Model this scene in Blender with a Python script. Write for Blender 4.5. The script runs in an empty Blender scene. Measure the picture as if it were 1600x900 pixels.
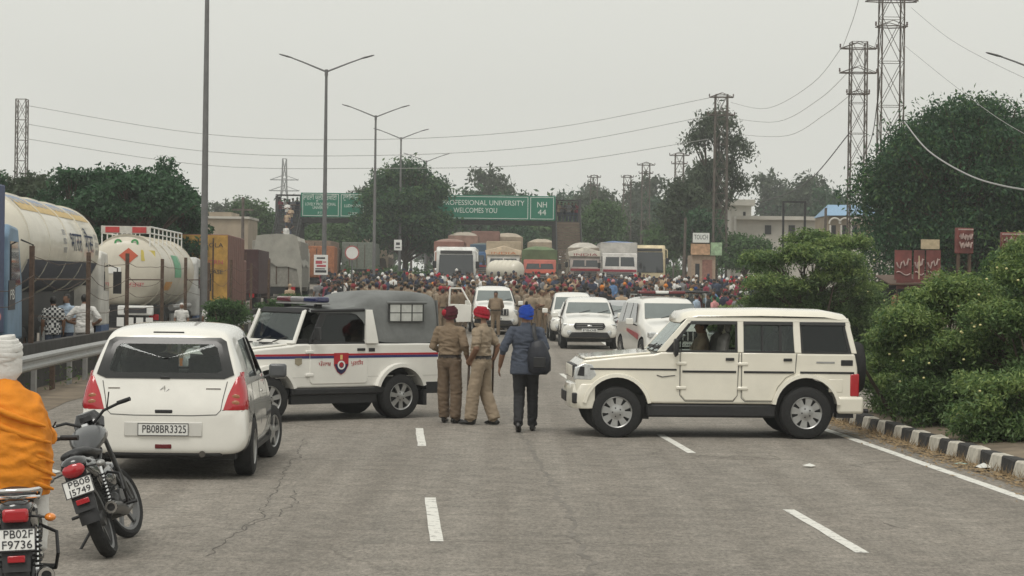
import bpy, bmesh, math, random
import numpy as np
from mathutils import Vector, Matrix, noise
R = math.radians
PI = math.pi
rnd = random.Random(7)
sc = bpy.context.scene
COL = sc.collection

# ------------------------------------------------------------------ camera
FPX, HCAM, ROLL = 3300.0, 2.15, R(0.7)      # focal length in photo pixels, eye height, slight hand-held roll
cam_d = bpy.data.cameras.new('camera'); cam = bpy.data.objects.new('camera', cam_d); COL.objects.link(cam)
cam_d.sensor_width = 36.0; cam_d.lens = 36.0 * FPX / 1600.0; cam_d.shift_y = -10.0 / 1600.0
cam_d.clip_start = 0.1; cam_d.clip_end = 4000
cam.matrix_world = Matrix.Translation((0, 0, HCAM)) @ Matrix.Rotation(R(90), 4, 'X') @ Matrix.Rotation(ROLL, 4, 'Z')
sc.camera = cam
# ------------------------------------------------------------------ overcast sky and soft sun
w = bpy.data.worlds.new('World'); sc.world = w; w.use_nodes = True
nt = w.node_tree; nt.nodes.clear()
sky = nt.nodes.new('ShaderNodeTexSky'); sky.sky_type = 'NISHITA'; sky.sun_disc = False
SUN_EL, SUN_AZ = 62.0, 200.0                # azimuth clockwise from +Y: sun behind the camera, a little to the left
sky.sun_elevation = R(SUN_EL); sky.sun_rotation = R(SUN_AZ); sky.dust_density = 6.0; sky.air_density = 1.5
mx = nt.nodes.new('ShaderNodeMix'); mx.data_type = 'RGBA'; mx.inputs['Factor'].default_value = 0.93
nt.links.new(sky.outputs[0], mx.inputs['A']); mx.inputs['B'].default_value = (8.6, 8.6, 7.95, 1)
bg = nt.nodes.new('ShaderNodeBackground'); bg.inputs['Strength'].default_value = 0.1
wo = nt.nodes.new('ShaderNodeOutputWorld')
nt.links.new(mx.outputs['Result'], bg.inputs['Color']); nt.links.new(bg.outputs[0], wo.inputs['Surface'])
sl = bpy.data.lights.new('sun', 'SUN'); sl.energy = 1.5; sl.angle = R(25); sl.color = (1.0, 0.965, 0.91)
sun = bpy.data.objects.new('sun', sl); COL.objects.link(sun)
sd = Vector((math.sin(R(SUN_AZ)) * math.cos(R(SUN_EL)), math.cos(R(SUN_AZ)) * math.cos(R(SUN_EL)), math.sin(R(SUN_EL))))
sun.rotation_euler = sd.to_track_quat('Z', 'Y').to_euler(); sun.location = (0, -20, 40)
sc.view_settings.view_transform = 'Standard'; sc.view_settings.look = 'None'
sc.view_settings.gamma = 1; sc.view_settings.exposure = 0.0; sc.view_settings.use_curve_mapping = False
sc.render.engine = 'CYCLES'
sc.cycles.volume_step_rate = 4
sc.cycles.max_bounces = 8; sc.cycles.transparent_max_bounces = 12; sc.cycles.volume_bounces = 0

# ------------------------------------------------------------------ geometry of the place
def sstep(a, b, x):
    t = min(1.0, max(0.0, (x - a) / (b - a))); return t * t * (3 - 2 * t)
def gz(d):                                   # the highway climbs gently beyond 45 m
    return 2.3 * sstep(68, 200, d)
def cx(d):                                   # plan curve of the carriageway
    if d < 35: return -0.055 * d
    if d < 80: return -1.925 - 0.055 * (d - 35) + 0.055 * (d - 35) ** 2 / 90.0
    return -3.1625
def PX(px, py, d):                           # survey: sight line of the photograph at depth d -> metres
    u, v = (px - 800) / FPX, -(py - 440) / FPX
    return Vector(((u * math.cos(ROLL) - v * math.sin(ROLL)) * d, d, HCAM + (u * math.sin(ROLL) + v * math.cos(ROLL)) * d))
def gx(px, d):                               # x of a thing standing on the ground at depth d
    v = -(HCAM - gz(d)) / d
    return ((px - 800) / FPX) * d - v * d * math.sin(ROLL)

# ------------------------------------------------------------------ materials
MATS = {}
def mat(name, col, rough=0.6, metal=0.0, var=0.12, scale=6.0, bump=0.0, coat=0.0, spec=0.5, emit=None, detail=4.0, bscale=None, sss=0):
    if name in MATS: return MATS[name]
    m = bpy.data.materials.new(name); m.use_nodes = True; n = m.node_tree; b = n.nodes['Principled BSDF']
    b.inputs['Roughness'].default_value = rough; b.inputs['Metallic'].default_value = metal
    b.inputs['Coat Weight'].default_value = coat; b.inputs['Specular IOR Level'].default_value = spec
    c = (*col, 1)
    if var > 0 or bump > 0:
        tc = n.nodes.new('ShaderNodeTexCoord'); nz = n.nodes.new('ShaderNodeTexNoise')
        nz.inputs['Scale'].default_value = scale; nz.inputs['Detail'].default_value = detail; nz.inputs['Roughness'].default_value = 0.65
        n.links.new(tc.outputs['Object'], nz.inputs['Vector'])
        rp = n.nodes.new('ShaderNodeValToRGB')
        rp.color_ramp.elements[0].position = 0.3; rp.color_ramp.elements[1].position = 0.7
        rp.color_ramp.elements[0].color = (*[x * (1 - var) for x in col], 1)
        rp.color_ramp.elements[1].color = (*[min(1, x * (1 + var)) for x in col], 1)
        n.links.new(nz.outputs['Fac'], rp.inputs['Fac']); n.links.new(rp.outputs['Color'], b.inputs['Base Color'])
        if bump > 0:
            bp = n.nodes.new('ShaderNodeBump'); bp.inputs['Strength'].default_value = bump; bp.inputs['Distance'].default_value = 0.02
            if bscale:
                n2 = n.nodes.new('ShaderNodeTexNoise'); n2.inputs['Scale'].default_value = bscale; n2.inputs['Detail'].default_value = 3
                n.links.new(tc.outputs['Object'], n2.inputs['Vector']); n.links.new(n2.outputs['Fac'], bp.inputs['Height'])
            else: n.links.new(nz.outputs['Fac'], bp.inputs['Height'])
            n.links.new(bp.outputs['Normal'], b.inputs['Normal'])
    else: b.inputs['Base Color'].default_value = c
    if emit: b.inputs['Emission Color'].default_value = (*emit[:3], 1); b.inputs['Emission Strength'].default_value = emit[3]
    MATS[name] = m; return m
def glass_mat(name, tint=(0.25, 0.28, 0.28)):
    if name in MATS: return MATS[name]
    m = bpy.data.materials.new(name); m.use_nodes = True; n = m.node_tree; n.nodes.clear()
    tr = n.nodes.new('ShaderNodeBsdfTransparent'); tr.inputs[0].default_value = (*tint, 1)
    gl = n.nodes.new('ShaderNodeBsdfGlossy'); gl.inputs['Roughness'].default_value = 0.03; gl.inputs[0].default_value = (0.9, 0.95, 0.95, 1)
    fr = n.nodes.new('ShaderNodeFresnel'); fr.inputs[0].default_value = 1.52
    mxs = n.nodes.new('ShaderNodeMixShader'); o = n.nodes.new('ShaderNodeOutputMaterial')
    ge = n.nodes.new('ShaderNodeNewGeometry'); ma = n.nodes.new('ShaderNodeMath'); ma.operation = 'MULTIPLY_ADD'; ma.inputs[1].default_value = 1 / 1.52 - 1.52; ma.inputs[2].default_value = 1.52
    n.links.new(ge.outputs['Backfacing'], ma.inputs[0]); n.links.new(ma.outputs[0], fr.inputs[0])
    n.links.new(fr.outputs[0], mxs.inputs[0]); n.links.new(tr.outputs[0], mxs.inputs[1]); n.links.new(gl.outputs[0], mxs.inputs[2])
    n.links.new(mxs.outputs[0], o.inputs[0]); MATS[name] = m; return m
def leaf_mat(name, c1, c2, rough=0.55):
    if name in MATS: return MATS[name]
    m = bpy.data.materials.new(name); m.use_nodes = True; n = m.node_tree; b = n.nodes['Principled BSDF']
    g = n.nodes.new('ShaderNodeNewGeometry'); rp = n.nodes.new('ShaderNodeValToRGB')
    rp.color_ramp.elements[0].color = (*c1, 1); rp.color_ramp.elements[1].color = (*c2, 1)
    n.links.new(g.outputs['Random Per Island'], rp.inputs['Fac']); n.links.new(rp.outputs['Color'], b.inputs['Base Color'])
    b.inputs['Roughness'].default_value = rough; b.inputs['Specular IOR Level'].default_value = 0.3
    tl = n.nodes.new('ShaderNodeBsdfTranslucent'); n.links.new(rp.outputs['Color'], tl.inputs['Color'])
    ms = n.nodes.new('ShaderNodeMixShader'); ms.inputs[0].default_value = 0.36
    o = n.nodes['Material Output']
    n.links.new(b.outputs[0], ms.inputs[1]); n.links.new(tl.outputs[0], ms.inputs[2]); n.links.new(ms.outputs[0], o.inputs['Surface'])
    MATS[name] = m; return m

WHITE = mat('white_paint', (0.78, 0.765, 0.71), 0.22, var=0.055, scale=2.6, coat=0.9, detail=8)
CREAMW = mat('cream_white_paint', (0.79, 0.755, 0.65), 0.20, var=0.055, scale=2.6, coat=0.9, detail=8)
BLACK = mat('black_plastic', (0.018, 0.018, 0.019), 0.55, var=0.2, scale=20)
DARKI = mat('dark_interior', (0.03, 0.03, 0.03), 0.8, var=0.2)
TYRE = mat('tyre_rubber', (0.016, 0.016, 0.016), 0.85, var=0.3, scale=30, bump=0.3, bscale=60)
SILVER = mat('silver_rim', (0.42, 0.42, 0.41), 0.36, 0.7, var=0.1, scale=15)
CHROME = mat('chrome', (0.75, 0.75, 0.75), 0.12, 1.0, var=0.03)
GREYM = mat('galvanised_steel', (0.36, 0.36, 0.35), 0.5, 0.55, var=0.15, scale=8)
POLE = mat('lamp_pole_steel', (0.16, 0.16, 0.16), 0.6, 0.3, var=0.15, scale=4)
RUST = mat('rusted_steel', (0.10, 0.065, 0.045), 0.8, 0.2, var=0.4, scale=9, bump=0.2)
REDL = mat('red_lens', (0.42, 0.012, 0.02), 0.15, var=0.1, coat=0.8)
AMBER = mat('amber_lens', (0.7, 0.22, 0.02), 0.15, var=0.1, coat=0.8)
CLEARL = mat('headlamp_lens', (0.62, 0.64, 0.64), 0.08, 0.4, var=0.2, scale=20, coat=1)
PLATEW = mat('plate_white', (0.75, 0.75, 0.72), 0.4, var=0.04)
PLATEK = mat('plate_black_letters', (0.015, 0.015, 0.02), 0.5, var=0)
GLASS = glass_mat('window_glass', (0.30, 0.33, 0.32))
GLASSD = glass_mat('tinted_window_glass', (0.07, 0.08, 0.08))
GLASSC = glass_mat('clear_window_glass', (0.62, 0.66, 0.64))
SEAT = mat('grey_seat_cloth', (0.12, 0.12, 0.115), 0.9, var=0.2, scale=12)
SKIN = mat('brown_skin', (0.20, 0.105, 0.062), 0.55, var=0.1, scale=10)
HAIR = mat('black_hair', (0.012, 0.011, 0.010), 0.6, var=0.2, scale=40)

# ------------------------------------------------------------------ mesh builder
class MB:
    def __init__(s): s.v = []; s.f = []; s.m = []; s.k = 0
    def add(s, vs, fs):
        b = len(s.v); s.v.extend([tuple(v) for v in vs]); s.f.extend([tuple(i + b for i in f) for f in fs]); s.m.extend([s.k] * len(fs)); return s
    def box(s, x0, x1, y0, y1, z0, z1, rot=None):
        vs = [Vector((x, y, z)) for x in (x0, x1) for y in (y0, y1) for z in (z0, z1)]
        if rot is not None:
            c = Vector(((x0 + x1) / 2, (y0 + y1) / 2, (z0 + z1) / 2)); vs = [rot @ (v - c) + c for v in vs]
        return s.add(vs, [(0, 1, 3, 2), (4, 6, 7, 5), (0, 4, 5, 1), (2, 3, 7, 6), (0, 2, 6, 4), (1, 5, 7, 3)])
    def prism(s, poly, y0, y1, ax='y', y0f=None):
        # polygon in (a,b) extruded along the third axis
        n = len(poly)
        def mk(a, b, t): return (a, t, b) if ax == 'y' else ((t, a, b) if ax == 'x' else (a, b, t))
        vs = [mk(a, b, y0) for a, b in poly] + [mk(a, b, y1) for a, b in poly]
        fs = [tuple(range(n)), tuple(range(2 * n - 1, n - 1, -1))] + [(i, i + n, (i + 1) % n + n, (i + 1) % n) for i in range(n)]
        return s.add(vs, fs)
    def panel(s, q, t):
        # quad (or polygon) of points thickened by vector t
        n = len(q); q = [Vector(p) for p in q]; t = Vector(t)
        vs = q + [p + t for p in q]
        fs = [tuple(range(n)), tuple(range(2 * n - 1, n - 1, -1))] + [(i, i + n, (i + 1) % n + n, (i + 1) % n) for i in range(n)]
        return s.add(vs, fs)
    def poly(s, q): return s.add(q, [tuple(range(len(q)))])
    def tube(s, pts, r, n=8, cap=True):
        return s.loft(pts, [(r, r) if not hasattr(r, '__len__') else (r[i] if hasattr(r[i], '__len__') else (r[i], r[i])) for i in range(len(pts))], n, cap=cap)
    def loft(s, pts, rad, n=10, ref=None, cap=True):
        pts = [Vector(p) for p in pts]; m = len(pts); vs = []; prev = None
        for i, p in enumerate(pts):
            a = pts[max(0, i - 1)]; b = pts[min(m - 1, i + 1)]; t = (b - a)
            t = t.normalized() if t.length > 1e-9 else Vector((0, 0, 1))
            if ref is not None: sd_ = Vector(ref)
            elif prev is not None: sd_ = prev
            else: sd_ = Vector((1, 0, 0)) if abs(t.x) < 0.8 else Vector((0, 1, 0))
            sd_ = sd_ - sd_.dot(t) * t
            sd_ = sd_.normalized() if sd_.length > 1e-6 else t.orthogonal().normalized()
            prev = sd_; fr = t.cross(sd_)
            for k in range(n):
                an = 2 * PI * k / n; vs.append(p + sd_ * math.cos(an) * rad[i][0] + fr * math.sin(an) * rad[i][1])
        fs = [(i * n + k, i * n + (k + 1) % n, (i + 1) * n + (k + 1) % n, (i + 1) * n + k) for i in range(m - 1) for k in range(n)]
        if cap: fs += [tuple(range(n - 1, -1, -1)), tuple(range((m - 1) * n, m * n))]
        return s.add(vs, fs)
    def ell(s, c, r, n=12, m=8, rot=None):
        vs = []; c = Vector(c)
        for i in range(1, m):
            th = PI * i / m
            for k in range(n):
                ph = 2 * PI * k / n; v = Vector((r[0] * math.sin(th) * math.cos(ph), r[1] * math.sin(th) * math.sin(ph), r[2] * math.cos(th)))
                vs.append(c + (rot @ v if rot is not None else v))
        tp = Vector((0, 0, r[2])); vs.append(c + (rot @ tp if rot is not None else tp)); vs.append(c - (rot @ tp if rot is not None else tp))
        T = (m - 1) * n; fs = [(i * n + k, (i + 1) * n + k, (i + 1) * n + (k + 1) % n, i * n + (k + 1) % n) for i in range(m - 2) for k in range(n)]
        fs += [(T, k, (k + 1) % n) for k in range(n)] + [(T + 1, (m - 2) * n + (k + 1) % n, (m - 2) * n + k) for k in range(n)]
        return s.add(vs, fs)
    def lathe(s, prof, c, ax='y', n=28, closed=True):
        # prof: (radius, offset along axis)
        c = Vector(c); m = len(prof); vs = []
        for r, t in prof:
            for k in range(n):
                a = 2 * PI * k / n; u, v_ = r * math.cos(a), r * math.sin(a)
                vs.append(c + (Vector((u, t, v_)) if ax == 'y' else Vector((t, u, v_)) if ax == 'x' else Vector((u, v_, t))))
        e = m if closed else m - 1
        fs = [(i * n + k, i * n + (k + 1) % n, ((i + 1) % m) * n + (k + 1) % n, ((i + 1) % m) * n + k) for i in range(e) for k in range(n)]
        return s.add(vs, fs)
    def cyl(s, p0, p1, r0, r1=None, n=12): return s.loft([p0, p1], [(r0, r0), (r1 if r1 is not None else r0,) * 2], n)
    def mesh(s, name='m', mats=(), smooth=40):
        me = bpy.data.meshes.new(name); me.from_pydata(s.v, [], s.f)
        for m_ in mats: me.materials.append(m_)
        if len(mats) > 1: me.polygons.foreach_set('material_index', s.m)
        bm = bmesh.new(); bm.from_mesh(me); bmesh.ops.recalc_face_normals(bm, faces=bm.faces); bm.to_mesh(me); bm.free()
        if smooth:
            me.polygons.foreach_set('use_smooth', [True] * len(me.polygons)); me.set_sharp_from_angle(angle=R(smooth))
        me.update(); return me
    def build(s, name, mats, parent=None, smooth=40, bevel=0.0, seg=2, loc=None):
        if not isinstance(mats, (list, tuple)): mats = [mats]
        o = bpy.data.objects.new(name, s.mesh(name, mats, smooth)); COL.objects.link(o)
        if parent is not None: o.parent = parent
        if loc is not None: o.location = loc
        if bevel > 0:
            b = o.modifiers.new('bevel', 'BEVEL'); b.width = bevel; b.segments = seg; b.limit_method = 'ANGLE'; b.angle_limit = R(35)
        return o
def B(*a, **k): return MB().box(*a, **k)
def tag(o, label=None, cat=None, group=None, kind=None):
    if label: o['label'] = label
    if cat: o['category'] = cat
    if group: o['group'] = group
    if kind: o['kind'] = kind
    return o
def thing(name, label, cat, loc=(0, 0, 0), rz=0.0, group=None):
    o = bpy.data.objects.new(name, None); COL.objects.link(o); o.location = loc; o.rotation_euler = (0, 0, rz)
    o.empty_display_size = 0.3
    return tag(o, label, cat, group)
def add_mesh(name, me, parent=None, loc=None, rz=None):
    o = bpy.data.objects.new(name, me); COL.objects.link(o)
    if parent is not None: o.parent = parent
    if loc is not None: o.location = loc
    if rz is not None: o.rotation_euler = (0, 0, rz)
    return o
def copy_tree(o, parent=None):
    c = o.copy(); COL.objects.link(c); c.parent = parent
    for ch in list(o.children): copy_tree(ch, c)
    return c
def evalmesh(o):
    dg = bpy.context.evaluated_depsgraph_get(); return bpy.data.meshes.new_from_object(o.evaluated_get(dg))
def text(name, s, size, m, parent, loc, face='-y', width=None, extrude=0.002, align='CENTER', spacing=1.0, rz=None, lean=0):
    cu = bpy.data.curves.new(name, 'FONT'); cu.body = s; cu.size = size; cu.align_x = align; cu.align_y = 'CENTER'; cu.extrude = extrude
    cu.space_character = spacing; cu.shear = lean; cu.resolution_u = 3
    t = bpy.data.objects.new(name, cu); COL.objects.link(t); bpy.context.view_layer.update()
    me = bpy.data.meshes.new_from_object(t.evaluated_get(bpy.context.evaluated_depsgraph_get())); bpy.data.objects.remove(t)
    xs = [v.co.x for v in me.vertices]
    o = bpy.data.objects.new(name, me); COL.objects.link(o); me.materials.clear(); me.materials.append(m)
    k = 1.0
    if width and xs: k = width / max(1e-6, max(xs) - min(xs))
    rot = {'-y': Matrix.Rotation(R(90), 3, 'X'), '+y': Matrix.Rotation(PI, 3, 'Z') @ Matrix.Rotation(R(90), 3, 'X'),
           '-x': Matrix.Rotation(R(-90), 3, 'Z') @ Matrix.Rotation(R(90), 3, 'X'), '+x': Matrix.Rotation(R(90), 3, 'Z') @ Matrix.Rotation(R(90), 3, 'X'), 'z': Matrix.Identity(3)}[face]
    for v in me.vertices: v.co = rot @ Vector((v.co.x * k, v.co.y, v.co.z))
    if rz is not None: o.rotation_euler = (0, 0, rz)
    o.parent = parent; o.location = loc; return o
# ------------------------------------------------------------------ ground, carriageways, markings
def strip(name, f0, f1, d0, d1, z, m, step=2.0, parent=None):
    mb = MB(); n = max(1, int(math.ceil((d1 - d0) / step))); vs = []
    for i in range(n + 1):
        d = d0 + (d1 - d0) * i / n; vs += [(f0(d), d, gz(d) + z), (f1(d), d, gz(d) + z)]
    mb.add(vs, [(2 * i, 2 * i + 1, 2 * i + 3, 2 * i + 2) for i in range(n)])
    return mb.build(name, m, parent, smooth=0)
def dirt_mat():
    m = mat('dusty_verge_soil', (0.17, 0.135, 0.095), 0.95, var=0.4, scale=1.3, bump=0.6, detail=9, bscale=12); return m
def asphalt_mat(name, base, warm):
    m = bpy.data.materials.new(name); m.use_nodes = True; n = m.node_tree; b = n.nodes['Principled BSDF']; L = n.links
    b.inputs['Roughness'].default_value = 0.88; b.inputs['Specular IOR Level'].default_value = 0.25
    tc = n.nodes.new('ShaderNodeTexCoord')
    def nz(s, det, rg=0.6, map_=None):
        t = n.nodes.new('ShaderNodeTexNoise'); t.inputs['Scale'].default_value = s; t.inputs['Detail'].default_value = det; t.inputs['Roughness'].default_value = rg
        if map_:
            mp = n.nodes.new('ShaderNodeMapping'); mp.inputs['Scale'].default_value = map_; L.new(tc.outputs['Object'], mp.inputs[0]); L.new(mp.outputs[0], t.inputs['Vector'])
        else: L.new(tc.outputs['Object'], t.inputs['Vector'])
        return t
    def ramp(f, e):
        r = n.nodes.new('ShaderNodeValToRGB')
        for i, (p, c) in enumerate(e):
            el = r.color_ramp.elements[i] if i < 2 else r.color_ramp.elements.new(p)
            el.position = p; el.color = (*c, 1)
        L.new(f, r.inputs['Fac']); return r
    def mul(a, c, fac=1.0, typ='MULTIPLY'):
        x = n.nodes.new('ShaderNodeMix'); x.data_type = 'RGBA'; x.blend_type = typ; x.inputs['Factor'].default_value = fac
        L.new(a, x.inputs['A']); L.new(c, x.inputs['B']); return x.outputs['Result']
    fine = ramp(nz(24, 7, 0.9, (1, .4, 1)).outputs['Fac'], [(0.33, [x * 0.42 for x in base]), (0.68, [x * 1.6 for x in base])])
    big = ramp(nz(0.35, 5, 0.6, (1, 0.35, 1)).outputs['Fac'], [(0.3, (0.84, 0.83, 0.82)), (0.7, warm)])
    mid = ramp(nz(3.2, 6, 0.72).outputs['Fac'], [(0.36, (0.80, 0.80, 0.79)), (0.64, (1.16, 1.14, 1.12))])
    c = mul(mul(fine.outputs[0], big.outputs[0]), mid.outputs[0])
    # tyre-polished wheel paths and a dark seam run along the lanes
    streak = ramp(nz(0.9, 4, 0.6, (2.2, 0.03, 1)).outputs['Fac'], [(0.38, (0.84, 0.83, 0.82)), (0.6, (1.05, 1.05, 1.05))])
    c = mul(c, streak.outputs[0], 0.8)
    # cracks: thin dark lines of a distorted voronoi, only in some patches
    dn = nz(1.1, 5, 0.7); vm = n.nodes.new('ShaderNodeMix'); vm.data_type = 'RGBA'; vm.inputs['Factor'].default_value = 0.35
    L.new(tc.outputs['Object'], vm.inputs['A']); L.new(dn.outputs['Color'], vm.inputs['B'])
    vo = n.nodes.new('ShaderNodeTexVoronoi'); vo.feature = 'DISTANCE_TO_EDGE'; vo.inputs['Scale'].default_value = 0.75; L.new(vm.outputs['Result'], vo.inputs['Vector'])
    cr = ramp(vo.outputs['Distance'], [(0.0, (0.5, 0.49, 0.48)), (0.012, (1, 1, 1))])
    ms = ramp(nz(0.22, 2).outputs['Fac'], [(0.5, (0, 0, 0)), (0.62, (0.75, 0.75, 0.75))])
    x = n.nodes.new('ShaderNodeMix'); x.data_type = 'RGBA'; x.blend_type = 'MULTIPLY'; L.new(ms.outputs[0], x.inputs['Factor']); L.new(c, x.inputs['A']); L.new(cr.outputs[0], x.inputs['B'])
    L.new(x.outputs['Result'], b.inputs['Base Color'])
    bp = n.nodes.new('ShaderNodeBump'); bp.inputs['Strength'].default_value = 0.55; bp.inputs['Distance'].default_value = 0.012
    L.new(nz(70, 4, 0.7).outputs['Fac'], bp.inputs['Height']); L.new(bp.outputs[0], b.inputs['Normal'])
    return m
ASPH = asphalt_mat('worn_asphalt', (0.236, 0.221, 0.198), (1.12, 1.10, 1.08))
ASPH2 = asphalt_mat('service_asphalt', (0.215, 0.198, 0.176), (1.1, 1.09, 1.08))
DIRT = dirt_mat()
# one ground sheet to the horizon
mb = MB(); ys = [-30, 0, 20] + list(range(30, 206, 5)) + [260, 400, 800, 2500]; xs = [-2500, -600, -150, -60, -30, -12, 0, 12, 30, 60, 150, 600, 2500]
mb.add([(x, y, gz(y) - 0.03) for y in ys for x in xs], [(j * len(xs) + i, j * len(xs) + i + 1, (j + 1) * len(xs) + i + 1, (j + 1) * len(xs) + i) for j in range(len(ys) - 1) for i in range(len(xs) - 1)])
tag(mb.build('ground', DIRT, smooth=0), kind='structure')
XL = lambda off: (lambda d: off + cx(d))
tag(strip('road', XL(-5.6), XL(6.75), -20, 330, 0.0, ASPH), kind='structure')
tag(strip('opposite_carriageway', XL(-20.5), XL(-7.7), 5, 330, 0.0, ASPH2), kind='structure')
tag(strip('service_road', XL(9.9), XL(17.5), 5, 330, 0.004, ASPH2), kind='structure')
tag(strip('junction_apron', XL(6.754), XL(9.896), 35.5, 50, 0.002, ASPH2), kind='structure')
def paint_mat():
    m = bpy.data.materials.new('worn_road_paint'); m.use_nodes = True; n = m.node_tree; b = n.nodes['Principled BSDF']; L = n.links
    tc = n.nodes.new('ShaderNodeTexCoord'); t = n.nodes.new('ShaderNodeTexNoise'); t.inputs['Scale'].default_value = 9; t.inputs['Detail'].default_value = 8; t.inputs['Roughness'].default_value = 0.75
    L.new(tc.outputs['Object'], t.inputs['Vector']); r = n.nodes.new('ShaderNodeValToRGB')
    r.color_ramp.elements[0].position = 0.37; r.color_ramp.elements[0].color = (0.26, 0.25, 0.23, 1); r.color_ramp.elements[1].position = 0.47; r.color_ramp.elements[1].color = (0.66, 0.65, 0.60, 1)
    L.new(t.outputs['Fac'], r.inputs['Fac']); L.new(r.outputs[0], b.inputs['Base Color']); b.inputs['Roughness'].default_value = 0.8; return m
PAINT = paint_mat()
def marking(o0, o1, d0, d1, z=0.004):
    mb = MB(); n = max(1, int((d1 - d0) / 0.5)); vs = []
    for i in range(n + 1):
        d = d0 + (d1 - d0) * i / n; j = 0.012 * noise.noise((d * 2, o0, 0)); vs += [(o0 + cx(d) + j, d, gz(d) + z), (o1 + cx(d) + j * 0.6, d, gz(d) + z)]
    mb.add(vs, [(2 * i, 2 * i + 1, 2 * i + 3, 2 * i + 2) for i in range(n)])
    return mb.build('lane_marking', PAINT, None, smooth=0)
for k in range(9):
    d0 = 17.4 + k * 10.0
    tag(marking(0.31, 0.42, d0, d0 + (3.3 if k else 3.5)), kind='structure')
    tag(marking(3.73, 3.84, 17.0 + k * 9.8, 20.2 + k * 9.8), kind='structure')
tag(marking(6.36, 6.50, 15.0, 34.5), kind='structure'); tag(marking(6.36, 6.50, 50.0, 110), kind='structure')
tag(marking(-5.0, -4.86, 62.0, 110), kind='structure')
# patched seam down the right lane and repaired cracks of bitumen
SEAM = mat('bitumen_seam', (0.085, 0.077, 0.066), 0.9, var=0.3, scale=4)
def crack(pts, wid, name='road_crack', m=None):
    rr = random.Random(int(pts[0][0] * 100) + int(pts[0][1] * 7)); mb = MB(); vs = []; path = []
    for (a, b) in zip(pts[:-1], pts[1:]):
        n = max(2, int(math.dist(a, b) / 0.10))
        for i in range(n): path.append((a[0] + (b[0] - a[0]) * i / n, a[1] + (b[1] - a[1]) * i / n))
    for i, (x, y) in enumerate(path):
        jx = 0.10 * noise.noise((x * 3, y * 1.5, 1)) + 0.05 * noise.noise((x * 9, y * 9, 2)) + rr.uniform(-.010, .010); ww = wid * rr.uniform(0.25, 1.2); vs += [(x + jx - ww / 2, y, 0.002 + gz(y)), (x + jx + ww / 2, y, 0.002 + gz(y))]
    mb.add(vs, [(2 * i, 2 * i + 1, 2 * i + 3, 2 * i + 2) for i in range(len(path) - 1)])
    return tag(mb.build(name, m or SEAM, None, smooth=0), kind='structure')
crack([(-2.35, 16.3), (-2.25, 19), (-2.45, 22), (-2.55, 25), (-2.75, 28.5)], 0.015)
crack([(-2.28, 18), (-2.05, 20), (-2.2, 21.6)], 0.014)
crack([(0.62, 14.5), (0.55, 20), (0.40, 24), (0.2, 29), (-.1, 36)], 0.06, 'road_seam', mat('faded_seam', (0.165, 0.150, 0.130), 0.9, var=0.25, scale=3))
crack([(0.8, 25), (1.5, 24.4), (1.9, 25.2)], 0.012)
crack([(2.9, 19.6), (3.4, 19.2), (3.6, 18.6)], 0.013)
crack([(-0.2, 16.6), (0.6, 16.4), (1.3, 16.8)], 0.009)
# ------------------------------------------------------------------ separator with painted kerb stones
def sep(d0, d1, nm):
    mb = MB(); n = int((d1 - d0) / 1.0); vs = []
    for i in range(n + 1):
        d = d0 + (d1 - d0) * i / n; vs += [(7.25 + cx(d), d, gz(d) + 0.11), (8.5 + cx(d), d, gz(d) + 0.2), (9.75 + cx(d), d, gz(d) + 0.11)]
    mb.add(vs, [(3 * i + j, 3 * i + j + 1, 3 * i + j + 4, 3 * i + j + 3) for i in range(n) for j in (0, 1)])
    mb.box(7.25 + cx(d1), 9.75 + cx(d1), d1 - 0.1, d1, gz(d1) - 0.05, gz(d1) + 0.109)
    return tag(mb.build('median_soil', DIRT), kind='structure')
sep(6, 34.6, 'a'); sep(50, 125, 'b')
KW = mat('kerb_white_paint', (0.52, 0.49, 0.42), 0.9, var=0.35, scale=7, bump=0.5, detail=8)
KB = mat('kerb_black_paint', (0.035, 0.034, 0.033), 0.9, var=0.5, scale=7, bump=0.5, detail=8)
kerb = tag(bpy.data.objects.new('kerb', None), kind='structure'); COL.objects.link(kerb)
def stone_mesh(nm, m, seed):
    rr = random.Random(seed); j = lambda a: a + rr.uniform(-.012, .012); mb = MB()
    vs = [(j(-.11), j(-.235), -.04), (j(.11), j(-.235), -.04), (j(.11), j(.235), -.04), (j(-.11), j(.235), -.04), (j(-.07), j(-.23), j(.19)), (j(.10), j(-.23), j(.19)), (j(.10), j(.23), j(.19)), (j(-.07), j(.23), j(.19))]
    mb.add(vs, [(0, 3, 2, 1), (4, 5, 6, 7), (0, 1, 5, 4), (1, 2, 6, 5), (2, 3, 7, 6), (3, 0, 4, 7)])
    me = mb.mesh(nm, [m], 0); bm = bmesh.new(); bm.from_mesh(me); bmesh.ops.bevel(bm, geom=bm.edges[:], offset=0.018, segments=1, affect='EDGES'); bm.to_mesh(me); bm.free(); return me
sm = [[stone_mesh('kerb_stone', KW, i) for i in range(4)], [stone_mesh('kerb_stone', KB, i + 9) for i in range(4)]]
d = 16.0; i = 0
while d < 34.8:
    o = add_mesh('kerb_stone', sm[i % 2][rnd.randrange(4)], kerb, (7.16 + cx(d) + rnd.uniform(-.015, .015), d, gz(d) + rnd.uniform(-.015, .015)), rnd.uniform(-.03, .03) + 0.055)
    o.scale.y = 1.0; d += 0.49; i += 1
for k in range(6): add_mesh('kerb_stone', sm[(i + k) % 2][k % 4], kerb, (7.45 + cx(34.9) + k * 0.47, 34.9 + 0.03 * k, 0), PI / 2)
d = 50.2
while d < 66:
    add_mesh('kerb_stone', sm[i % 2][rnd.randrange(4)], kerb, (7.16 + cx(d), d, gz(d)), 0.04); d += 0.49; i += 1
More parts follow.
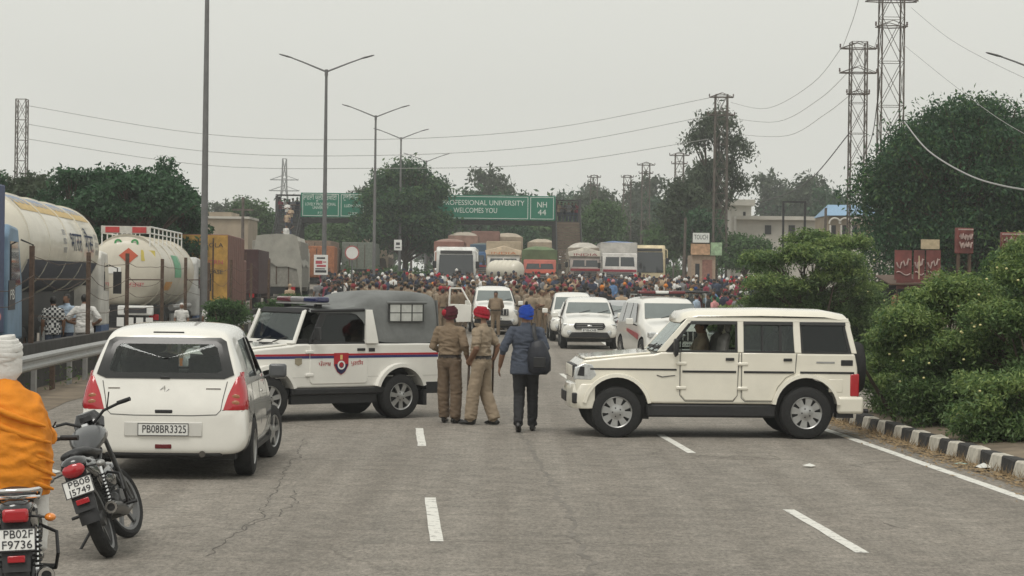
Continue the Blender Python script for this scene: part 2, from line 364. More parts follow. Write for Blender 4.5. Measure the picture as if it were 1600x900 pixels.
# dry leaves, grit and dead grass along the kerb: nobody could count it
mb = MB(); rr = random.Random(3)
for k in range(2600):
    d = rr.uniform(15, 35) if k < 2300 else rr.uniform(50, 70); off = 7.04 - abs(rr.gauss(0, 0.22)); a = rr.uniform(0, PI); l = rr.uniform(.015, .06); wd = rr.uniform(.008, .02); x = off + cx(d); z = gz(d) + rr.uniform(.004, .02)
    dx, dy = math.cos(a), math.sin(a); mb.add([(x - dx * l, d - dy * l, z), (x + dy * wd, d - dx * wd, z + rr.uniform(0, .012)), (x + dx * l, d + dy * l, z + rr.uniform(0, .02)), (x - dy * wd, d + dx * wd, z)], [(0, 1, 2, 3)])
for k in range(900):
    d = rr.uniform(16, 34.5); x = 7.02 + cx(d) + rr.uniform(-.06, .03); h = rr.uniform(.04, .16); a = rr.uniform(-.1, .1); mb.add([(x, d, 0), (x + .008, d, 0), (x + a + .004, d + rr.uniform(-.08, .08), h)], [(0, 1, 2)])
tag(mb.build('dry_leaf_litter', mat('dry_leaves', (0.24, 0.17, 0.09), 0.95, var=0.4, scale=20), smooth=0), 'dry brown leaves and grass along the painted kerb', 'leaf litter', kind='stuff')
# dusty roadside strip between guard rail and asphalt
mb = MB(); vs = []
for k in range(61):
    d = 8 + k * 2; vs += [(-6.4 + cx(d), d, gz(d) + .03), (-5.55 + cx(d) + 0.25 * noise.noise((d * .6, 3, 0)), d, gz(d) + .006)]
mb.add(vs, [(2 * k, 2 * k + 1, 2 * k + 3, 2 * k + 2) for k in range(60)])
tag(mb.build('verge_dust', DIRT), kind='structure')
def litter(px, py, sx, sy, h, label, m):
    d = FPX * HCAM / (py - 440 - (px - 800) * ROLL); x = gx(px, d); mb = MB(); rr = random.Random(px); n = 9; top = []; 
    pts = [(math.cos(2 * PI * i / n) * sx * rr.uniform(.6, 1.1), math.sin(2 * PI * i / n) * sy * rr.uniform(.6, 1.1), rr.uniform(.004, h * .5)) for i in range(n)]
    mb.add(pts + [(0, 0, h)], [(i, (i + 1) % n, n) for i in range(n)])
    mb.add([(a * .6, b * .6, c * .4 + .002) for a, b, c in pts], [tuple(range(n))])
    o = mb.build('paper_scrap', m, smooth=0); o.location = (x, d, 0.006); return tag(o, label, 'litter')
PAPER = mat('crumpled_paper', (0.62, 0.62, 0.58), 0.9, var=0.08)
litter(1265, 730, .09, .07, .04, 'small crumpled white paper lying on the asphalt in the lane', PAPER)
litter(1537, 733, .13, .10, .07, 'crumpled white plastic scrap lying at the foot of the kerb', PAPER)
litter(1500, 726, .12, .05, .02, 'flat pale green scrap beside the kerb stones', mat('green_scrap', (0.35, 0.48, 0.42), .9, var=.1))
litter(78, 740, .12, .08, .05, 'white paper scrap on the ground beside the leaning motorcycle', PAPER)
# ------------------------------------------------------------------ people: lofted limbs fused by a voxel remesh into one surface
def lerp3(a, b, t): return Vector(a) * (1 - t) + Vector(b) * t
def hand_segs(mb, wrist, elbow, side, curl=0.5, palm_n=None):
    # palm and five bent fingers continuing the forearm
    w = Vector(wrist); f = (w - Vector(elbow)).normalized(); up = Vector(palm_n) if palm_n else Vector((-side, 0, 0))
    up = (up - up.dot(f) * f).normalized(); lat = f.cross(up)
    segs = [(w, w + f * .09)]
    mb.loft([w - f * .01, w + f * .03, w + f * .085], [(.021, .028), (.017, .040), (.014, .042)], 10, ref=up)
    for k, ln in enumerate((.072, .082, .076, .06)):
        b = w + f * .082 + lat * (.030 - .020 * k); a1 = curl * .6; a2 = curl * 1.6; d1 = f * math.cos(a1) + up * math.sin(a1); d2 = f * math.cos(a2) + up * math.sin(a2)
        mb.loft([b, b + d1 * ln * .5, b + d1 * ln * .5 + d2 * ln * .55], [(.0095,) * 2, (.009,) * 2, (.0065,) * 2], 6); segs.append((b, b + d1 * ln * .5 + d2 * ln * .5))
    b = w + f * .03 + lat * .036; d1 = (f * .75 + lat * .55 + up * .25 * curl).normalized(); d2 = (f * .9 + lat * .1 + up * .5 * curl).normalized()
    mb.loft([b, b + d1 * .042, b + d1 * .042 + d2 * .034], [(.013,) * 2, (.0105,) * 2, (.008,) * 2], 6); segs.append((b, b + d1 * .07))
    return segs
DEF = dict(rs=(.185, 0, 1.41), ls=(-.185, 0, 1.41), re=(.245, -.03, 1.14), le=(-.245, -.03, 1.14), rw=(.25, .05, .90), lw=(-.25, .05, .90),
           rh=(.09, 0, .92), lh=(-.09, 0, .92), rk=(.105, .02, .50), lk=(-.105, .02, .50), ra=(.115, -.02, .085), la=(-.115, -.02, .085),
           rf=(.05, 1.0), lf=(-.05, 1.0), head=(0, .015, 1.615), hyaw=0.0, belly=0.0, wide=1.0, lean=0.0, trous=.068, sleeve=.6, cuff=.04, beard=False, head_type='hair', curl=.5, shirt_out=False, hem=.84, shawl=False)
HEADW = dict(hair=0, turban=1, cap=2, scarf=3, none=4)
def person_mesh(name, voxel=.03, **kw):
    """Material slots: 0 skin, 1 top, 2 trousers, 3 shoes, 4 hair or headgear, 5 belt, 6 beard."""
    P = dict(DEF); P.update(kw); mb = MB(); S = []       # S: (a, b, r, slot)
    bl, wd = P['belly'], P['wide']
    tor = [((0, 0, .84), (.13, .10)), ((0, 0, .90), (.168 * wd, .118)), ((0, .005, .97), (.172 * wd, .122 + bl * .3)), ((0, .01 + bl * .35, 1.08), (.160 * wd + bl * .2, .115 + bl * .7)), ((0, .01 + bl * .2, 1.20), (.168 * wd, .118 + bl * .4)),
           ((0, .0, 1.31), (.182 * wd, .122)), ((0, -.005, 1.39), (.175 * wd, .105)), ((0, -.01, 1.44), (.12, .085)), ((0, -.005, 1.475), (.074, .074)), ((0, .005, 1.53), (.064, .066)), ((0, .012, 1.57), (.060, .062))]
    mb.loft([p for p, r in tor], [r for p, r in tor], 20, ref=(1, 0, 0))
    if P['shirt_out']: mb.loft([(0, 0, P['hem']), (0, .004, .93), (0, .006, 1.06), (0, .005, 1.16)], [(.196 * wd, .146), (.190 * wd, .140 + bl * .3), (.170 * wd, .128 + bl * .7), (.16 * wd, .115)], 20, ref=(1, 0, 0))
    hc = Vector(P['head']); hr = Matrix.Rotation(P['hyaw'], 3, 'Z')
    mb.ell(hc + hr @ Vector((0, -.008, .025)), (.076, .092, .092), 16, 12); mb.ell(hc + hr @ Vector((0, .022, -.04)), (.060, .068, .078), 14, 10)
    mb.loft([hc + hr @ Vector((0, .085, .022)), hc + hr @ Vector((0, .108, -.022)), hc + hr @ Vector((0, .085, -.028))], [(.009, .009), (.016, .012), (.012, .01)], 8)
    for sx in (-1, 1): mb.ell(hc + hr @ Vector((sx * .079, -.012, -.004)), (.010, .020, .032), 8, 6)
    if P['beard']: mb.ell(hc + hr @ Vector((0, .040, -.085)), (.062, .062, .07), 12, 8)
    ht = P['head_type']
    if ht == 'hair': mb.ell(hc + hr @ Vector((0, -.022, .042)), (.083, .092, .088), 14, 10)
    if ht == 'cap':
        mb.loft([hc + Vector((0, -.01, .05)), hc + Vector((0, -.01, .10)), hc + Vector((0, 0, .125))], [(.090, .105), (.108, .122), (.085, .10)], 16, ref=(1, 0, 0)); mb.ell(hc + hr @ Vector((0, .105, .055)), (.06, .05, .010), 12, 6)
    if ht == 'turban':
        mb.ell(hc + hr @ Vector((0, -.016, .078)), (.104, .122, .086), 16, 10, Matrix.Rotation(R(-12), 3, 'X')); mb.ell(hc + hr @ Vector((0, -.02, .125)), (.082, .098, .062), 14, 8)
    if ht == 'scarf':
        mb.ell(hc + hr @ Vector((0, -.02, .03)), (.098, .112, .12), 16, 10); mb.loft([hc + Vector((0, -.03, 0)), hc + Vector((0, -.045, -.12)), hc + Vector((0, -.05, -.24))], [(.09, .09), (.085, .08), (.13, .08)], 14, ref=(1, 0, 0))
    for s_, q in ((1, 'r'), (-1, 'l')):
        sh, el, wr = Vector(P[q + 's']), Vector(P[q + 'e']), Vector(P[q + 'w'])
        mb.loft([lerp3(sh, (0, 0, 1.38), .45), sh, lerp3(sh, el, .45), el, lerp3(el, wr, .3), wr], [(.075, .075), (.066, .066), (.056, .056), (.046, .046), (.044, .044), (.029, .029)], 12)
        ks = P['sleeve']                                   # short sleeves flare over the arm
        if ks < 1: e2 = lerp3(sh, el, ks); mb.loft([sh, e2], [(.072, .072), (.066, .066)], 12)
        else: mb.loft([sh, el, lerp3(el, wr, min(.93, ks - 1))], [(.072, .072), (.058, .058), (.046, .046)], 12)
        if ks < 1: S.append((sh, lerp3(sh, el, ks - .03), .07, 1)); S.append((lerp3(sh, el, ks), el, .05, 0)); S.append((el, wr, .04, 0))
        else: S.append((sh, el, .06, 1)); S.append((el, lerp3(el, wr, min(.9, ks - 1)), .045, 1)); S.append((lerp3(el, wr, min(.93, ks - 1) + .02), wr, .03, 0))
        if voxel < .02:
            for a, b in hand_segs(mb, wr, el, s_, P['curl'], P.get(q + 'n')): S.append((a, b, .012, 0))
        else:
            f = (wr - el).normalized(); mb.loft([wr, wr + f * .08, wr + f * .16], [(.03, .03), (.036, .042), (.016, .026)], 8); S.append((wr, wr + f * .16, .03, 0))
        h, k, a = Vector(P[q + 'h']), Vector(P[q + 'k']), Vector(P[q + 'a']); t = P['trous']
        mb.loft([h + Vector((0, 0, .03)), lerp3(h, k, .35), k, lerp3(k, a, .4), a + Vector((0, 0, .0))], [(.102 * wd, .112), (.092, .098), (t + .006, t + .010), (t + .002, t + .010), (t - .006, t + .004)], 14)
        S.append((h, k, .09, 2)); S.append((k, a + Vector((0, 0, .02)), .065, 2))
        fd = Vector((P[q + 'f'][0], P[q + 'f'][1], P[q + 'f'][2] if len(P[q + 'f']) > 2 else 0)).normalized(); he = a + Vector((0, 0, -.04)) - fd * .06
        mb.loft([he - fd * .02, he + fd * .03, he + fd * .14 + Vector((0, 0, -.004)), he + fd * .215 + Vector((0, 0, -.012)), he + fd * .245 + Vector((0, 0, -.018))], [(.030, .030), (.038, .042), (.044, .036), (.038, .026), (.02, .014)], 12, ref=fd.cross(Vector((0, 0, 1))))
        S.append((he, he + fd * .22, .035, 3))
    if P['shawl']: mb.loft([(0, -.03, .80), (0, -.03, .95), (0, -.03, 1.15), (0, -.02, 1.32), (0, -.015, 1.42), (0, -.01, 1.48)], [(.27, .21), (.285, .22), (.28, .20), (.235, .165), (.15, .12), (.075, .075)], 20, ref=(1, 0, 0))
    me = mb.mesh('tmp', [], 0); o = bpy.data.objects.new('tmp', me); COL.objects.link(o)
    m = o.modifiers.new('r', 'REMESH'); m.mode = 'VOXEL'; m.voxel_size = voxel; m.use_smooth_shade = True
    s2 = o.modifiers.new('s', 'SMOOTH'); s2.factor = .5; s2.iterations = 3 if voxel < .02 else 1
    out = evalmesh(o); bpy.data.objects.remove(o); out.name = name
    # slots from the nearest bone
    S.append((Vector((0, .01 + bl * .3, 1.03)), Vector((0, 0, 1.36)), .16, 1)); S.append((Vector((0, 0, .86)), Vector((0, 0, .985)), .15, 1 if P['shirt_out'] or P['shawl'] else 2))
    S.append((Vector((-.12, 0, 1.40)), Vector((.12, 0, 1.40)), .075, 1)); S.append((Vector((0, 0, 1.50)), Vector((0, .01, 1.56)), .055, 0)); S.append((hc, hc + Vector((0, 0, .02)), .09, 0))
    npoly = len(out.polygons); C = np.zeros(npoly * 3); out.polygons.foreach_get('center', C); C = C.reshape(-1, 3)
    best = np.full(npoly, 1e9); sl = np.zeros(npoly, int)
    for a, b, r, k in S:
        a = np.array(a); b = np.array(b); ab = b - a; t = np.clip(((C - a) @ ab) / max(1e-9, ab @ ab), 0, 1); dd = np.linalg.norm(C - (a + t[:, None] * ab), axis=1) - r
        q = dd < best; best[q] = dd[q]; sl[q] = k
    z = C[:, 2]; core = (np.abs(C[:, 0]) < .30)
    if not P['shirt_out'] and not P['shawl']:
        body = ((sl == 1) | (sl == 2)) & (np.hypot(C[:, 0] / .21, C[:, 1] / .27) < 1.0)
        sl[body & (z > 1.035)] = 1; sl[body & (z > .99) & (z <= 1.035)] = 5; sl[body & (z <= .99)] = 2
    else: sl[(sl == 2) & (z > P['hem'] - .005) & (np.hypot(C[:, 0] / .24, C[:, 1] / .2) < 1.0)] = 1
    if P['shirt_out']: sl[(sl == 1) & (z < P['hem'] - .004) & (np.hypot(C[:, 0] / .24, C[:, 1] / .2) < 1.0)] = 2
    if P['shawl']: sl[((sl == 1) | (sl == 2) | (sl == 0)) & (z < 1.47) & (z > .79) & (np.hypot(C[:, 0], C[:, 1]) > .12)] = 1
    rel = (C - np.array(hc)) @ np.array(hr); hd = (sl == 0) & (z > 1.50) & (np.hypot(rel[:, 0], rel[:, 1]) < .16)
    if ht == 'hair': sl[hd & ((rel[:, 2] > .062) | ((rel[:, 1] < -.02) & (rel[:, 2] > -.055)) | ((rel[:, 1] < .035) & (rel[:, 2] > .015)))] = 4
    if ht == 'turban': sl[hd & (rel[:, 2] - .12 * rel[:, 1] * 3 > .018) | (hd & (rel[:, 1] < -.03) & (rel[:, 2] > -.03))] = 4
    if ht == 'cap': sl[hd & (rel[:, 2] > .045)] = 4; sl[hd & (rel[:, 2] <= .045) & (rel[:, 1] < -.01) & (rel[:, 2] > -.05)] = 6
    if ht == 'scarf': sl[hd & ((rel[:, 1] < .055) | (rel[:, 2] > .07))] = 4
    if P['beard'] or ht == 'turban': sl[hd & (rel[:, 2] < -.028) & (rel[:, 1] > .0) & (rel[:, 2] > -.17) & (z > 1.50)] = 6
    if voxel < .02:      # cloth folds: ridges that gather at waist, elbows and knees
        nv_ = len(out.vertices); co = np.zeros(nv_ * 3); out.vertices.foreach_get('co', co); co = co.reshape(-1, 3); nn = np.array([v.normal for v in out.vertices]); cl = np.zeros(nv_, bool)
        for p_, s_ in zip(out.polygons, sl):
            if s_ in (1, 2): cl[list(p_.vertices)] = True
        for i in np.nonzero(cl)[0]:
            x_, y_, z_ = co[i]; a_ = noise.noise((x_ * 7 + z_ * 5, y_ * 7 - z_ * 2, z_ * 17)); b_ = noise.noise((x_ * 16, y_ * 16 + 5, z_ * 24 + x_ * 12)); g_ = .6 + .8 * max(0, 1 - abs(z_ - 1.08) * 5) + .3 * max(0, 1 - abs(z_ - .48) * 5) + .4 * max(0, 1 - abs(z_ - .16) * 7) - (.25 if z_ < .98 else 0)
            co[i] += nn[i] * (.013 * (1 - 2 * abs(a_)) - .004 + .005 * b_) * g_ * (1.1 if P['shawl'] else 1)
        out.vertices.foreach_set('co', co.ravel())
    out.materials.clear()
    for k in range(7): out.materials.append(SKIN)
    out.polygons.foreach_set('material_index', sl.astype(np.int32)); out.polygons.foreach_set('use_smooth', [True] * npoly); out.update()
    return out
def dress(o, mats):                                        # slots linked to the object so that meshes are shared
    for k, m in enumerate(mats):
        o.material_slots[k].link = 'OBJECT'; o.material_slots[k].material = m
def cloth(name, c, var=.11, bump=.8): return mat(name, c, .85, var=var, scale=7, bump=bump, bscale=11)
KHAKI = cloth('khaki_drill', (.205, .150, .098)); KHAKI2 = cloth('light_khaki', (.30, .235, .165)); KHAKI3 = cloth('faded_khaki', (.27, .22, .165)); KHAKID = cloth('brown_khaki', (.14, .098, .064))
SHOE = mat('black_leather', (.014, .013, .012), .4, var=.2); BELT = mat('brown_belt', (.022, .014, .010), .45, var=.2)
REDT = cloth('red_turban_cloth', (.36, .012, .028)); MAROON = cloth('maroon_turban_cloth', (.075, .010, .018)); BLUET = cloth('royal_blue_turban_cloth', (.010, .055, .36)); NAVY = cloth('navy_cloth', (.022, .028, .055))
ORANGE = cloth('orange_shawl_cloth', (.72, .24, .012), .1); WHITEC = cloth('white_cotton', (.66, .65, .62), .06); SLATE = cloth('slate_blue_shirt', (.055, .066, .092), .15); BLKT = cloth('black_cloth', (.016, .016, .018)); PINK = cloth('pink_cloth', (.55, .25, .25))
GREYC = cloth('grey_cloth', (.20, .20, .205)); OLIVE = cloth('olive_cloth', (.10, .11, .05)); BLUEC = cloth('blue_cloth', (.10, .19, .36)); LBLUE = cloth('pale_blue_cloth', (.36, .45, .55)); MAGEN = cloth('wine_cloth', (.24, .03, .06)); TAN = cloth('tan_cloth', (.42, .31, .21)); YEL = cloth('mustard_cloth', (.48, .30, .06)); GREENC = cloth('green_cloth', (.04, .15, .08)); ORG2 = cloth('saffron_cloth', (.62, .20, .03))
DENIM = cloth('denim', (.045, .06, .10))
def person(mesh, label, x, y, rz, mats, group=None, name='person', z=None, scale=1.0):
    o = add_mesh(name, mesh, None, (x, y, gz(y) if z is None else z), rz); o.scale = (scale,) * 3; dress(o, mats); return tag(o, label, 'person', group)
def wrap_turban(parent, hc, hyaw, m, loose=False, m2=None):
    # a wound turban: overlapping bands of cloth laid round the head, with a pleated front
    mb = MB(); rr = random.Random(5)
    n = 26
    for k in range(7):
        tilt = R(16 - k * 3.5) * (1 if k % 2 else -1); zc = .006 + k * .0215; ra = (.088, .096, .100, .098, .090, .075, .052)[k]; path = []
        for i in range(n):
            a = 2 * PI * i / n; path.append(Vector((math.cos(a) * ra, math.sin(a) * (ra + .018) - .012, zc + math.sin(tilt) * math.cos(a) * .09 + (.030 - k * .004) * math.sin(a))))
        vs = []
        for i, p in enumerate(path):
            out = Vector((p.x, p.y, 0)).normalized()
            for q in range(6):
                an = 2 * PI * q / 6; vs.append(p + out * math.cos(an) * .011 + Vector((0, 0, 1)) * math.sin(an) * .021)
        mb.add(vs, [(i * 6 + q, i * 6 + (q + 1) % 6, ((i + 1) % n) * 6 + (q + 1) % 6, ((i + 1) % n) * 6 + q) for i in range(n) for q in range(6)])
    mb.ell((0, -.012, .065), (.094, .110, .092), 18, 10)
    o = mb.build('turban', m, parent, 60); o.location = hc; o.rotation_euler = (0, 0, hyaw); return o
def eyes(parent, hc, hyaw):
    for s_ in (-1, 1): o = MB().ell((s_ * .031, .082, .012), (.013, .008, .007), 8, 6).build('eye', HAIR, parent); o.location = hc; o.rotation_euler = (0, 0, hyaw)
# --- the three in the road
hc1 = Vector((0, .03, 1.615))
m1 = person_mesh('policeman_back', .011, head_type='none', belly=.06, wide=1.05, sleeve=1.3, rw=(.27, .10, .93), re=(.285, -.05, 1.16), lw=(-.20, .22, 1.06), le=(-.27, -.02, 1.14), head=hc1, hyaw=-.2, beard=True, trous=.085, rk=(.115, .02, .5), ra=(.12, -.02, .085), la=(-.10, .05, .085), rf=(.35, 1), lf=(-.25, 1))
p = person(m1, 'khaki policeman with maroon turban and bamboo cane seen from behind', gx(701, 31.9), 31.9, R(-25), [SKIN, KHAKI, KHAKID, SHOE, MAROON, BELT, HAIR], scale=1.0)
wrap_turban(p, hc1, -.2, MAROON); MB().ell((-.05, -.125, .055), (.042, .03, .05), 10, 8).build('turban_knot', REDT, p, loc=hc1); eyes(p, hc1, -.2)
hc2 = Vector((0, .03, 1.615))
m2 = person_mesh('policeman_side', .011, head_type='none', belly=.05, wide=1.0, sleeve=.75, rw=(.22, -.06, .95), re=(.27, -.12, 1.17), lw=(-.16, .12, .98), le=(-.25, -.04, 1.14), head=hc2, hyaw=.5, beard=True, trous=.090, rk=(.11, .0, .5), ra=(.12, -.16, .085), la=(-.12, .12, .085), lk=(-.11, .08, .5), rf=(.15, 1), lf=(-.2, 1))
p2x = gx(752, 31.6)
p = person(m2, 'khaki policeman with bright red turban looking sideways, cane behind his arm', p2x, 31.6, R(62), [SKIN, KHAKI2, KHAKI2, SHOE, REDT, BELT, HAIR])
wrap_turban(p, hc2, .5, REDT); eyes(p, hc2, .5)
hc3 = Vector((0, .03, 1.61))
m3 = person_mesh('walking_man', .011, head_type='none', sleeve=1.15, shirt_out=True, hem=.80, wide=1.12, lw=(-.36, .05, .90), le=(-.31, -.06, 1.15), rw=(.24, .14, 1.0), re=(.28, -.06, 1.14), rk=(.10, .10, .50), ra=(.10, .14, .085), lk=(-.085, .04, .49), la=(-.085, -.22, .12), lf=(0, 1, -.45), rf=(.08, 1), head=hc3, trous=.072, beard=True)
p3x, p3d = gx(820, 30.3), 30.3
p = person(m3, 'man in slate shirt and blue turban walking away with a shoulder bag', p3x, p3d, R(-2), [SKIN, SLATE, BLKT, SHOE, BLUET, BELT, HAIR], scale=1.03)
wrap_turban(p, hc3, 0, BLUET); MB().ell((.0, -.01, .175), (.022, .022, .035), 8, 6).build('turban_top_knot', BLKT, p, loc=hc3)
# shoulder bag: a thing of its own, hanging behind the right hip
bg_ = thing('shoulder_bag', 'soft black shoulder bag hanging on the back of the man in slate', 'bag', (p3x + .17, p3d - .17, 1.10))
mb = MB(); mb.loft([(.03, 0, -.27), (.03, 0, -.22), (.02, 0, -.05), (0, 0, .10), (-.01, 0, .19), (-.02, 0, .22)], [(.10, .05), (.16, .085), (.17, .10), (.14, .085), (.09, .05), (.03, .02)], 18, ref=(1, 0, 0)); mb.build('bag_body', mat('black_nylon', (.012, .014, .022), .5, var=.3, scale=8, bump=.6), bg_, 60)
MB().loft([(-.02, 0, .20), (-.05, .02, .30), (-.06, .06, .40), (-.06, .14, .455), (-.05, .24, .44)], [(.028, .006)] * 5, 8, ref=(1, 0, 0)).build('strap', BLACK, bg_)
MB().loft([(.04, .055, .16), (.12, .08, .02), (.16, .07, -.16)], [(.018, .005)] * 3, 8, ref=(1, 0, 0)).build('strap', BLACK, bg_)
MB().box(-.06, .11, -.104, -.085, -.17, -.02).build('front_pocket', BLACK, bg_, bevel=.012)
CANE = mat('bamboo_cane', (.05, .032, .02), .5, var=.3, scale=14)
c1 = Vector((gx(701, 31.9), 31.9, 0)); a = c1 + Matrix.Rotation(R(-25), 3, 'Z') @ Vector((.272, .12, .86)); b = Vector((gx(729, 31.6), 31.55, 0.012))
o = MB().tube([b, lerp3(b, a, .5), a + (a - b).normalized() * .10], [.018, .019, .018], 8).build('bamboo_cane', CANE); tag(o, 'long dark bamboo cane resting on the road, held by the maroon turbaned policeman', 'cane')
a = PX(768, 620, 31.3); b = PX(774, 528, 31.3)
hnd = Vector((p2x, 31.6, 0)) + Matrix.Rotation(R(62), 3, 'Z') @ Vector((.22, -.03, .90))
o = MB().tube([Vector((hnd.x + .03, hnd.y - .02, .47)), Vector((hnd.x + .035, hnd.y - .025, .9)), Vector((hnd.x + .07, hnd.y - .03, 1.34))], [.015, .017, .016], 8).build('bamboo_cane', CANE); tag(o, 'short dark cane held upright behind the red turbaned policeman', 'cane')
# ------------------------------------------------------------------ vehicle helpers (x forward, y left, z up)
def wheel(parent, x, y, r, wd, style='steel', steer=0.0, n=30, camber=0):
    o_side = 1 if y > 0 else -1
    mb = MB(); h = wd / 2
    mb.lathe([(r * .62, -h), (r * .86, -h * 1.02), (r * .96, -h * .86), (r, -h * .55), (r, h * .55), (r * .96, h * .86), (r * .86, h * 1.02), (r * .62, h), (r * .60, h * .5), (r * .60, -h * .5)], (0, 0, 0), 'y', n)
    wl = mb.build('wheel', TYRE, parent, 40); wl.location = (x, y, r); wl.rotation_euler = (camber, 0, steer)
    q = o_side; f = h * q
    mb = MB(); mb.lathe([(r * .615, f * .95), (r * .60, f * .98), (r * .57, f * .90), (r * .56, f * .55), (r * .615, f * .5)], (0, 0, 0), 'y', n)
    nsp = {'cap8': 8, 'alloy5': 5, 'alloy6': 6, 'alloy7': 7, 'steel': 8}[style]
    for k in range(nsp):
        a = 2 * PI * k / nsp + .2; w0 = r * (.085 if style in ('cap8', 'steel') else .085); w1 = r * (.15 if style in ('cap8', 'steel') else .11)
        u = Vector((math.cos(a), 0, math.sin(a))); t = Vector((-math.sin(a), 0, math.cos(a)))
        q4 = [u * r * .22 - t * w0 + Vector((0, f * .84, 0)), u * r * .22 + t * w0 + Vector((0, f * .84, 0)), u * r * .575 + t * w1 + Vector((0, f * .86, 0)), u * r * .575 - t * w1 + Vector((0, f * .86, 0))]
        mb.panel(q4, (0, -f * .25, 0))
    mb.lathe([(0.001, f * .93), (r * .12, f * .93), (r * .16, f * .87), (r * (.33 if style == 'cap8' else .25), f * .84), (r * (.33 if style == 'cap8' else .25), f * .6), (.001, f * .6)], (0, 0, 0), 'y', n)
    mb.build('rim', SILVER, wl, 30)
    MB().lathe([(0.001, f * .45), (r * .58, f * .45), (r * .58, f * .40), (.001, f * .40)], (0, 0, 0), 'y', n).build('brake_drum', BLACK, wl, 30)
    if style != 'alloy5':
        mb = MB()
        for k in range(5):
            a = 2 * PI * k / 5; mb.cyl((math.cos(a) * r * .17, f * .86, math.sin(a) * r * .17), (math.cos(a) * r * .17, f * .93, math.sin(a) * r * .17), r * .03, n=6)
        mb.build('wheel_nuts', BLACK, wl)
    return wl
def carve(o, cutters):
    # subtract closed cutter meshes, bake the result
    cs = []
    for c in cutters:
        t = bpy.data.objects.new('cut', c.mesh('cut', [DARKI], 0)); COL.objects.link(t); t.parent = o.parent; cs.append(t)
        m = o.modifiers.new('b', 'BOOLEAN'); m.operation = 'DIFFERENCE'; m.object = t; m.solver = 'EXACT'; m.material_mode = 'TRANSFER'
    bpy.context.view_layer.update(); me = evalmesh(o); o.modifiers.clear(); old = o.data; o.data = me
    for t in cs: bpy.data.objects.remove(t)
    me.polygons.foreach_set('use_smooth', [True] * len(me.polygons)); me.set_sharp_from_angle(angle=R(32)); return o
def loft_body(stations, n_sub=2):
    """stations: (x, zl, zs, zt, wl, wm, ws, wt, crown)"""
    mb = MB(); rings = []
    for (x, zl, zs, zt, wl, wm, ws, wt, cr) in stations:
        zm = zl + (zs - zl) * .55
        half = [(0, zl), (wl * .75, zl), (wl * .97, zl + .015), (wm, zl + .11), (wm, zm), (ws + .004, zs - .03), (ws - .012, zs + (zt - zs) * .10), ((ws * .45 + wt * .55), zs + (zt - zs) * .55), (wt + .012, zs + (zt - zs) * .86), (wt - .035, zs + (zt - zs) * .985), (wt * .6, zt + cr * .7), (0, zt + cr)]
        rings.append([(x, y, z) for y, z in half] + [(x, -y, z) for y, z in half[-2:0:-1]])
    n = len(rings[0]); vs = [v for r in rings for v in r]
    fs = [(i * n + k, i * n + (k + 1) % n, (i + 1) * n + (k + 1) % n, (i + 1) * n + k) for i in range(len(rings) - 1) for k in range(n)] + [tuple(range(n)), tuple(range((len(rings) - 1) * n, len(rings) * n))]
    mb.add(vs, fs); return mb
def plate(parent, txt, loc, face, w_=.5, h_=.12, two=None, rz=None, tilt=None):
    o = MB().box(-w_ / 2, w_ / 2, -.004, .004, -h_ / 2, h_ / 2).build('number_plate', PLATEW, parent, bevel=.004)
    o.location = loc; o.rotation_euler = {'-y': (0, 0, 0), '-x': (0, 0, R(-90)), '+x': (0, 0, R(90)), '+y': (0, 0, PI)}[face]
    fr = MB()
    for a in ((-w_ / 2, w_ / 2, h_ / 2 - .006, h_ / 2), (-w_ / 2, w_ / 2, -h_ / 2, -h_ / 2 + .006), (-w_ / 2, -w_ / 2 + .006, -h_ / 2, h_ / 2), (w_ / 2 - .006, w_ / 2, -h_ / 2, h_ / 2)): fr.box(a[0], a[1], -.008, -.0045, a[2], a[3])
    fr.build('plate_border', PLATEK, o)
    if two: text('plate_letters', txt, h_ * .50, PLATEK, o, (.012, -.006, h_ * .22), '-y', w_ * .74); text('plate_letters', two, h_ * .50, PLATEK, o, (0.005, -.006, -h_ * .24), '-y', w_ * .76)
    else: text('plate_letters', txt, h_ * .86, PLATEK, o, (.012, -.006, 0), '-y', w_ * .86)
    return o
def quadp(parent, name, q, t, m, bevel=0.0): return MB().panel(q, t).build(name, m, parent, 40, bevel)
def mirror_part(parent, x, y, z, s_, m, sz=(.06, .10, .16)):
    mb = MB(); mb.box(x - sz[0] / 2, x + sz[0] / 2, y - sz[1], y + sz[1], z - sz[2] / 2, z + sz[2] / 2); o = mb.build('wing_mirror', m, parent, bevel=.03, seg=3)
    MB().tube([(x, y - s_ * sz[1] * .8, z - sz[2] * .35), (x - .02, y - s_ * (sz[1] + .10), z - sz[2] * .6)], .018, 8).build('mirror_arm', BLACK, o); return o
def seats(parent, rows, z, m=SEAT, wd=.5, hh=.52):
    for x in rows:
        for y in (-.36, .36):
            mb = MB(); mb.loft([(x, y, z - .1), (x - .05, y, z + .25), (x - .09, y, z + hh - .12), (x - .10, y, z + hh - .08)], [(wd / 2, .09), (wd / 2, .08), (wd / 2 - .05, .06), (wd / 4, .03)], 14, ref=(0, 1, 0))
            mb.ell((x - .11, y, z + hh), (.05, .13, .085), 10, 8); mb.build('car_seat', m, parent)
def car_root(name, label, cat, x, y, heading, group=None):   # heading: 0 = away from the camera (+Y), counter-clockwise positive
    return thing(name, label, cat, (x, y, gz(y)), PI / 2 + heading, group)

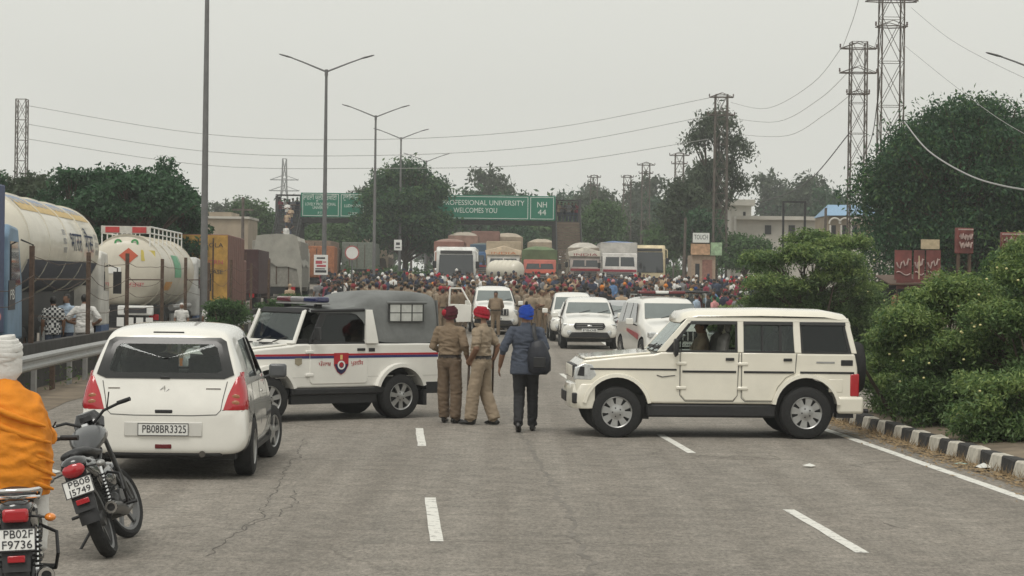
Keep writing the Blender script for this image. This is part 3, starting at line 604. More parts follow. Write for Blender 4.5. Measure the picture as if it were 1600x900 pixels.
# ------------------------------------------------------------------ white hatchback seen from behind
def hatchback():
    d = 22.35; t = car_root('white_hatchback', 'white hatchback parked beside the guard rail, number plate PB08BR3325', 'car', gx(261, d) - .085, d + 1.88, R(1.2)); t.scale = (1, 1.03, 1.07)
    st = [(-1.885, .38, .52, .60, .50, .58, .60, .58, .0), (-1.882, .29, .58, .70, .72, .80, .79, .74, .0), (-1.85, .26, .66, .80, .79, .85, .83, .76, .01), (-1.80, .25, .72, .93, .80, .86, .835, .765, .012), (-1.76, .25, .80, 1.07, .81, .865, .835, .73, .012),
          (-1.69, .25, .88, 1.25, .81, .865, .83, .69, .015), (-1.60, .25, .92, 1.40, .81, .865, .825, .645, .02), (-1.52, .24, .93, 1.475, .81, .865, .82, .625, .02), (-1.40, .24, .93, 1.50, .81, .865, .82, .62, .025), (-1.0, .22, .93, 1.52, .81, .865, .82, .625, .03), (-.3, .22, .92, 1.53, .81, .86, .82, .63, .03), (.2, .22, .91, 1.49, .81, .86, .82, .62, .03), (.55, .22, .90, 1.31, .81, .855, .81, .63, .03),
          (.95, .23, .89, 1.02, .80, .85, .80, .68, .03), (1.35, .24, .80, .92, .80, .845, .78, .64, .03), (1.65, .26, .72, .82, .76, .81, .74, .6, .02), (1.85, .30, .58, .68, .60, .66, .6, .5, .0)]
    ob = loft_body(st).build('body', [WHITE, DARKI], t, 40); sb = ob.modifiers.new('s', 'SUBSURF'); sb.levels = 2
    ob.data = evalmesh(ob); ob.modifiers.clear()
    from mathutils.bvhtree import BVHTree
    bm = bmesh.new(); bm.from_mesh(ob.data); bvh = BVHTree.FromBMesh(bm); bm.free()
    def rx(y, z):
        h_ = bvh.ray_cast(Vector((-4, y, z)), Vector((1, 0, 0))); return h_[0].x if h_[0] is not None else -1.6
    def sy(x, z, s_):
        h_ = bvh.ray_cast(Vector((x, 4 * s_, z)), Vector((0, -s_, 0))); return h_[0].y if h_[0] is not None else s_ * .8
    def sub_(poly, n=5): return [(poly[i][0] + (poly[(i + 1) % len(poly)][0] - poly[i][0]) * k / n, poly[i][1] + (poly[(i + 1) % len(poly)][1] - poly[i][1]) * k / n) for i in range(len(poly)) for k in range(n)]
    cut = []
    for x in (-1.17, 1.22):
        for s_ in (-1, 1): cut.append(MB().cyl((x, s_ * .84 - .15, .30), (x, s_ * .84 + .15, .30), .335, n=32))
    vm = MB(); vo = [(-1.64, .95, 1.06, .74, .66), (-1.47, .95, 1.41, .76, .60), (-1.2, .95, 1.46, .77, .60), (-.3, .95, 1.475, .77, .605), (.15, .95, 1.43, .77, .60), (.55, .95, 1.22, .76, .61), (.88, .95, .99, .72, .66)]
    vm.add([(x, y, z) for x, zl, zt, wl, wt in vo for y, z in ((-wl, zl), (wl, zl), (wt, zt), (-wt, zt))], [(i * 4 + k, i * 4 + (k + 1) % 4, (i + 1) * 4 + (k + 1) % 4, (i + 1) * 4 + k) for i in range(len(vo) - 1) for k in range(4)] + [(0, 1, 2, 3), tuple(range(len(vo) * 4 - 4, len(vo) * 4))]); cut.append(vm)
    outer = [(-.60, 1.005), (.60, 1.005), (.70, 1.045), (.60, 1.375), (.54, 1.41), (-.54, 1.41), (-.60, 1.375), (-.70, 1.045)]
    inner = [(-.53, 1.065), (.53, 1.065), (.585, 1.09), (.52, 1.31), (.47, 1.345), (-.47, 1.345), (-.52, 1.31), (-.585, 1.09)]
    hole = [(-.57, 1.03), (.57, 1.03), (.66, 1.065), (.565, 1.355), (.51, 1.385), (-.51, 1.385), (-.565, 1.355), (-.66, 1.065)]
    cut.append(MB().prism(hole, -2.1, -1.35, 'x')); cut.append(MB().prism([(-.62, 1.02), (.62, 1.02), (.52, 1.40), (-.52, 1.40)], .22, 1.2, 'x'))
    sw = ([(-.28, .985), (.48, .985), (.08, 1.37), (-.28, 1.39)], [(-1.12, 1.0), (-.36, .985), (-.36, 1.39), (-1.06, 1.37)])
    for a in sw:
        cut.append(MB().prism(a, .45, 1.0, 'y')); cut.append(MB().prism(a, -1.0, -.45, 'y'))
    carve(ob, cut)
    def ring(o_, i_, name, m, dx):
        mb = MB(); o_, i_ = sub_(o_), sub_(i_); n = len(o_)
        vs = [(rx(y, z) + dx, y, z) for y, z in o_] + [(rx(y, z) + dx, y, z) for y, z in i_]; mb.add(vs, [(i, (i + 1) % n, n + (i + 1) % n, n + i) for i in range(n)]); return mb.build(name, m, t, 20)
    BB = mat('black_glass_border', (.022, .023, .023), .25, var=.05); q1 = [((a[0] + b[0]) / 2, (a[1] + b[1]) / 2) for a, b in zip(outer, inner)]
    ring([(y * 1.012, z) for y, z in outer], q1, 'rear_screen_border', BB, -.009); ring(q1, inner, 'rear_screen_border', BB, -.009)
    ring(inner, [(y * .05, 1.2 + (z - 1.2) * .05) for y, z in inner], 'rear_window', GLASSC, -.006)
    MB().poly([(1.03, -.60, 1.0), (1.03, .60, 1.0), (.33, .50, 1.41), (.33, -.50, 1.41)]).build('windscreen', GLASSC, t, 0)
    for s_ in (-1, 1):
        for a in sw: MB().poly([(x, sy(x, z, s_) - s_ * .01, z) for x, z in a]).build('side_window', GLASS, t, 0)
        # tail lamp: tall lens wrapping the corner, pointed at the top
        mb = MB(); A = [(-1.0, .70), (-.60, .70), (-.66, .86), (-.735, 1.04), (-.775, 1.08)]; vs = []; n = 8; rows = 9
        for i in range(rows):
            z = .70 + (1.07 - .70) * i / (rows - 1); yin = np.interp(z, [.70, .86, 1.03, 1.07], [.605, .655, .735, .765]); xo = np.interp(z, [.70, .90, 1.07], [-1.60, -1.60, -1.69]); xi = rx(s_ * yin, z)
            for k in range(n):
                f = k / (n - 1)
                if f < .55: yy = yin + (.80 - yin) * f / .55; xx = rx(s_ * min(yy, .80), z); p_ = Vector((xx, s_ * yy, z))
                else: x_ = rx(s_ * .80, z); xx = x_ + (xo - x_) * (f - .55) / .45; p_ = Vector((xx, sy(xx, z, s_), z))
                edge = 0 if i in (0, rows - 1) or k in (0, n - 1) else 1
                vs.append(p_ + Vector((-.018, s_ * .010, 0)) * edge + Vector((-.003, s_ * .003, 0)))
        mb.add(vs, [(i * n + k, i * n + k + 1, (i + 1) * n + k + 1, (i + 1) * n + k) for i in range(rows - 1) for k in range(n - 1)]); tl = mb.build('tail_lamp', REDL, t, 60)
        for z in (.775, .835): MB().ell((rx(s_ * .735, z) - .020, s_ * .735, z), (.008, .042, .024), 12, 8).build('lamp_reflector', mat('dull_amber_lens', (.36, .14, .06), .2, var=.2, coat=.6), tl)
        mirror_part(t, .62, s_ * .95, 1.0, s_, mat('grey_mirror', (.08, .085, .09), .3, var=.05, coat=.5), (.10, .10, .15))
        MB().box(-.20, -.03, sy(-.1, .815, s_) - .012, sy(-.1, .815, s_) + .012, .80, .83).build('door_handle', WHITE, t, bevel=.01)
        MB().box(.3, .9, sy(.6, .54, s_) - .006, sy(.6, .54, s_) + .008, .52, .565).build('side_moulding', BLACK, t, bevel=.006)
        MB().box(-1.0, 1.0, s_ * .80 - .03, s_ * .80 + .012, .22, .27).build('sill', BLACK, t)
        for x in (-.32, -1.08, .55): MB().tube([(x, sy(x, z, s_), z) for z in (.34, .5, .7, .9, .96)], .004, 5).build('door_shut_line', mat('shut_line', (.10, .10, .095), .8, var=0), t)
    GAP = mat('shut_line', (.10, .10, .095), .8, var=0); q = lambda y, z: (rx(y, z) - .001, y, z)
    MB().tube([q(-.64, .98), q(-.60, .80), q(-.585, .70), q(-.54, .655), q(-.3, .645), q(0, .645), q(.3, .645), q(.54, .655), q(.585, .70), q(.60, .80), q(.64, .98)], .0045, 6).build('hatch_shut_line', GAP, t)
    for s_ in (-1, 1): MB().tube([q(s_ * .60, .70), (rx(s_ * .80, .69), s_ * .80, .69), (-1.62, sy(-1.62, .69, s_), .69), (-1.50, sy(-1.5, .66, s_), .66)], .004, 5).build('bumper_shut_line', GAP, t)
    MB().box(rx(0, .5) - .012, -1.84, -.40, .40, .435, .58).build('plate_panel', mat('grey_white_panel', (.60, .59, .55), .35, var=.04), t, bevel=.01)
    plate(t, 'PB08BR3325', (rx(0, .5) - .018, 0, .507), '-x', .52, .125)
    MB().box(rx(0, .67) - .006, -1.80, -.09, .09, .665, .70).build('hatch_handle', BLACK, t, bevel=.008)
    xe = rx(0, .90) - .004; MB().loft([(xe, .045, .895), (xe, -.0, .935), (xe, .0, .865), (xe, -.045, .905)], [(.006, .006)] * 4, 6).build('emblem', CHROME, t)
    for y, w_ in ((.52, .12), (-.50, .15)): MB().box(rx(y, .91) - .006, rx(y, .91) + .004, y - w_ / 2, y + w_ / 2, .90, .916).build('badge', CHROME, t)
    MB().box(rx(0, .34) - .008, -1.80, -.085, .085, .315, .36).build('fog_lamp', mat('dark_red_lens', (.12, .01, .012), .2, var=.1), t, bevel=.008)
    MB().tube([(-1.89, -.40, .265), (-1.6, -.40, .265)], .032, 12).build('exhaust_pipe', mat('exhaust_steel', (.12, .11, .10), .4, .8), t)
    MB().box(rx(0, 1.455) - .004, rx(0, 1.455) + .1, -.16, .16, 1.446, 1.466).build('high_brake_lamp', BLACK, t, bevel=.006)
    MB().box(rx(0, 1.02) - .02, rx(0, 1.02) + .02, -.05, .05, 1.0, 1.03).build('wiper_pivot', BLACK, t, bevel=.008)
    MB().box(-1.7, 1.6, -.72, .72, .20, .34).build('underbody', DARKI, t); MB().box(-1.86, -1.70, -.60, .60, .235, .30).build('bumper_valance', BLACK, t, bevel=.02)
    seats(t, (-.75, .12), .92, hh=.36); MB().box(.7, .98, -.66, .66, .90, 1.0).build('dashboard', DARKI, t, bevel=.03)
    for x, st_ in ((-1.17, 0), (1.22, R(-14))):
        for s_ in (-1, 1): wheel(t, x, s_ * .775, .298, .20, 'alloy5', st_)
    return t
hatchback()

# ------------------------------------------------------------------ cream white side-on utility vehicle
def side_profile_body(parent, upper, arches, wd, zb, m, name='body', bevel=.03, x0=None, x1=None):
    # closed outline: upper points front to rear, then along the sill with round arch cut-outs back to the front
    out = list(upper); cur = []
    for (ax, r, zc) in sorted(arches):
        a0 = math.asin(max(-1, min(1, (zb - zc) / r))); n = 14
        cur += [(ax - r * math.cos(a0 + (PI - 2 * a0) * i / n), zc + r * math.sin(a0 + (PI - 2 * a0) * i / n)) for i in range(n + 1)]
    mb = MB(); mb.prism(out + cur, -wd, wd, 'y'); return mb.build(name, m, parent, 30, bevel, 3)
def arch_flare(parent, ax, zc, r, y0, y1, zb, m, th=.05):
    a0 = math.asin(max(-1, min(1, (zb - zc) / r))); n = 16; mb = MB(); vs = []
    for i in range(n + 1):
        a = a0 + (PI - 2 * a0) * i / n
        for rr_, yy in ((r, y0), (r, y1), (r + th * .8, y1 * .997), (r + th, y0)): vs.append((ax - rr_ * math.cos(a), yy, zc + rr_ * math.sin(a)))
    fs = [(i * 4 + k, i * 4 + (k + 1) % 4, (i + 1) * 4 + (k + 1) % 4, (i + 1) * 4 + k) for i in range(n) for k in range(4)] + [(0, 1, 2, 3), (n * 4, n * 4 + 1, n * 4 + 2, n * 4 + 3)]
    mb.add(vs, fs); return mb.build('wheel_arch', m, parent, 40)
def utility():
    d = 29.35 + .85; t = car_root('cream_utility_vehicle', 'cream white boxy utility vehicle standing side-on across the lanes', 'car', gx(1098.5, d), d, R(90 + 3)); t.scale = (.99, .99, 1.0)
    W = .80; zb = .48
    up = [(1.90, .52), (1.93, .80), (1.88, 1.0), (1.80, 1.07), (1.3, 1.125), (.80, 1.17), (.72, 1.20), (-2.03, 1.20), (-2.07, 1.0), (-2.08, .55), (-2.06, zb)]
    ob = side_profile_body(t, up, [(1.34, .44, .40), (-1.34, .44, .42)], W, zb, CREAMW)
    # tumblehome walls of the cabin: y at height z
    yw = lambda z: W - .005 - (z - 1.20) * .16
    def wall(nm, q, m, th=.035, s_=1, dy=0.0, bevel=.008): return MB().panel([(x, s_ * (yw(z) + dy), z) for x, z in q], (0, -s_ * th, 0)).build(nm, m, t, 40, bevel)
    for s_ in (-1, 1):
        wall('pillar', [(.78, 1.20), (.66, 1.20), (.27, 1.64), (.36, 1.66)], CREAMW, s_=s_)
        wall('pillar', [(-.36, 1.20), (-.45, 1.20), (-.45, 1.655), (-.36, 1.655)], CREAMW, s_=s_)
        wall('pillar', [(-1.17, 1.20), (-1.27, 1.20), (-1.25, 1.655), (-1.15, 1.655)], CREAMW, s_=s_)
        wall('pillar', [(-1.98, 1.20), (-2.06, 1.20), (-1.95, 1.66), (-1.87, 1.66)], CREAMW, s_=s_)
        wall('roof_rail', [(.37, 1.63), (-1.955, 1.63), (-1.945, 1.69), (.34, 1.69)], CREAMW, s_=s_, dy=.004)
        for a, b in ((.33, -.36), (-.45, -1.15), (-1.25, -1.90)): wall('rain_visor', [(a, 1.585), (b, 1.585), (b, 1.635), (a - (.04 if a > 0 else 0), 1.635)], mat('smoked_visor', (.03, .03, .03), .25, var=.05), .012, s_, .022)
        if s_ < 0: wall('window', [(.62, 1.205), (-.36, 1.205), (-.36, 1.64), (.30, 1.64)], GLASSC, .004, s_, -.015, 0)
        wall('window', [(-.45, 1.205), (-1.17, 1.205), (-1.15, 1.64), (-.45, 1.64)], GLASSC, .004, s_, -.015, 0)
        wall('window', [(-1.27, 1.205), (-1.98, 1.205), (-1.88, 1.64), (-1.25, 1.64)], GLASSD, .004, s_, -.012, 0)
        for q in ([(.64, 1.20), (-.36, 1.20), (-.36, 1.225), (.62, 1.225)], [(-.45, 1.20), (-1.17, 1.20), (-1.17, 1.225), (-.45, 1.225)], [(-1.27, 1.20), (-1.98, 1.20), (-1.975, 1.22), (-1.27, 1.22)], [(-.95, 1.22), (-.99, 1.22), (-.99, 1.6), (-.95, 1.6)], [(-.70, 1.22), (-.725, 1.22), (-.725, 1.6), (-.70, 1.6)],
                  [(-1.27, 1.22), (-1.295, 1.22), (-1.275, 1.6), (-1.25, 1.6)], [(-1.93, 1.22), (-1.97, 1.22), (-1.89, 1.6), (-1.85, 1.6)], [(.58, 1.225), (.64, 1.225), (.33, 1.6), (.28, 1.6)], [(-.33, 1.225), (-.36, 1.225), (-.36, 1.6), (-.33, 1.6)]): wall('window_seal', q, BLACK, .02, s_, .004, 0)
        arch_flare(t, 1.34, .40, .44, s_ * (W - .02), s_ * (W + .055), zb, CREAMW, .06); arch_flare(t, -1.34, .42, .44, s_ * (W - .02), s_ * (W + .055), zb, CREAMW, .06)
        # doors: raised skins with rounded lower corners, rubbing strips, handles, hinges
        for dq in ([(.44, 1.195), (.44, .60), (.38, .53), (-.30, .53), (-.36, .60), (-.37, 1.195)], [(-.43, 1.195), (-.43, .58), (-.47, .53), (-.86, .53), (-.93, .72), (-1.05, .86), (-1.18, .92), (-1.19, 1.195)]):
            dr = MB().panel([(x, s_ * (W - .01), z) for x, z in dq], (0, s_ * .024, 0)).build('door', CREAMW, t, 30, .010)
            MB().tube([(x, s_ * (W + .001), z) for x, z in [(a + (.012 if a == max(p[0] for p in dq) else -.012 if a == min(p[0] for p in dq) else 0), b - (.012 if b < .6 else 0)) for a, b in dq]], .006, 5).build('door_gap', mat('shut_line', (.10, .10, .095), .8, var=0), t)
            xa = dq[-1][0]; MB().box(xa + .06, xa + .18, s_ * (W + .02) - .012, s_ * (W + .02) + .012, 1.085, 1.125).build('door_handle', BLACK, dr, bevel=.006)
            xh = dq[0][0]
            for z in (.70, 1.04): MB().box(xh - .08, xh + .07, s_ * (W + .012) - .014, s_ * (W + .012) + .016, z - .025, z + .025).build('hinge', CREAMW, dr, bevel=.015)
            xs_ = min(p[0] for p in dq); MB().box(xs_ + .03, xh - .02, s_ * (W + .016) - .006, s_ * (W + .016) + .008, .915, .945).build('rubbing_strip', BLACK, dr, bevel=.003)
        MB().box(-2.02, -1.25, s_ * W - .006, s_ * W + .008, .915, .945).build('rubbing_strip', BLACK, t, bevel=.003)
        MB().box(.50, 1.72, s_ * W - .006, s_ * W + .008, .940, .965).build('rubbing_strip', BLACK, t, bevel=.003)
        MB().box(-2.0, -1.83, s_ * W - .006, s_ * W + .008, 1.03, 1.11).build('side_marker', BLACK, t, bevel=.01)
        MB().box(-1.86, -1.66, s_ * W - .004, s_ * W + .006, .66, .84).build('fuel_flap', CREAMW, t, bevel=.006)
        MB().box(-1.74, -1.48, s_ * W - .004, s_ * W + .005, 1.06, 1.085).build('badge', GREYM, t)
        MB().box(-2.095, -1.96, s_ * (W - .10), s_ * (W + .008), .60, .92).build('tail_lamp', REDL, t, bevel=.02)
        # rocker and step
        MB().box(-.92, .92, s_ * W - .10, s_ * W - .01, .29, .475).build('rocker', BLACK, t, bevel=.03)
        hl = MB().prism([(1.62, .86), (1.68, 1.02), (1.80, 1.035), (1.93, .97), (1.945, .80), (1.70, .79)], s_ * (W - .26), s_ * (W + .004), 'y').build('headlamp', CLEARL, t, bevel=.02, seg=3)
        MB().prism([(1.80, .85), (1.80, .98), (1.86, .985), (1.90, .86)], s_ * (W + .004), s_ * (W + .008), 'y').build('headlamp_trim', BLACK, hl)
        MB().box(1.84, 1.965, s_ * .62, s_ * .80, .47, .62).build('fog_lamp', BLACK, t, bevel=.02); MB().lathe([(.001, -.004), (.43, -.004), (.43, .004), (.001, .004)], (1.34, s_ * .60, .42), 'y', 24).build('wheel_well', DARKI, t); MB().lathe([(.001, -.004), (.43, -.004), (.43, .004), (.001, .004)], (-1.34, s_ * .60, .42), 'y', 24).build('wheel_well', DARKI, t)
        mirror_part(t, .53, s_ * (W + .14), 1.27, s_, BLACK, (.06, .085, .24))
        MB().box(-2.16, -1.78, s_ * (W - .12), s_ * (W + .03), .36, .60).build('bumper_corner', CREAMW, t, bevel=.04, seg=3)
        MB().box(-2.02, -1.78, s_ * (W - .2), s_ * (W - .02), .30, .52).build('mud_flap', BLACK, t)
    # roof, bonnet lip, bumpers, grille
    mb = MB(); vs = []
    for x, z, w_ in ((.43, 1.70, .62), (.38, 1.745, .66), (.20, 1.78, .69), (-.7, 1.80, .70), (-1.6, 1.79, .70), (-1.9, 1.74, .68), (-1.98, 1.66, .66)):
        vs += [(x, -w_ - .045, z - .085), (x, -w_, z - .02), (x, -w_ * .7, z + .012), (x, 0, z + .025), (x, w_ * .7, z + .012), (x, w_, z - .02), (x, w_ + .045, z - .085), (x, w_ * .9, z - .10), (x, -w_ * .9, z - .10)]
    mb.add(vs, [(i * 9 + k, i * 9 + (k + 1) % 9, (i + 1) * 9 + (k + 1) % 9, (i + 1) * 9 + k) for i in range(6) for k in range(9)] + [tuple(range(9)), tuple(range(54, 63))]); mb.build('roof', CREAMW, t, 50)
    MB().panel([(1.79, -.70, 1.075), (1.79, .70, 1.075), (.86, .72, 1.165), (.86, -.72, 1.165)], (0, 0, .035)).build('bonnet', CREAMW, t, 30, .02)
    quadp(t, 'windscreen', [(.76, -.70, 1.20), (.76, .70, 1.20), (.36, .62, 1.66), (.36, -.62, 1.66)], (.004, 0, .003), GLASSC)
    quadp(t, 'rear_window', [(-2.03, -.62, 1.24), (-2.03, .62, 1.24), (-1.95, .58, 1.62), (-1.95, -.58, 1.62)], (-.004, 0, 0), GLASSD)
    for y in (-.2, .35): MB().tube([(.80, y, 1.205), (.70, y + .35, 1.30)], .009, 6).build('wiper', BLACK, t)
    mb = MB(); mb.prism([(-.62, .82), (.62, .82), (.58, 1.0), (-.58, 1.0)], 1.88, 1.945, 'x'); g = mb.build('grille', BLACK, t, 30, .01)
    for k in range(6): y = -.46 + k * .184; MB().box(1.94, 1.96, y - .03, y + .03, .83, .99).build('grille_bar', CREAMW, g, bevel=.005)
    mb = MB(); vs = []
    for y, x in ((-.84, 1.76), (-.83, 1.86), (-.74, 1.95), (-.45, 2.0), (0, 2.02), (.45, 2.0), (.74, 1.95), (.83, 1.86), (.84, 1.76)): vs += [(x - .02, y * .985, .40), (x + .012, y, .50), (x + .004, y, .66), (x - .03, y * .985, .74), (x - .12, y * .95, .75), (x - .12, y * .95, .40)]
    mb.add(vs, [(i * 6 + k, i * 6 + (k + 1) % 6, (i + 1) * 6 + (k + 1) % 6, (i + 1) * 6 + k) for i in range(8) for k in range(6)] + [tuple(range(6)), tuple(range(48, 54))]); bp = mb.build('front_bumper', CREAMW, t, 40, .012)
    MB().box(2.0, 2.035, -.35, .35, .48, .62).build('bumper_intake', BLACK, bp, bevel=.01)
    MB().box(-2.17, -2.05, -.78, .78, .37, .59).build('rear_bumper', CREAMW, t, bevel=.04, seg=3)
    sp = MB().lathe([(.20, -.09), (.34, -.09), (.365, -.05), (.365, .05), (.34, .09), (.20, .09)], (-2.19, .05, .98), 'x', 28).build('spare_wheel', TYRE, t); MB().lathe([(.001, -.10), (.21, -.10), (.21, .05), (.001, .05)], (-2.19, .05, .98), 'x', 24).build('rim', SILVER, sp)
    MB().box(-1.98, 1.7, -.66, .66, .36, .60).build('underbody', DARKI, t)
    MB().tube([(-1.9, .45, .40), (-2.3, .45, .38)], .03, 8).build('tow_bar', BLACK, t)
    MB().tube([(.9, .5, .34), (-1.0, .5, .34)], .05, 8).build('chassis_rail', BLACK, t)
    MB().box(.86, .94, .52, .58, .25, .48).build('steering_arm', BLACK, t)
    seats(t, (-.18, -1.0), 1.12, hh=.42); MB().box(.45, .74, -.68, .68, 1.15, 1.27).build('dashboard', DARKI, t, bevel=.03)
    MB().lathe([(.17, -.012), (.19, 0), (.17, .012), (.165, 0)], (0, 0, 0), 'x', 20).build('steering_wheel', BLACK, t, loc=(.30, -.36, 1.32))
    for x, r in ((1.34, .355), (-1.34, .365)):
        for s_ in (-1, 1): wheel(t, x, s_ * .735, r, .215, 'cap8')
    mb = MB(); mb.tube([(.78, W + .004, .875), (.70, W + .006, .85), (.60, W + .006, .865), (.52, W + .004, .872)], .006, 6); mb.build('side_emblem', BLACK, t)
    return t
boleroT = utility()
# driver sitting inside, holding the wheel: seat height fixes the figure
drv = person_mesh('driver', .016, head_type='hair', rk=(.12, .42, .86), lk=(-.12, .42, .86), ra=(.13, .50, .50), la=(-.13, .50, .50), rw=(.13, .42, 1.18), lw=(-.13, .42, 1.18), re=(.25, .18, 1.12), le=(-.25, .18, 1.12), hyaw=.15)
bx, by = boleroT.location.x, boleroT.location.y; hd = boleroT.rotation_euler.z
off = Matrix.Rotation(hd, 3, 'Z') @ Vector((-.02, -.36, 0))
person(drv, 'driver in khaki shirt sitting inside the cream utility vehicle', bx + off.x, by + off.y, hd - PI / 2, [SKIN, KHAKI3, KHAKI, SHOE, HAIR, BELT, HAIR], z=-.03, scale=.97)
# ------------------------------------------------------------------ police jeep with grey canvas canopy
CANVAS = mat('grey_canvas', (.165, .172, .168), .9, var=.16, scale=2.2, bump=1.0, detail=3, bscale=4.5)
def jeep():
    t = car_root('police_jeep', 'white police jeep with grey canvas hood and roof light bar, red and blue side stripe', 'jeep', gx(537, 32.4) - .60, 32.75, R(90 + 37)); W = .75; zb = .50
    up = [(1.78, .55), (1.80, .80), (1.76, 1.0), (1.70, 1.06), (1.2, 1.11), (.72, 1.15), (.66, 1.17), (-1.95, 1.17), (-1.97, .60), (-1.95, zb)]
    side_profile_body(t, up, [(1.15, .42, .38), (-1.22, .42, .38)], W, zb, WHITE)
    for s_ in (-1, 1):
        arch_flare(t, 1.15, .38, .42, s_ * (W - .02), s_ * (W + .10), zb, WHITE, .07); arch_flare(t, -1.22, .38, .42, s_ * (W - .02), s_ * (W + .08), zb, WHITE, .07)
        dq = [(.42, 1.165), (.42, .60), (.38, .56), (-.58, .56), (-.62, .60), (-.62, 1.165)]
        dr = MB().panel([(x, s_ * (W - .01), z) for x, z in dq], (0, s_ * .022, 0)).build('door', WHITE, t, 30, .010)
        MB().box(-.56, -.42, s_ * (W + .018) - .01, s_ * (W + .018) + .012, 1.06, 1.10).build('door_handle', BLACK, dr, bevel=.005)
        for z in (.70, 1.05): MB().box(.36, .50, s_ * (W + .01) - .012, s_ * (W + .01) + .016, z - .025, z + .025).build('hinge', WHITE, dr, bevel=.012)
        # stripe in two colours, fender to tail
        rs_ = mat('stripe_red', (.40, .02, .03), .4, var=.04); bs_ = mat('stripe_blue', (.03, .035, .14), .4, var=.04)
        for z0, z1, m in ((.99, 1.02, rs_), (.95, .988, bs_)):
            MB().box(.425, 1.42, s_ * W - .002, s_ * W + .003, z0, z1).build('side_stripe', m, t); MB().box(-.62, .42, s_ * (W + .012) - .002, s_ * (W + .012) + .003, z0, z1).build('side_stripe', m, t); MB().box(-1.94, -.625, s_ * W - .002, s_ * W + .003, z0, z1).build('side_stripe', m, t)
        MB().box(-.75, -.64, s_ * W - .004, s_ * W + .006, 1.045, 1.10).build('side_vent', BLACK, t)
        for z in (.63, .66): MB().box(-1.94, 1.70, s_ * W - .001, s_ * W + .002, z, z + .008).build('crease_shade_strip', mat('crease_shadow', (.5, .49, .45), .5, var=0), t) if z > .65 else None  # thin grey strip coloured as the shade of a body crease
        # black doors tops: sliding window frame and pillar
        def side(nm, q, m, th=.03, dy=0.0, bv=.006): return MB().panel([(x, s_ * (W - .005 + dy - (z - 1.17) * .10), z) for x, z in q], (0, -s_ * th, 0)).build(nm, m, t, 40, bv)
        side('window_frame', [(.44, 1.17), (.32, 1.17), (.10, 1.60), (.20, 1.66)], BLACK); side('window_frame', [(.20, 1.60), (-.60, 1.62), (-.60, 1.70), (.16, 1.68)], BLACK)
        side('window', [(.33, 1.18), (-.56, 1.18), (-.56, 1.61), (.11, 1.61)], GLASSD, .004, -.012, 0)
        side('window_frame', [(.34, 1.17), (-.60, 1.17), (-.60, 1.195), (.33, 1.195)], BLACK)
        side('pillar', [(-.57, 1.17), (-.80, 1.17), (-.71, 1.69), (-.60, 1.69)], WHITE, .06, .045)
        mirror_part(t, .38, s_ * (W + .16), 1.33, s_, BLACK, (.05, .08, .20))
        MB().box(-1.0, .75, s_ * W - .06, s_ * W + .03, .40, .50).build('side_step', BLACK, t, bevel=.02); MB().box(-.80, .73, s_ * W - .10, s_ * W - .015, .26, .395).build('rocker', BLACK, t)
        MB().box(-1.99, -1.72, s_ * W - .10, s_ * W + .005, .38, .56).build('rear_valance', BLACK, t); MB().box(-1.70, -1.64, s_ * W - .16, s_ * W + .05, .20, .44).build('mud_flap', BLACK, t)
        MB().lathe([(.001, .05), (.085, .045), (.10, 0), (.10, -.06), (.001, -.06)], (1.79, s_ * .55, .86), 'x', 20).build('headlamp', CLEARL, t); MB().box(1.795, 1.83, s_ * .66, s_ * .73, .80, .92).build('indicator', AMBER, t)
        MB().box(-2.0, -1.96, s_ * .58, s_ * .72, .62, .86).build('tail_lamp', REDL, t, bevel=.01)
    for x in (1.15, -1.22):
        for s_ in (-1, 1): MB().lathe([(.001, -.004), (.41, -.004), (.41, .004), (.001, .004)], (x, s_ * .55, .40), 'y', 24).build('wheel_well', DARKI, t)
    # crest on the door: shield in red over navy with a white ring, and short lettering either side
    Y = W + .016
    cr = MB().panel([(-.00, Y, 1.03), (-.00, Y, .84), (-.06, Y, .74), (-.13, Y, .695), (-.20, Y, .74), (-.26, Y, .84), (-.26, Y, 1.03)], (0, .004, 0)).build('crest', rs_, t)
    MB().panel([(-.01, Y + .005, .86), (-.06, Y + .005, .75), (-.13, Y + .005, .705), (-.20, Y + .005, .75), (-.25, Y + .005, .86)], (0, .003, 0)).build('crest_lower', mat('crest_navy', (.02, .02, .07), .4, var=0), cr)
    MB().lathe([(.045, .006), (.068, .006), (.068, .013), (.045, .013)], (-.13, Y, .845), 'y', 24).build('crest_ring', PLATEW, cr); MB().box(-.15, -.11, Y + .005, Y + .011, .93, 1.0).build('crest_top', mat('crest_gold', (.7, .5, .2), .4, var=0), cr); MB().lathe([(.001, .005), (.03, .005), (.03, .014), (.001, .014)], (-.13, Y, .845), 'y', 16).build('crest_hub', rs_, cr)
    text('door_lettering', 'ਪੰਜਾਬ', .085, rs_, t, (.16, W + .014, .86), '+y', .22); text('door_lettering', 'ਪੁਲਿਸ', .085, rs_, t, (-.42, W + .014, .87), '+y', .22)
    MB().panel([(.56, W + .002, .96), (.56, W + .002, .87), (.62, W + .002, .84), (.68, W + .002, .87), (.68, W + .002, .96)], (0, .004, 0)).build('fender_badge', mat('badge_grey_gold', (.30, .26, .18), .5, var=.2), t)
    # windscreen in a white frame, wipers, cowl, bonnet
    A = lambda y, z: (.66 - (z - 1.17) * .42, y, z)
    for s_ in (-1, 1): MB().panel([A(s_ * .74, 1.17), A(s_ * .66, 1.17), A(s_ * .62, 1.66), A(s_ * .70, 1.68)], (.03, 0, .012)).build('windscreen_frame', WHITE, t, 30, .006)
    for z0, z1 in ((1.165, 1.215), (1.63, 1.68)): MB().panel([A(-.70, z0), A(.70, z0), A(.68, z1), A(-.68, z1)], (.028, 0, .012)).build('windscreen_frame', WHITE if z0 < 1.5 else BLACK, t, 30, .006)
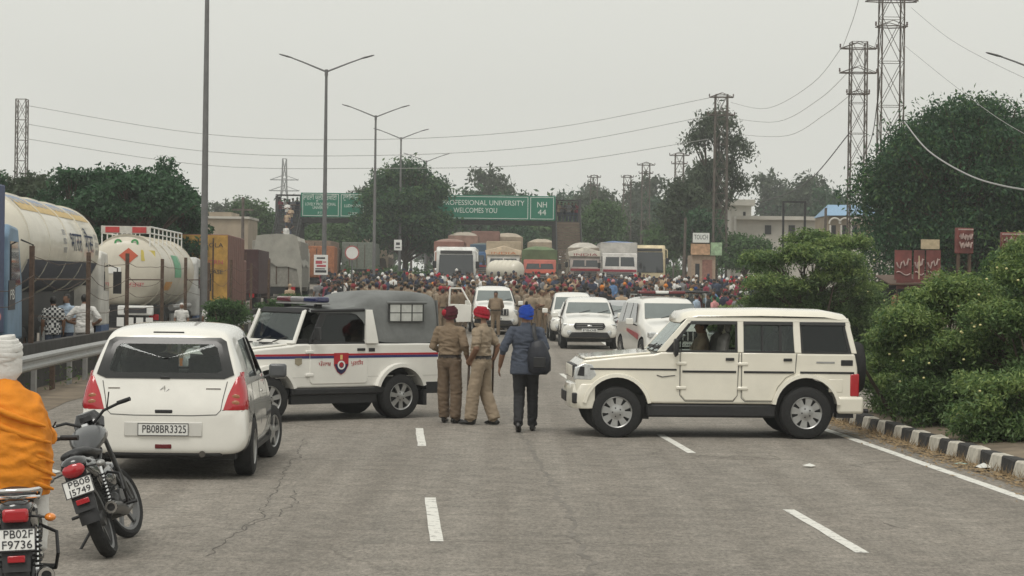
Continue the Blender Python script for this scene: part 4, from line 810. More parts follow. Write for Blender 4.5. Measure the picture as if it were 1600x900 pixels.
    MB().panel([A(-.68, 1.20), A(.68, 1.20), A(.64, 1.65), A(-.64, 1.65)], (.004, 0, 0)).build('windscreen', GLASSC, t)
    for y in (-.35, .12): MB().tube([(.70, y, 1.19), (.635, y + .30, 1.27)], .008, 6).build('wiper', BLACK, t)
    MB().panel([(1.68, -.62, 1.065), (1.68, .62, 1.065), (.76, .66, 1.15), (.76, -.66, 1.15)], (0, 0, .035)).build('bonnet', WHITE, t, 30, .02)
    for y in (-.3, .3): MB().box(.85, 1.0, y - .08, y + .08, 1.17, 1.19).build('bonnet_vent', BLACK, t)
    MB().box(1.80, 1.825, -.42, .42, .72, 1.0).build('grille', BLACK, t, bevel=.01); MB().box(1.82, 1.98, -.80, .80, .48, .64).build('front_bumper', WHITE, t, bevel=.03); MB().box(-2.06, -1.97, -.70, .70, .42, .54).build('rear_bumper', BLACK, t, bevel=.02)
    # canvas: front fly over the cab and full hood behind, with sagging creases
    mb = MB(); prof = []; n = 15; xs_ = [.33, .25, .05, -.2, -.45, -.62, -.70, -.95, -1.25, -1.55, -1.80, -1.93, -1.985]; tops = [1.685, 1.70, 1.72, 1.74, 1.80, 1.90, 1.93, 1.965, 1.97, 1.97, 1.965, 1.93, 1.84]
    vs = []; rr = random.Random(4)
    for i, (x, z) in enumerate(zip(xs_, tops)):
        bot = 1.64 if x > -.3 else (1.66 if x > -.5 else max(1.175, 1.66 - (-.5 - x) * 2.2)); w_ = .70 if x > -.5 else .72
        half = [(w_ + (.02 if x < -.6 else 0), bot), (w_ + .0, bot + (z - bot) * .35), (w_ - .03, bot + (z - bot) * .72), (w_ - .07, z - .055), (w_ - .16, z - .012), (w_ * .5, z + .008), (0, z + .018)]
        ring = half + [(-y, zz) for y, zz in half[-2::-1]]
        for k, (y, zz) in enumerate(ring):
            j = .030 * sstep(.78, 1.0, -x) * noise.noise((x * 5, y * 3, zz * 5)) if x < -.3 else .004 * noise.noise((x * 4, y * 3, zz)); vs.append((x + j, y * (1 + j * 1.6), zz + j * .8))
    m_ = len(ring); mb.add(vs, [(i * m_ + k, i * m_ + k + 1, (i + 1) * m_ + k + 1, (i + 1) * m_ + k) for i in range(len(xs_) - 1) for k in range(m_ - 1)] + [tuple(range((len(xs_) - 1) * m_, len(xs_) * m_))])
    cv = mb.build('canvas_hood', CANVAS, t, 60); s2 = cv.modifiers.new('s', 'SUBSURF'); s2.levels = 1; s2.render_levels = 1
    MB().panel([(-1.985, -.72, 1.17), (-1.985, .72, 1.17), (-1.985, .66, 1.84), (-1.985, -.66, 1.84)], (.01, 0, 0)).build('canvas_back', CANVAS, t)
    for s_ in (-1, 1): MB().tube([(.36, s_ * .69, 1.665), (-.58, s_ * .70, 1.685)], .024, 8).build('roof_bar', BLACK, t)
    MB().tube([(.40, -.66, 1.69), (.40, .66, 1.69)], .022, 8).build('roof_bar', BLACK, t)
    for s_ in (-1, 1):   # window in the canopy: frame, 2 x 3 clear panes
        yy = lambda z: s_ * (.755 - (z - 1.17) * .02)
        fr = MB().box(-1.66, -1.00, yy(1.7) - .012, yy(1.7) + .012, 1.50, 1.79).build('canopy_window', mat('dark_canvas_tape', (.05, .052, .05), .9, var=.1), t)
        for i in range(3):
            for j in range(2): x0 = -1.63 + i * .21; MB().box(x0, x0 + .185, yy(1.7) + s_ * .013 - .001, yy(1.7) + s_ * .013 + .001, 1.515 + j * .135, 1.635 + j * .135).build('canopy_pane', mat('clear_plastic', (.52, .53, .50), .15, var=.25, scale=3), fr)
        MB().tube([(-1.70, yy(1.7) + s_ * .012, 1.80), (-.96, yy(1.7) + s_ * .012, 1.80)], .022, 8).build('rolled_flap', CANVAS, fr)
    # roof light bar on feet: red, white centre, blue
    lb = MB().box(-.03, .23, -.60, .60, 1.765, 1.79).build('light_bar', GREYM, t, bevel=.008)
    for y0, y1, m in ((-.60, -.20, mat('beacon_red', (.13, .03, .035), .15, var=.05, coat=1)), (-.195, .195, mat('beacon_grey', (.22, .21, .21), .2, var=.05, coat=1)), (.20, .60, mat('beacon_blue', (.008, .012, .075), .15, var=.05, coat=1))): MB().box(-.02, .22, y0, y1, 1.792, 1.88).build('beacon', m, lb, bevel=.03, seg=3)
    for y in (-.45, .45): MB().box(.05, .15, y - .03, y + .03, 1.71, 1.766).build('light_bar_foot', BLACK, lb)
    seats(t, (-.25,), 1.10, hh=.42); MB().box(.38, .60, -.64, .64, 1.12, 1.24).build('dashboard', DARKI, t); MB().box(-1.8, 1.6, -.55, .55, .36, .58).build('underbody', DARKI, t); MB().tube([(.9, .4, .36), (-1.9, .4, .40)], .045, 8).build('chassis_rail', BLACK, t); MB().tube([(-.3, .42, .34), (-.9, .42, .33)], .08, 12).build('silencer', GREYM, t)
    MB().tube([(-1.22, -.6, .345), (-1.22, .6, .345)], .05, 8).build('axle', BLACK, t); MB().tube([(1.15, -.6, .345), (1.15, .6, .345)], .05, 8).build('axle', BLACK, t)
    for x in (1.15, -1.22):
        for s_ in (-1, 1): wheel(t, x, s_ * .70, .345, .21, 'alloy7')
    return t
JT = jeep()

# ------------------------------------------------------------------ cars in the middle distance
def front_car(label, px, d, heading, L=4.4, W=.92, H=1.78, hood=1.05, belt=1.08, paint=WHITE, wr=.36, style='suv', bar=None, rails=False, grille='wide', open_door=False, group=None, name='white_suv', police=False, cat='car', plate_txt=None, z_extra=0):
    t = car_root(name, label, cat, gx(px, d), d, heading, group); h = L / 2; x_f = h
    zr = H
    st = [(-h, .45, .7, .9, W * .82, W * .9, W * .88, W * .8, 0), (-h + .05, .38, .85, 1.15, W * .9, W * .97, W * .94, W * .82, .01), (-h + .18, .34, belt, zr - .18, W * .95, W, W * .96, W * .78, .01), (-h + .35, .32, belt, zr - .03, W * .95, W, W * .96, W * .74, .02), (-.6, .30, belt, zr, W * .95, W, W * .96, W * .75, .03),
          (.15, .30, belt - .01, zr - .03, W * .95, W, W * .96, W * .74, .03), (.45, .30, belt - .02, zr - .16, W * .95, W, W * .95, W * .76, .03), (.98, .30, belt - .05, hood + .08, W * .95, W, W * .93, W * .84, .03), (1.25, .32, belt - .12, hood + .03, W * .95, W, W * .92, W * .80, .04), (h - .35, .34, .86, hood - .05, W * .94, W, W * .92, W * .78, .04), (h - .10, .36, .74, hood - .16, W * .90, W * .95, W * .9, W * .74, .02), (h - .01, .42, .66, hood - .30, W * .78, W * .82, W * .82, W * .7, 0)]
    ob = loft_body(st).build('body', paint, t); s2 = ob.modifiers.new('s', 'SUBSURF'); s2.levels = 2; ob.data = evalmesh(ob); ob.modifiers.clear()
    fx, rxx = h - .85, -h + .82
    carve(ob, [MB().cyl((x, s_ * (W - .05) - .2, wr), (x, s_ * (W - .05) + .2, wr), wr + .06, n=28) for x in (fx, rxx) for s_ in (-1, 1)])
    for x in (fx, rxx):
        for s_ in (-1, 1): wheel(t, x, s_ * (W - .11), wr, .23, 'alloy6', n=22)
    MB().box(-h + .2, h - .2, -W * .8, W * .8, .24, .42).build('underbody', DARKI, t)
    # glass: framed panes lying 4 mm off the shell
    yb, yt = W * .95, W * .765
    zt_ = zr - .17; xt = .40; xb = .95; zb_ = hood + .13
    mb = MB(); mb.panel([(xb + .03, -W * .80, zb_), (xb + .03, W * .80, zb_), (xt + .07, W * .70, zt_), (xt + .07, -W * .70, zt_)], (.012, 0, .008)); mb.build('windscreen', mat('sky_tinted_dusty_windscreen', (.13, .155, .15), .12, var=.15, scale=1.5, coat=1), t, 30, .004)  # base colour lightened to stand for reflected sky, plus some dust
    GD = mat('dark_side_glass', (.018, .02, .022), .05, var=.05, coat=1)
    for s_ in (-1, 1):
        yq = lambda z: s_ * (np.interp(z, [belt, zr - .1], [W * .968, W * .79]))
        for a, b in ((.55, -.30), (-.38, -1.15), (-1.23, -h + .45)): zt2 = zr - .17; MB().panel([(a, yq(belt + .04), belt + .04), (b, yq(belt + .04), belt + .04), (b, yq(zt2), zt2), (a - (.42 if a > .4 else 0), yq(zt2), zt2)], (0, s_ * .012, 0)).build('side_window', GD, t, 30, .003)
        mirror_part(t, .62, s_ * (W + .15), belt + .06, s_, paint, (.09, .10, .17))
        MB().box(h - .36, h - .09, s_ * W * .60, s_ * W * .925, .72 + .05, hood - .20).build('headlamp', CLEARL, t, bevel=.03, seg=3)
        MB().lathe([(.001, .06), (.07, .05), (.085, 0), (.001, 0)], (h - .06, s_ * W * .70, .54), 'x', 14).build('fog_lamp', CLEARL, t)
        MB().box(-h + .02, -h + .22, s_ * W * .72, s_ * W * .93, .80, 1.15).build('tail_lamp', REDL, t, bevel=.02)
        if rails: MB().tube([(-.2, s_ * W * .66, zr - .02), (-.1, s_ * W * .66, zr + .05), (-h + .7, s_ * W * .66, zr + .05), (-h + .55, s_ * W * .66, zr - .02)], .018, 6).build('roof_rail', GREYM, t)
    if grille == 'wide':
        g = MB().prism([(-W * .48, hood - .38), (-W * .56, hood - .28), (-W * .50, hood - .17), (W * .50, hood - .17), (W * .56, hood - .28), (W * .48, hood - .38)], h - .16, h + .018, 'x').build('grille', BLACK, t, 30, .02)
        for k in range(3): MB().box(h + .016, h + .026, -W * .46, W * .46, hood - .345 + k * .06, hood - .33 + k * .06).build('grille_bar', GREYM, g)
    else:
        g = MB().box(h - .14, h + .015, -W * .52, W * .52, hood - .42, hood - .17).build('grille', BLACK, t, 30, .02)
        for k in range(7): y = -W * .44 + k * W * .147; MB().box(h + .012, h + .03, y - .02, y + .02, hood - .40, hood - .19).build('grille_bar', CHROME, g, bevel=.004)
    MB().prism([(-W * .74, .38), (-W * .62, .55), (W * .62, .55), (W * .74, .38)], h - .12, h + .02, 'x').build('bumper_intake', BLACK, t, 30, .02)
    MB().ell((h + .022, 0, hood - .27), (.012, .085, .035), 12, 6).build('emblem', CHROME, t)
    p_ = MB().box(h + .022, h + .034, -.25, .25, .565, .66).build('number_plate', PLATEW, t, bevel=.004); text('plate_letters', plate_txt or 'PB08', .09, PLATEK, p_, (h + .035, 0, .612), '+x', .42)
    for y in (-.3, .3): MB().tube([(xb + .05, y, zb_ + .005), (xb - .05, y + .36, zb_ + .10)], .009, 5).build('wiper', BLACK, t)
    if bar:
        lb = MB().box(-.55, -.25, -.62, .62, zr + .03, zr + .075).build('light_bar', BLACK, t, bevel=.01)
        for y0, y1, m in ((-.62, -.18, bar[0]), (-.175, .175, PLATEW), (.18, .62, bar[1])): MB().box(-.54, -.26, y0, y1, zr + .077, zr + .155).build('beacon', m, lb, bevel=.02)
    if police:
        s_ = 1
        for s_ in (-1, 1): MB().panel([(1.0, s_ * (W + .002), .86), (-.5, s_ * (W + .002), .98), (-.5, s_ * (W + .002), .90), (1.0, s_ * (W + .002), .70)], (0, s_ * .003, 0)).build('side_decal', mat('decal_red', (.38, .06, .07), .4, var=.3), t)
    if open_door:   # near-side front door swung out
        s_ = -1; dm = MB(); hx, hy = .85, s_ * (W + .0); ang = R(62); ux, uy = -math.cos(ang), s_ * math.sin(ang)
        P_ = lambda l, z: (hx + ux * l, hy + uy * l, z); nrm = (-uy * .06, ux * .06, 0)
        dr = MB().panel([P_(0, .45), P_(.98, .42), P_(1.0, belt), P_(0, belt - .02)], nrm).build('open_door', paint, t, 30, .015)
        for q in ([P_(0, belt - .02), P_(.06, belt), P_(.46, zr - .10), P_(.42, zr - .06)], [P_(.42, zr - .06), P_(.46, zr - .12), P_(.95, zr - .12), P_(.96, zr - .06)], [P_(.90, zr - .11), P_(.96, zr - .08), P_(1.0, belt), P_(.93, belt)]): MB().panel(q, nrm).build('window_frame', paint, dr, 30, .006)
    return t
BR = mat('beacon_dull_red', (.16, .025, .03), .2, var=.1, coat=.6); BD = mat('beacon_dull_grey', (.25, .22, .22), .2, var=.1, coat=.6)
front_car('white suv facing out of the police line with its front door swung open', 770, 84, R(180 + 4), W=.90, H=1.86, hood=1.16, belt=1.15, rails=True, grille='bars', open_door=True)
front_car('white suv with black oval grille parked facing us beside the police line', 917, 70, R(180), W=.92, H=1.66, hood=1.02, belt=1.02, name='white_crossover')
front_car('silver saloon half hidden behind the white suv with the oval grille', 967, 78, R(178), L=4.2, W=.84, H=1.46, hood=.92, belt=.92, paint=mat('silver_paint', (.42, .43, .43), .3, .4, var=.04, coat=.6), wr=.31, name='silver_car')
front_car('white car tucked behind the white suv with the oval grille', 893, 77.5, R(181), L=4.3, W=.86, H=1.74, hood=1.0, belt=1.02, name='white_car', wr=.33)
front_car('white police suv with red roof light bar and decals behind the cream utility vehicle', 1037, 55.2, R(180 + 8), W=.90, H=1.80, hood=1.12, belt=1.10, bar=(BR, BR), rails=True, police=True, grille='bars', name='police_suv', wr=.37)
# ------------------------------------------------------------------ motorcycles (x forward, y left, z up)
BKBLK = mat('bike_black_paint', (.014, .014, .016), .22, var=.1, coat=.8); BKGREY = mat('bike_grey_paint', (.05, .052, .055), .3, var=.1, coat=.5); ENG = mat('engine_alloy', (.10, .10, .10), .45, .7, var=.3, scale=25)
def spoke_wheel(parent, x, r, wd, steer=0, loc=None):
    mb = MB(); h = wd / 2; mb.lathe([(r * .80, -h * .8), (r * .90, -h), (r * .97, -h * .6), (r, 0), (r * .97, h * .6), (r * .90, h), (r * .80, h * .8), (r * .79, 0)], (0, 0, 0), 'y', 32)
    wl = mb.build('wheel', TYRE, parent); wl.location = (x, 0, r)
    mb = MB(); mb.lathe([(r * .72, -h * .6), (r * .80, -h * .75), (r * .80, h * .75), (r * .72, h * .6)], (0, 0, 0), 'y', 32)
    for k in range(6):
        a = 2 * PI * k / 6; u = Vector((math.cos(a), 0, math.sin(a))); q = Vector((-math.sin(a), 0, math.cos(a))); mb.panel([u * .03 - q * .022 + Vector((0, h * .3, 0)), u * .03 + q * .022 + Vector((0, h * .3, 0)), u * r * .74 + q * .013 + Vector((0, h * .3, 0)), u * r * .74 - q * .013 + Vector((0, h * .3, 0))], (0, -h * .6, 0))
    mb.lathe([(.001, -h * .9), (.06, -h * .9), (.06, h * .9), (.001, h * .9)], (0, 0, 0), 'y', 16); mb.build('rim', mat('alloy_grey', (.16, .16, .16), .4, .6, var=.1), wl); return wl
def motorcycle(name, label, loc, heading, lean, plate1, plate2, tank, rail=False, blink=True, tail_rect=False):
    t = thing(name, label, 'motorcycle', loc, PI / 2 + heading); t.rotation_euler = (-lean, 0, PI / 2 + heading)
    rw, fw = .305, .305; wb = 1.27; xr, xf = -.60, .67
    spoke_wheel(t, xr, rw, .105); f = spoke_wheel(t, xf, fw, .085); f.rotation_euler = (0, 0, R(-20))
    # frame, swing arm, shocks, chain case
    for s_ in (-1, 1):
        MB().tube([(xr, s_ * .085, rw), (-.10, s_ * .10, .36)], .02, 8).build('swing_arm', BLACK, t)
        sk = MB().tube([(xr + .02, s_ * .12, rw + .02), (xr + .16, s_ * .12, .68)], .014, 8).build('shock_absorber', CHROME, t); mb = MB()
        for k in range(9): c = lerp3((xr + .05, s_ * .12, .40), (xr + .14, s_ * .12, .62), k / 8); mb.lathe([(.028, -.006), (.034, 0), (.028, .006), (.024, 0)], c, 'z', 12)
        mb.build('spring', BLACK, sk)
        MB().tube([(-.78, s_ * .10, .76), (-.3, s_ * .11, .72), (.25, s_ * .06, .78), (.42, 0, .90)], .015, 8).build('frame_tube', BLACK, t)
        MB().tube([(.04, s_ * .11, .32), (.04, s_ * .23, .31)], .014, 8).build('foot_peg', BLACK, t); MB().tube([(-.32, s_ * .13, .36), (-.32, s_ * .24, .36)], .013, 8).build('pillion_peg', BLACK, t)
        a = R(-20); fy = lambda q: (xf, 0, 0)
        MB().tube([(xf + s_ * .03 * math.sin(a), s_ * .085, fw), (.52, s_ * .085, .70), (.44, s_ * .08, 1.0)], [.022, .020, .017], 10).build('fork_leg', ENG, t)
        # handlebar, grip, lever, mirror
        MB().tube([(.42, s_ * .05, 1.0), (.40, s_ * .16, 1.07), (.30 - s_ * .08, s_ * .33, 1.09), (.25 - s_ * .10, s_ * .38, 1.09)], .012, 8).build('handlebar', BLACK, t)
        MB().tube([(.31 - s_ * .08, s_ * .29, 1.09), (.25 - s_ * .10, s_ * .40, 1.09)], .018, 10).build('grip', BLACK, t); MB().tube([(.35 - s_ * .08, s_ * .22, 1.08), (.34 - s_ * .10, s_ * .36, 1.075)], .006, 6).build('brake_lever', GREYM, t)
        if s_ < 0:
            MB().tube([(.36, s_ * .20, 1.08), (.34, s_ * .26, 1.20)], .006, 6).build('mirror_stalk', BLACK, t)
        if blink:
            bl = MB().ell((-.86, s_ * .20, .72), (.05, .035, .025), 10, 8).build('indicator', AMBER if rail else GREYM, t); MB().tube([(-.83, s_ * .08, .73), (-.85, s_ * .18, .72)], .008, 6).build('indicator_stalk', BLACK, bl)
        MB().loft([(-.45, s_ * .10, .60), (-.62, s_ * .11, .70), (-.84, s_ * .08, .76)], [(.02, .10), (.022, .09), (.015, .05)], 12, ref=(0, 1, 0)).build('tail_cowl', BKBLK, t, 60)
        MB().loft([(.0, s_ * .13, .55), (-.20, s_ * .14, .58), (-.40, s_ * .12, .60)], [(.01, .05), (.02, .09), (.01, .04)], 10, ref=(0, 1, 0)).build('side_panel', BKBLK, t, 60)
    # fuel tank, seat, tail
    MB().loft([(-.06, 0, .80), (.02, 0, .85), (.18, 0, .90), (.34, 0, .90), (.43, 0, .86), (.46, 0, .82)], [(.06, .06), (.115, .085), (.15, .105), (.145, .10), (.09, .07), (.03, .03)], 20, ref=(0, 1, 0)).build('fuel_tank', tank, t, 60)
    MB().lathe([(.001, .02), (.03, .02), (.035, 0), (.001, 0)], (.24, 0, 1.0), 'z', 14).build('tank_cap', CHROME, t)
    MB().loft([(.0, 0, .80), (-.12, 0, .785), (-.35, 0, .80), (-.55, 0, .83), (-.76, 0, .845), (-.80, 0, .84)], [(.06, .03), (.125, .045), (.13, .05), (.13, .05), (.09, .035), (.03, .015)], 18, ref=(0, 1, 0)).build('seat', mat('black_vinyl', (.016, .016, .017), .5, var=.2, scale=14, bump=.3), t, 60)
    MB().loft([(-.70, 0, .76), (-.80, 0, .78), (-.90, 0, .77), (-.93, 0, .76)], [(.10, .055), (.105, .065), (.085, .055), (.05, .03)], 16, ref=(0, 1, 0)).build('tail_panel', BKBLK, t, 60)
    if tail_rect: MB().box(-.955, -.90, -.075, .075, .705, .785).build('tail_lamp', REDL, t, bevel=.018, seg=3)
    else: MB().ell((-.915, 0, .735), (.04, .088, .058), 16, 10).build('tail_lamp', REDL, t)
    # rear mudguard, plate and reflector
    mb = MB(); vs = []; R_ = rw + .055
    for k in range(13):
        a = R(60 + 118 * k / 12); 
        for yy, dr in ((-.075, -.025), (-.06, .0), (0, .012), (.06, 0), (.075, -.025)): vs.append((xr + (R_ + dr) * math.cos(a), yy, rw + (R_ + dr) * math.sin(a)))
    mb.add(vs, [(i * 5 + k, i * 5 + k + 1, (i + 1) * 5 + k + 1, (i + 1) * 5 + k) for i in range(12) for k in range(4)]); mb.build('rear_mudguard', BLACK, t, 60)
    MB().panel([(-.88, -.085, .72), (-.88, .085, .72), (-.975, .08, .42), (-.975, -.08, .42)], (.015, 0, .008)).build('plate_bracket', BLACK, t)
    pl = plate(t, plate1, (-.945, 0, .605), '-x', .225, .135, plate2); pl.rotation_euler = (R(-14), 0, R(-90))
    MB().box(-.985, -.965, -.05, .05, .475, .515).build('reflector', REDL, t, bevel=.005)
    mb = MB(); vs = []
    for k in range(11):
        a = R(20 + 120 * k / 10)
        for yy, dr in ((-.065, -.02), (0, .01), (.065, -.02)): vs.append((xf + (fw + .04 + dr) * math.cos(a), yy, fw + (fw + .04 + dr) * math.sin(a)))
    mb.add(vs, [(i * 3 + k, i * 3 + k + 1, (i + 1) * 3 + k + 1, (i + 1) * 3 + k) for i in range(10) for k in range(2)]); mb.build('front_mudguard', BKBLK, t, 60)
    # engine, exhaust, headlamp, clocks, stand
    e = MB().box(-.12, .26, -.13, .13, .24, .44).build('engine', ENG, t, bevel=.04, seg=3); mb = MB()
    for k in range(6): mb.box(.08, .28, -.09, .09, .45 + k * .035, .47 + k * .035)
    mb.box(.11, .25, -.06, .06, .44, .68); mb.build('cylinder_fins', ENG, e); MB().lathe([(.001, .16), (.10, .155), (.11, .12), (.11, -.14), (.001, -.145)], (.0, 0, .34), 'y', 20).build('crankcase', ENG, e)
    MB().tube([(.28, -.07, .60), (.38, -.09, .45), (.30, -.13, .27), (-.15, -.15, .27), (-.45, -.16, .33), (-.88, -.17, .38)], [.02, .02, .022, .03, .048, .050], 14).build('exhaust', mat('exhaust_black', (.03, .03, .03), .35, .6, var=.2), t); MB().lathe([(.030, -.004), (.048, -.004), (.048, .01), (.030, .01)], (-.89, -.17, .38), 'x', 16).build('exhaust_tip', CHROME, t)
    MB().ell((.58, 0, .92), (.10, .10, .10), 16, 10).build('headlamp', CLEARL, t); MB().loft([(.46, 0, .95), (.52, 0, 1.02), (.50, 0, 1.10)], [(.12, .05), (.13, .05), (.08, .02)], 14, ref=(0, 1, 0)).build('headlamp_cowl', BKBLK, t, 60)
    MB().lathe([(.001, .012), (.05, .012), (.055, -.03), (.001, -.03)], (.42, .0, 1.06), 'z', 16).build('speedometer', BLACK, t)
    MB().tube([(-.05, .12, .26), (-.14, .30, .012 + .08)], .012, 8).build('side_stand', BLACK, t); MB().tube([(-.30, -.02, .3), (-.33, -.03, .10)], .014, 8).build('centre_stand', BLACK, t)
    MB().tube([(-.30, -.13, .62), (-.42, -.24, .58), (-.50, -.245, .46), (-.42, -.23, .36), (-.30, -.14, .34)], .011, 8).build('leg_guard', CHROME if False else BLACK, t)
    if rail:
        MB().tube([(-.45, -.14, .80), (-.62, -.15, .86), (-.86, -.135, .89), (-.93, -.08, .89), (-.93, .08, .89), (-.86, .135, .89), (-.62, .15, .86), (-.45, .14, .80)], .0135, 10).build('grab_rail', CHROME, t); MB().tube([(-.80, -.14, .84), (-.88, 0, .845), (-.80, .14, .84)], .011, 8).build('grab_rail', CHROME, t)
    return t
yb1 = 16.1 + .6
motorcycle('motorcycle', 'dark motorcycle leaning on its side stand behind the white hatchback', (gx(176, 16.3) - .02, yb1 + .1, .0), R(3), R(20), 'PB08', 'J5749', BKGREY, blink=True)
d2 = 12.35; x2 = gx(34, d2) - .02
bk2 = motorcycle('motorcycle', 'black motorcycle with chrome grab rail under the orange clad rider, plate PB02F F9736', (x2 - .95 * math.sin(R(13)), d2 + .95 * math.cos(R(13)), 0), R(13), R(2), 'PB02F', 'F9736', BKBLK, rail=True, tail_rect=True)
# rider in an orange shawl and white turban
hr_ = Vector((0, .03, 1.615))
rid = person_mesh('rider', .013, head_type='none', shawl=True, sleeve=1.6, wide=1.0, rs=(.145, 0, 1.36), ls=(-.145, 0, 1.36), rk=(.20, .46, .80), lk=(-.20, .46, .80), ra=(.19, .34, .42), la=(-.19, .34, .42), rf=(.1, 1), lf=(-.1, 1), re=(.25, .16, 1.12), le=(-.25, .16, 1.12), rw=(.24, .46, 1.16), lw=(-.24, .46, 1.16), head=hr_)
p = person(rid, 'rider in orange shawl and white turban on the black motorcycle', x2 - .75 * math.sin(R(13)) - .10, d2 + .72, R(12), [SKIN, ORANGE, WHITEC, SHOE, WHITEC, BELT, HAIR], z=-.03, scale=1.03)
wrap_turban(p, hr_, 0, WHITEC).scale = (.95, .95, .9)
MB().loft([(0, -.06, 0), (0, -.075, -.08), (0, -.07, -.13)], [(.10, .05), (.10, .045), (.06, .03)], 14, ref=(1, 0, 0)).build('turban_tail', WHITEC, p, loc=hr_)
mb = MB()   # loose folds of the shawl hanging down the back
for k, (x0, x1, z0, z1) in enumerate([(-.20, .24, 1.40, 1.22), (-.24, .27, 1.32, 1.12), (-.22, .29, 1.25, 1.00), (-.10, .30, 1.16, .92), (-.27, .28, 1.08, .90), (-.05, .29, 1.02, .84)]):
    pts = [(x0 + (x1 - x0) * i / 6, -.03 - math.sqrt(max(.0, 1 - ((x0 + (x1 - x0) * i / 6) / .31) ** 2)) * (.185 - .0 * k), z0 + (z1 - z0) * (i / 6) ** 1.3 - .03 * math.sin(PI * i / 6)) for i in range(7)]
    mb.tube(pts, [.010, .016, .019, .020, .019, .016, .008], 8)
mb.build('shawl_folds', ORANGE, p, 80)
# bystander in pink at the rail
stand_b = person_mesh('bystander', .02, shirt_out=True, sleeve=.7, head_type='turban')
person(stand_b, 'bystander in a pink shirt standing between the orange rider and the guard rail', gx(-16, 23.5), 23.5, R(-10), [SKIN, PINK, GREYC, SHOE, PINK, BELT, HAIR])
# ------------------------------------------------------------------ guard rail, fence, lamps, pylons, wires
gr = thing('guard_rail', 'galvanised steel crash barrier running along the left edge of the road', 'guard rail', (0, 0, 0))
GOF = -6.45
def rail_beam(d0, d1):
    mb = MB(); prof = [(-.00, .56), (.055, .60), (.055, .64), (.0, .68), (-.0, .72), (.055, .76), (.055, .80), (.0, .85)]; prof = prof + [(x - .012, z) for x, z in prof[::-1]]; vs = []; n = 4; m_ = len(prof)
    for i in range(n + 1):
        d = d0 + (d1 - d0) * i / n
        for x, z in prof: vs.append((GOF + cx(d) + x, d, gz(d) + z - .10))
    mb.add(vs, [(i * m_ + k, i * m_ + (k + 1) % m_, (i + 1) * m_ + (k + 1) % m_, (i + 1) * m_ + k) for i in range(n) for k in range(m_)] + [tuple(range(m_)), tuple(range(n * m_, n * m_ + m_))]); return mb
for k in range(24):
    d0 = 16 + k * 4; rail_beam(d0 + .0, d0 + 4.0 - .015).build('rail_beam', GREYM, gr, 25)
    for q in (0, 2): d = d0 + q + .3; MB().box(-.045, .045, -.06, .06, -.05, .72).build('post', RUST if (k + q) % 3 == 0 else GREYM, gr, bevel=.006, loc=(GOF - .10 + cx(d), d, gz(d)))
# dark low parapet behind the rail carrying the fence posts
par = MB(); vs = []
for k in range(45):
    d = 14 + k * 2; vs += [(-6.98 + cx(d), d, gz(d) - .1), (-6.98 + cx(d), d, gz(d) + .84), (-7.20 + cx(d), d, gz(d) + .84), (-7.20 + cx(d), d, gz(d) - .1)]
par.add(vs, [(4 * k + j, 4 * k + (j + 1) % 4, 4 * k + 4 + (j + 1) % 4, 4 * k + 4 + j) for k in range(44) for j in range(4)]); tag(par.build('parapet', mat('sooty_concrete', (.055, .052, .048), .95, var=.35, scale=3, bump=.4), smooth=0), 'low sooty concrete parapet behind the crash barrier', 'wall')
fn = thing('wire_fence', 'rusty post and wire fence standing on the parapet before the queue of trucks', 'fence', (0, 0, 0))
fposts = [34.5, 41, 48, 54, 60.5, 65.5, 71, 77, 83, 89]
for i, d in enumerate(fposts): MB().box(-.045, .045, -.045, .045, .75, 2.72 + .08 * math.sin(i * 3)).build('post', RUST, fn, bevel=.006, loc=(-7.09 + cx(d) + .0, d, gz(d)))
for i, (a, b) in enumerate(zip(fposts[:-1], fposts[1:])):
    for z, sg in ((1.35, .05), (1.75, .16), (2.15, .28), (2.5, .10)):
        if (i * 3 + int(z * 4)) % 5 == 0: continue
        MB().tube([(-7.05 + cx(a + (b - a) * q), a + (b - a) * q, gz(a) + z - sg * math.sin(PI * q) + .03 * math.sin(q * 9 + i)) for q in (0, .2, .4, .6, .8, 1)], .007, 5).build('fence_wire', RUST, fn)
    MB().tube([(-7.05 + cx(a), a, gz(a) + 2.08), (-7.05 + cx(b), b, gz(b) + 2.08)], .02, 6).build('fence_rail', RUST, fn) if i in (1, 3, 5) else None
def street_lamp(x, d, label, H=12.0, span=2.35, group='twin armed lamps along the median'):
    t = thing('street_lamp', label, 'street lamp', (x, d, gz(d)), 0, group)
    MB().tube([(0, 0, 0), (0, 0, H * .5), (0, 0, H - .1)], [.13, .10, .065], 14).build('pole', POLE, t); MB().box(-.22, .22, -.22, .22, -.05, .04).build('base_plate', POLE, t)
    MB().cyl((0, 0, H - .25), (0, 0, H + .06), .085, .085, 12).build('cap', POLE, t)
    for s_ in (-1, 1):
        MB().tube([(0, 0, H - .05), (s_ * span * .5, 0, H + .42), (s_ * span * .78, 0, H + .66)], [.045, .036, .03], 8).build('arm', POLE, t)
        a = Vector((s_ * span * .72, 0, H + .62)); b = Vector((s_ * span, 0, H + .80)); MB().loft([a, lerp3(a, b, .3), lerp3(a, b, .85), b], [(.05, .03), (.13, .045), (.10, .035), (.04, .015)], 10, ref=(0, 1, 0)).build('lamp_head', POLE, t)
    return t
ld = [68, 104, 146, 178, 215]; lx = [gx(317, 68), (506 - 800) / FPX * 104, (584 - 800) / FPX * 146, (624 - 800) / FPX * 178, (664 - 800) / FPX * 215]
lab = ['tall grey street lamp post rising from the guard rail beside the tanker trucks', 'twin armed street lamp standing before the left green road sign', 'twin armed street lamp rising at the left edge of the round median tree', 'twin armed street lamp rising through the middle of the round median tree', 'small twin armed street lamp farthest down the median behind the tree']
for q in range(5): street_lamp(lx[q] + (.0), ld[q], lab[q])
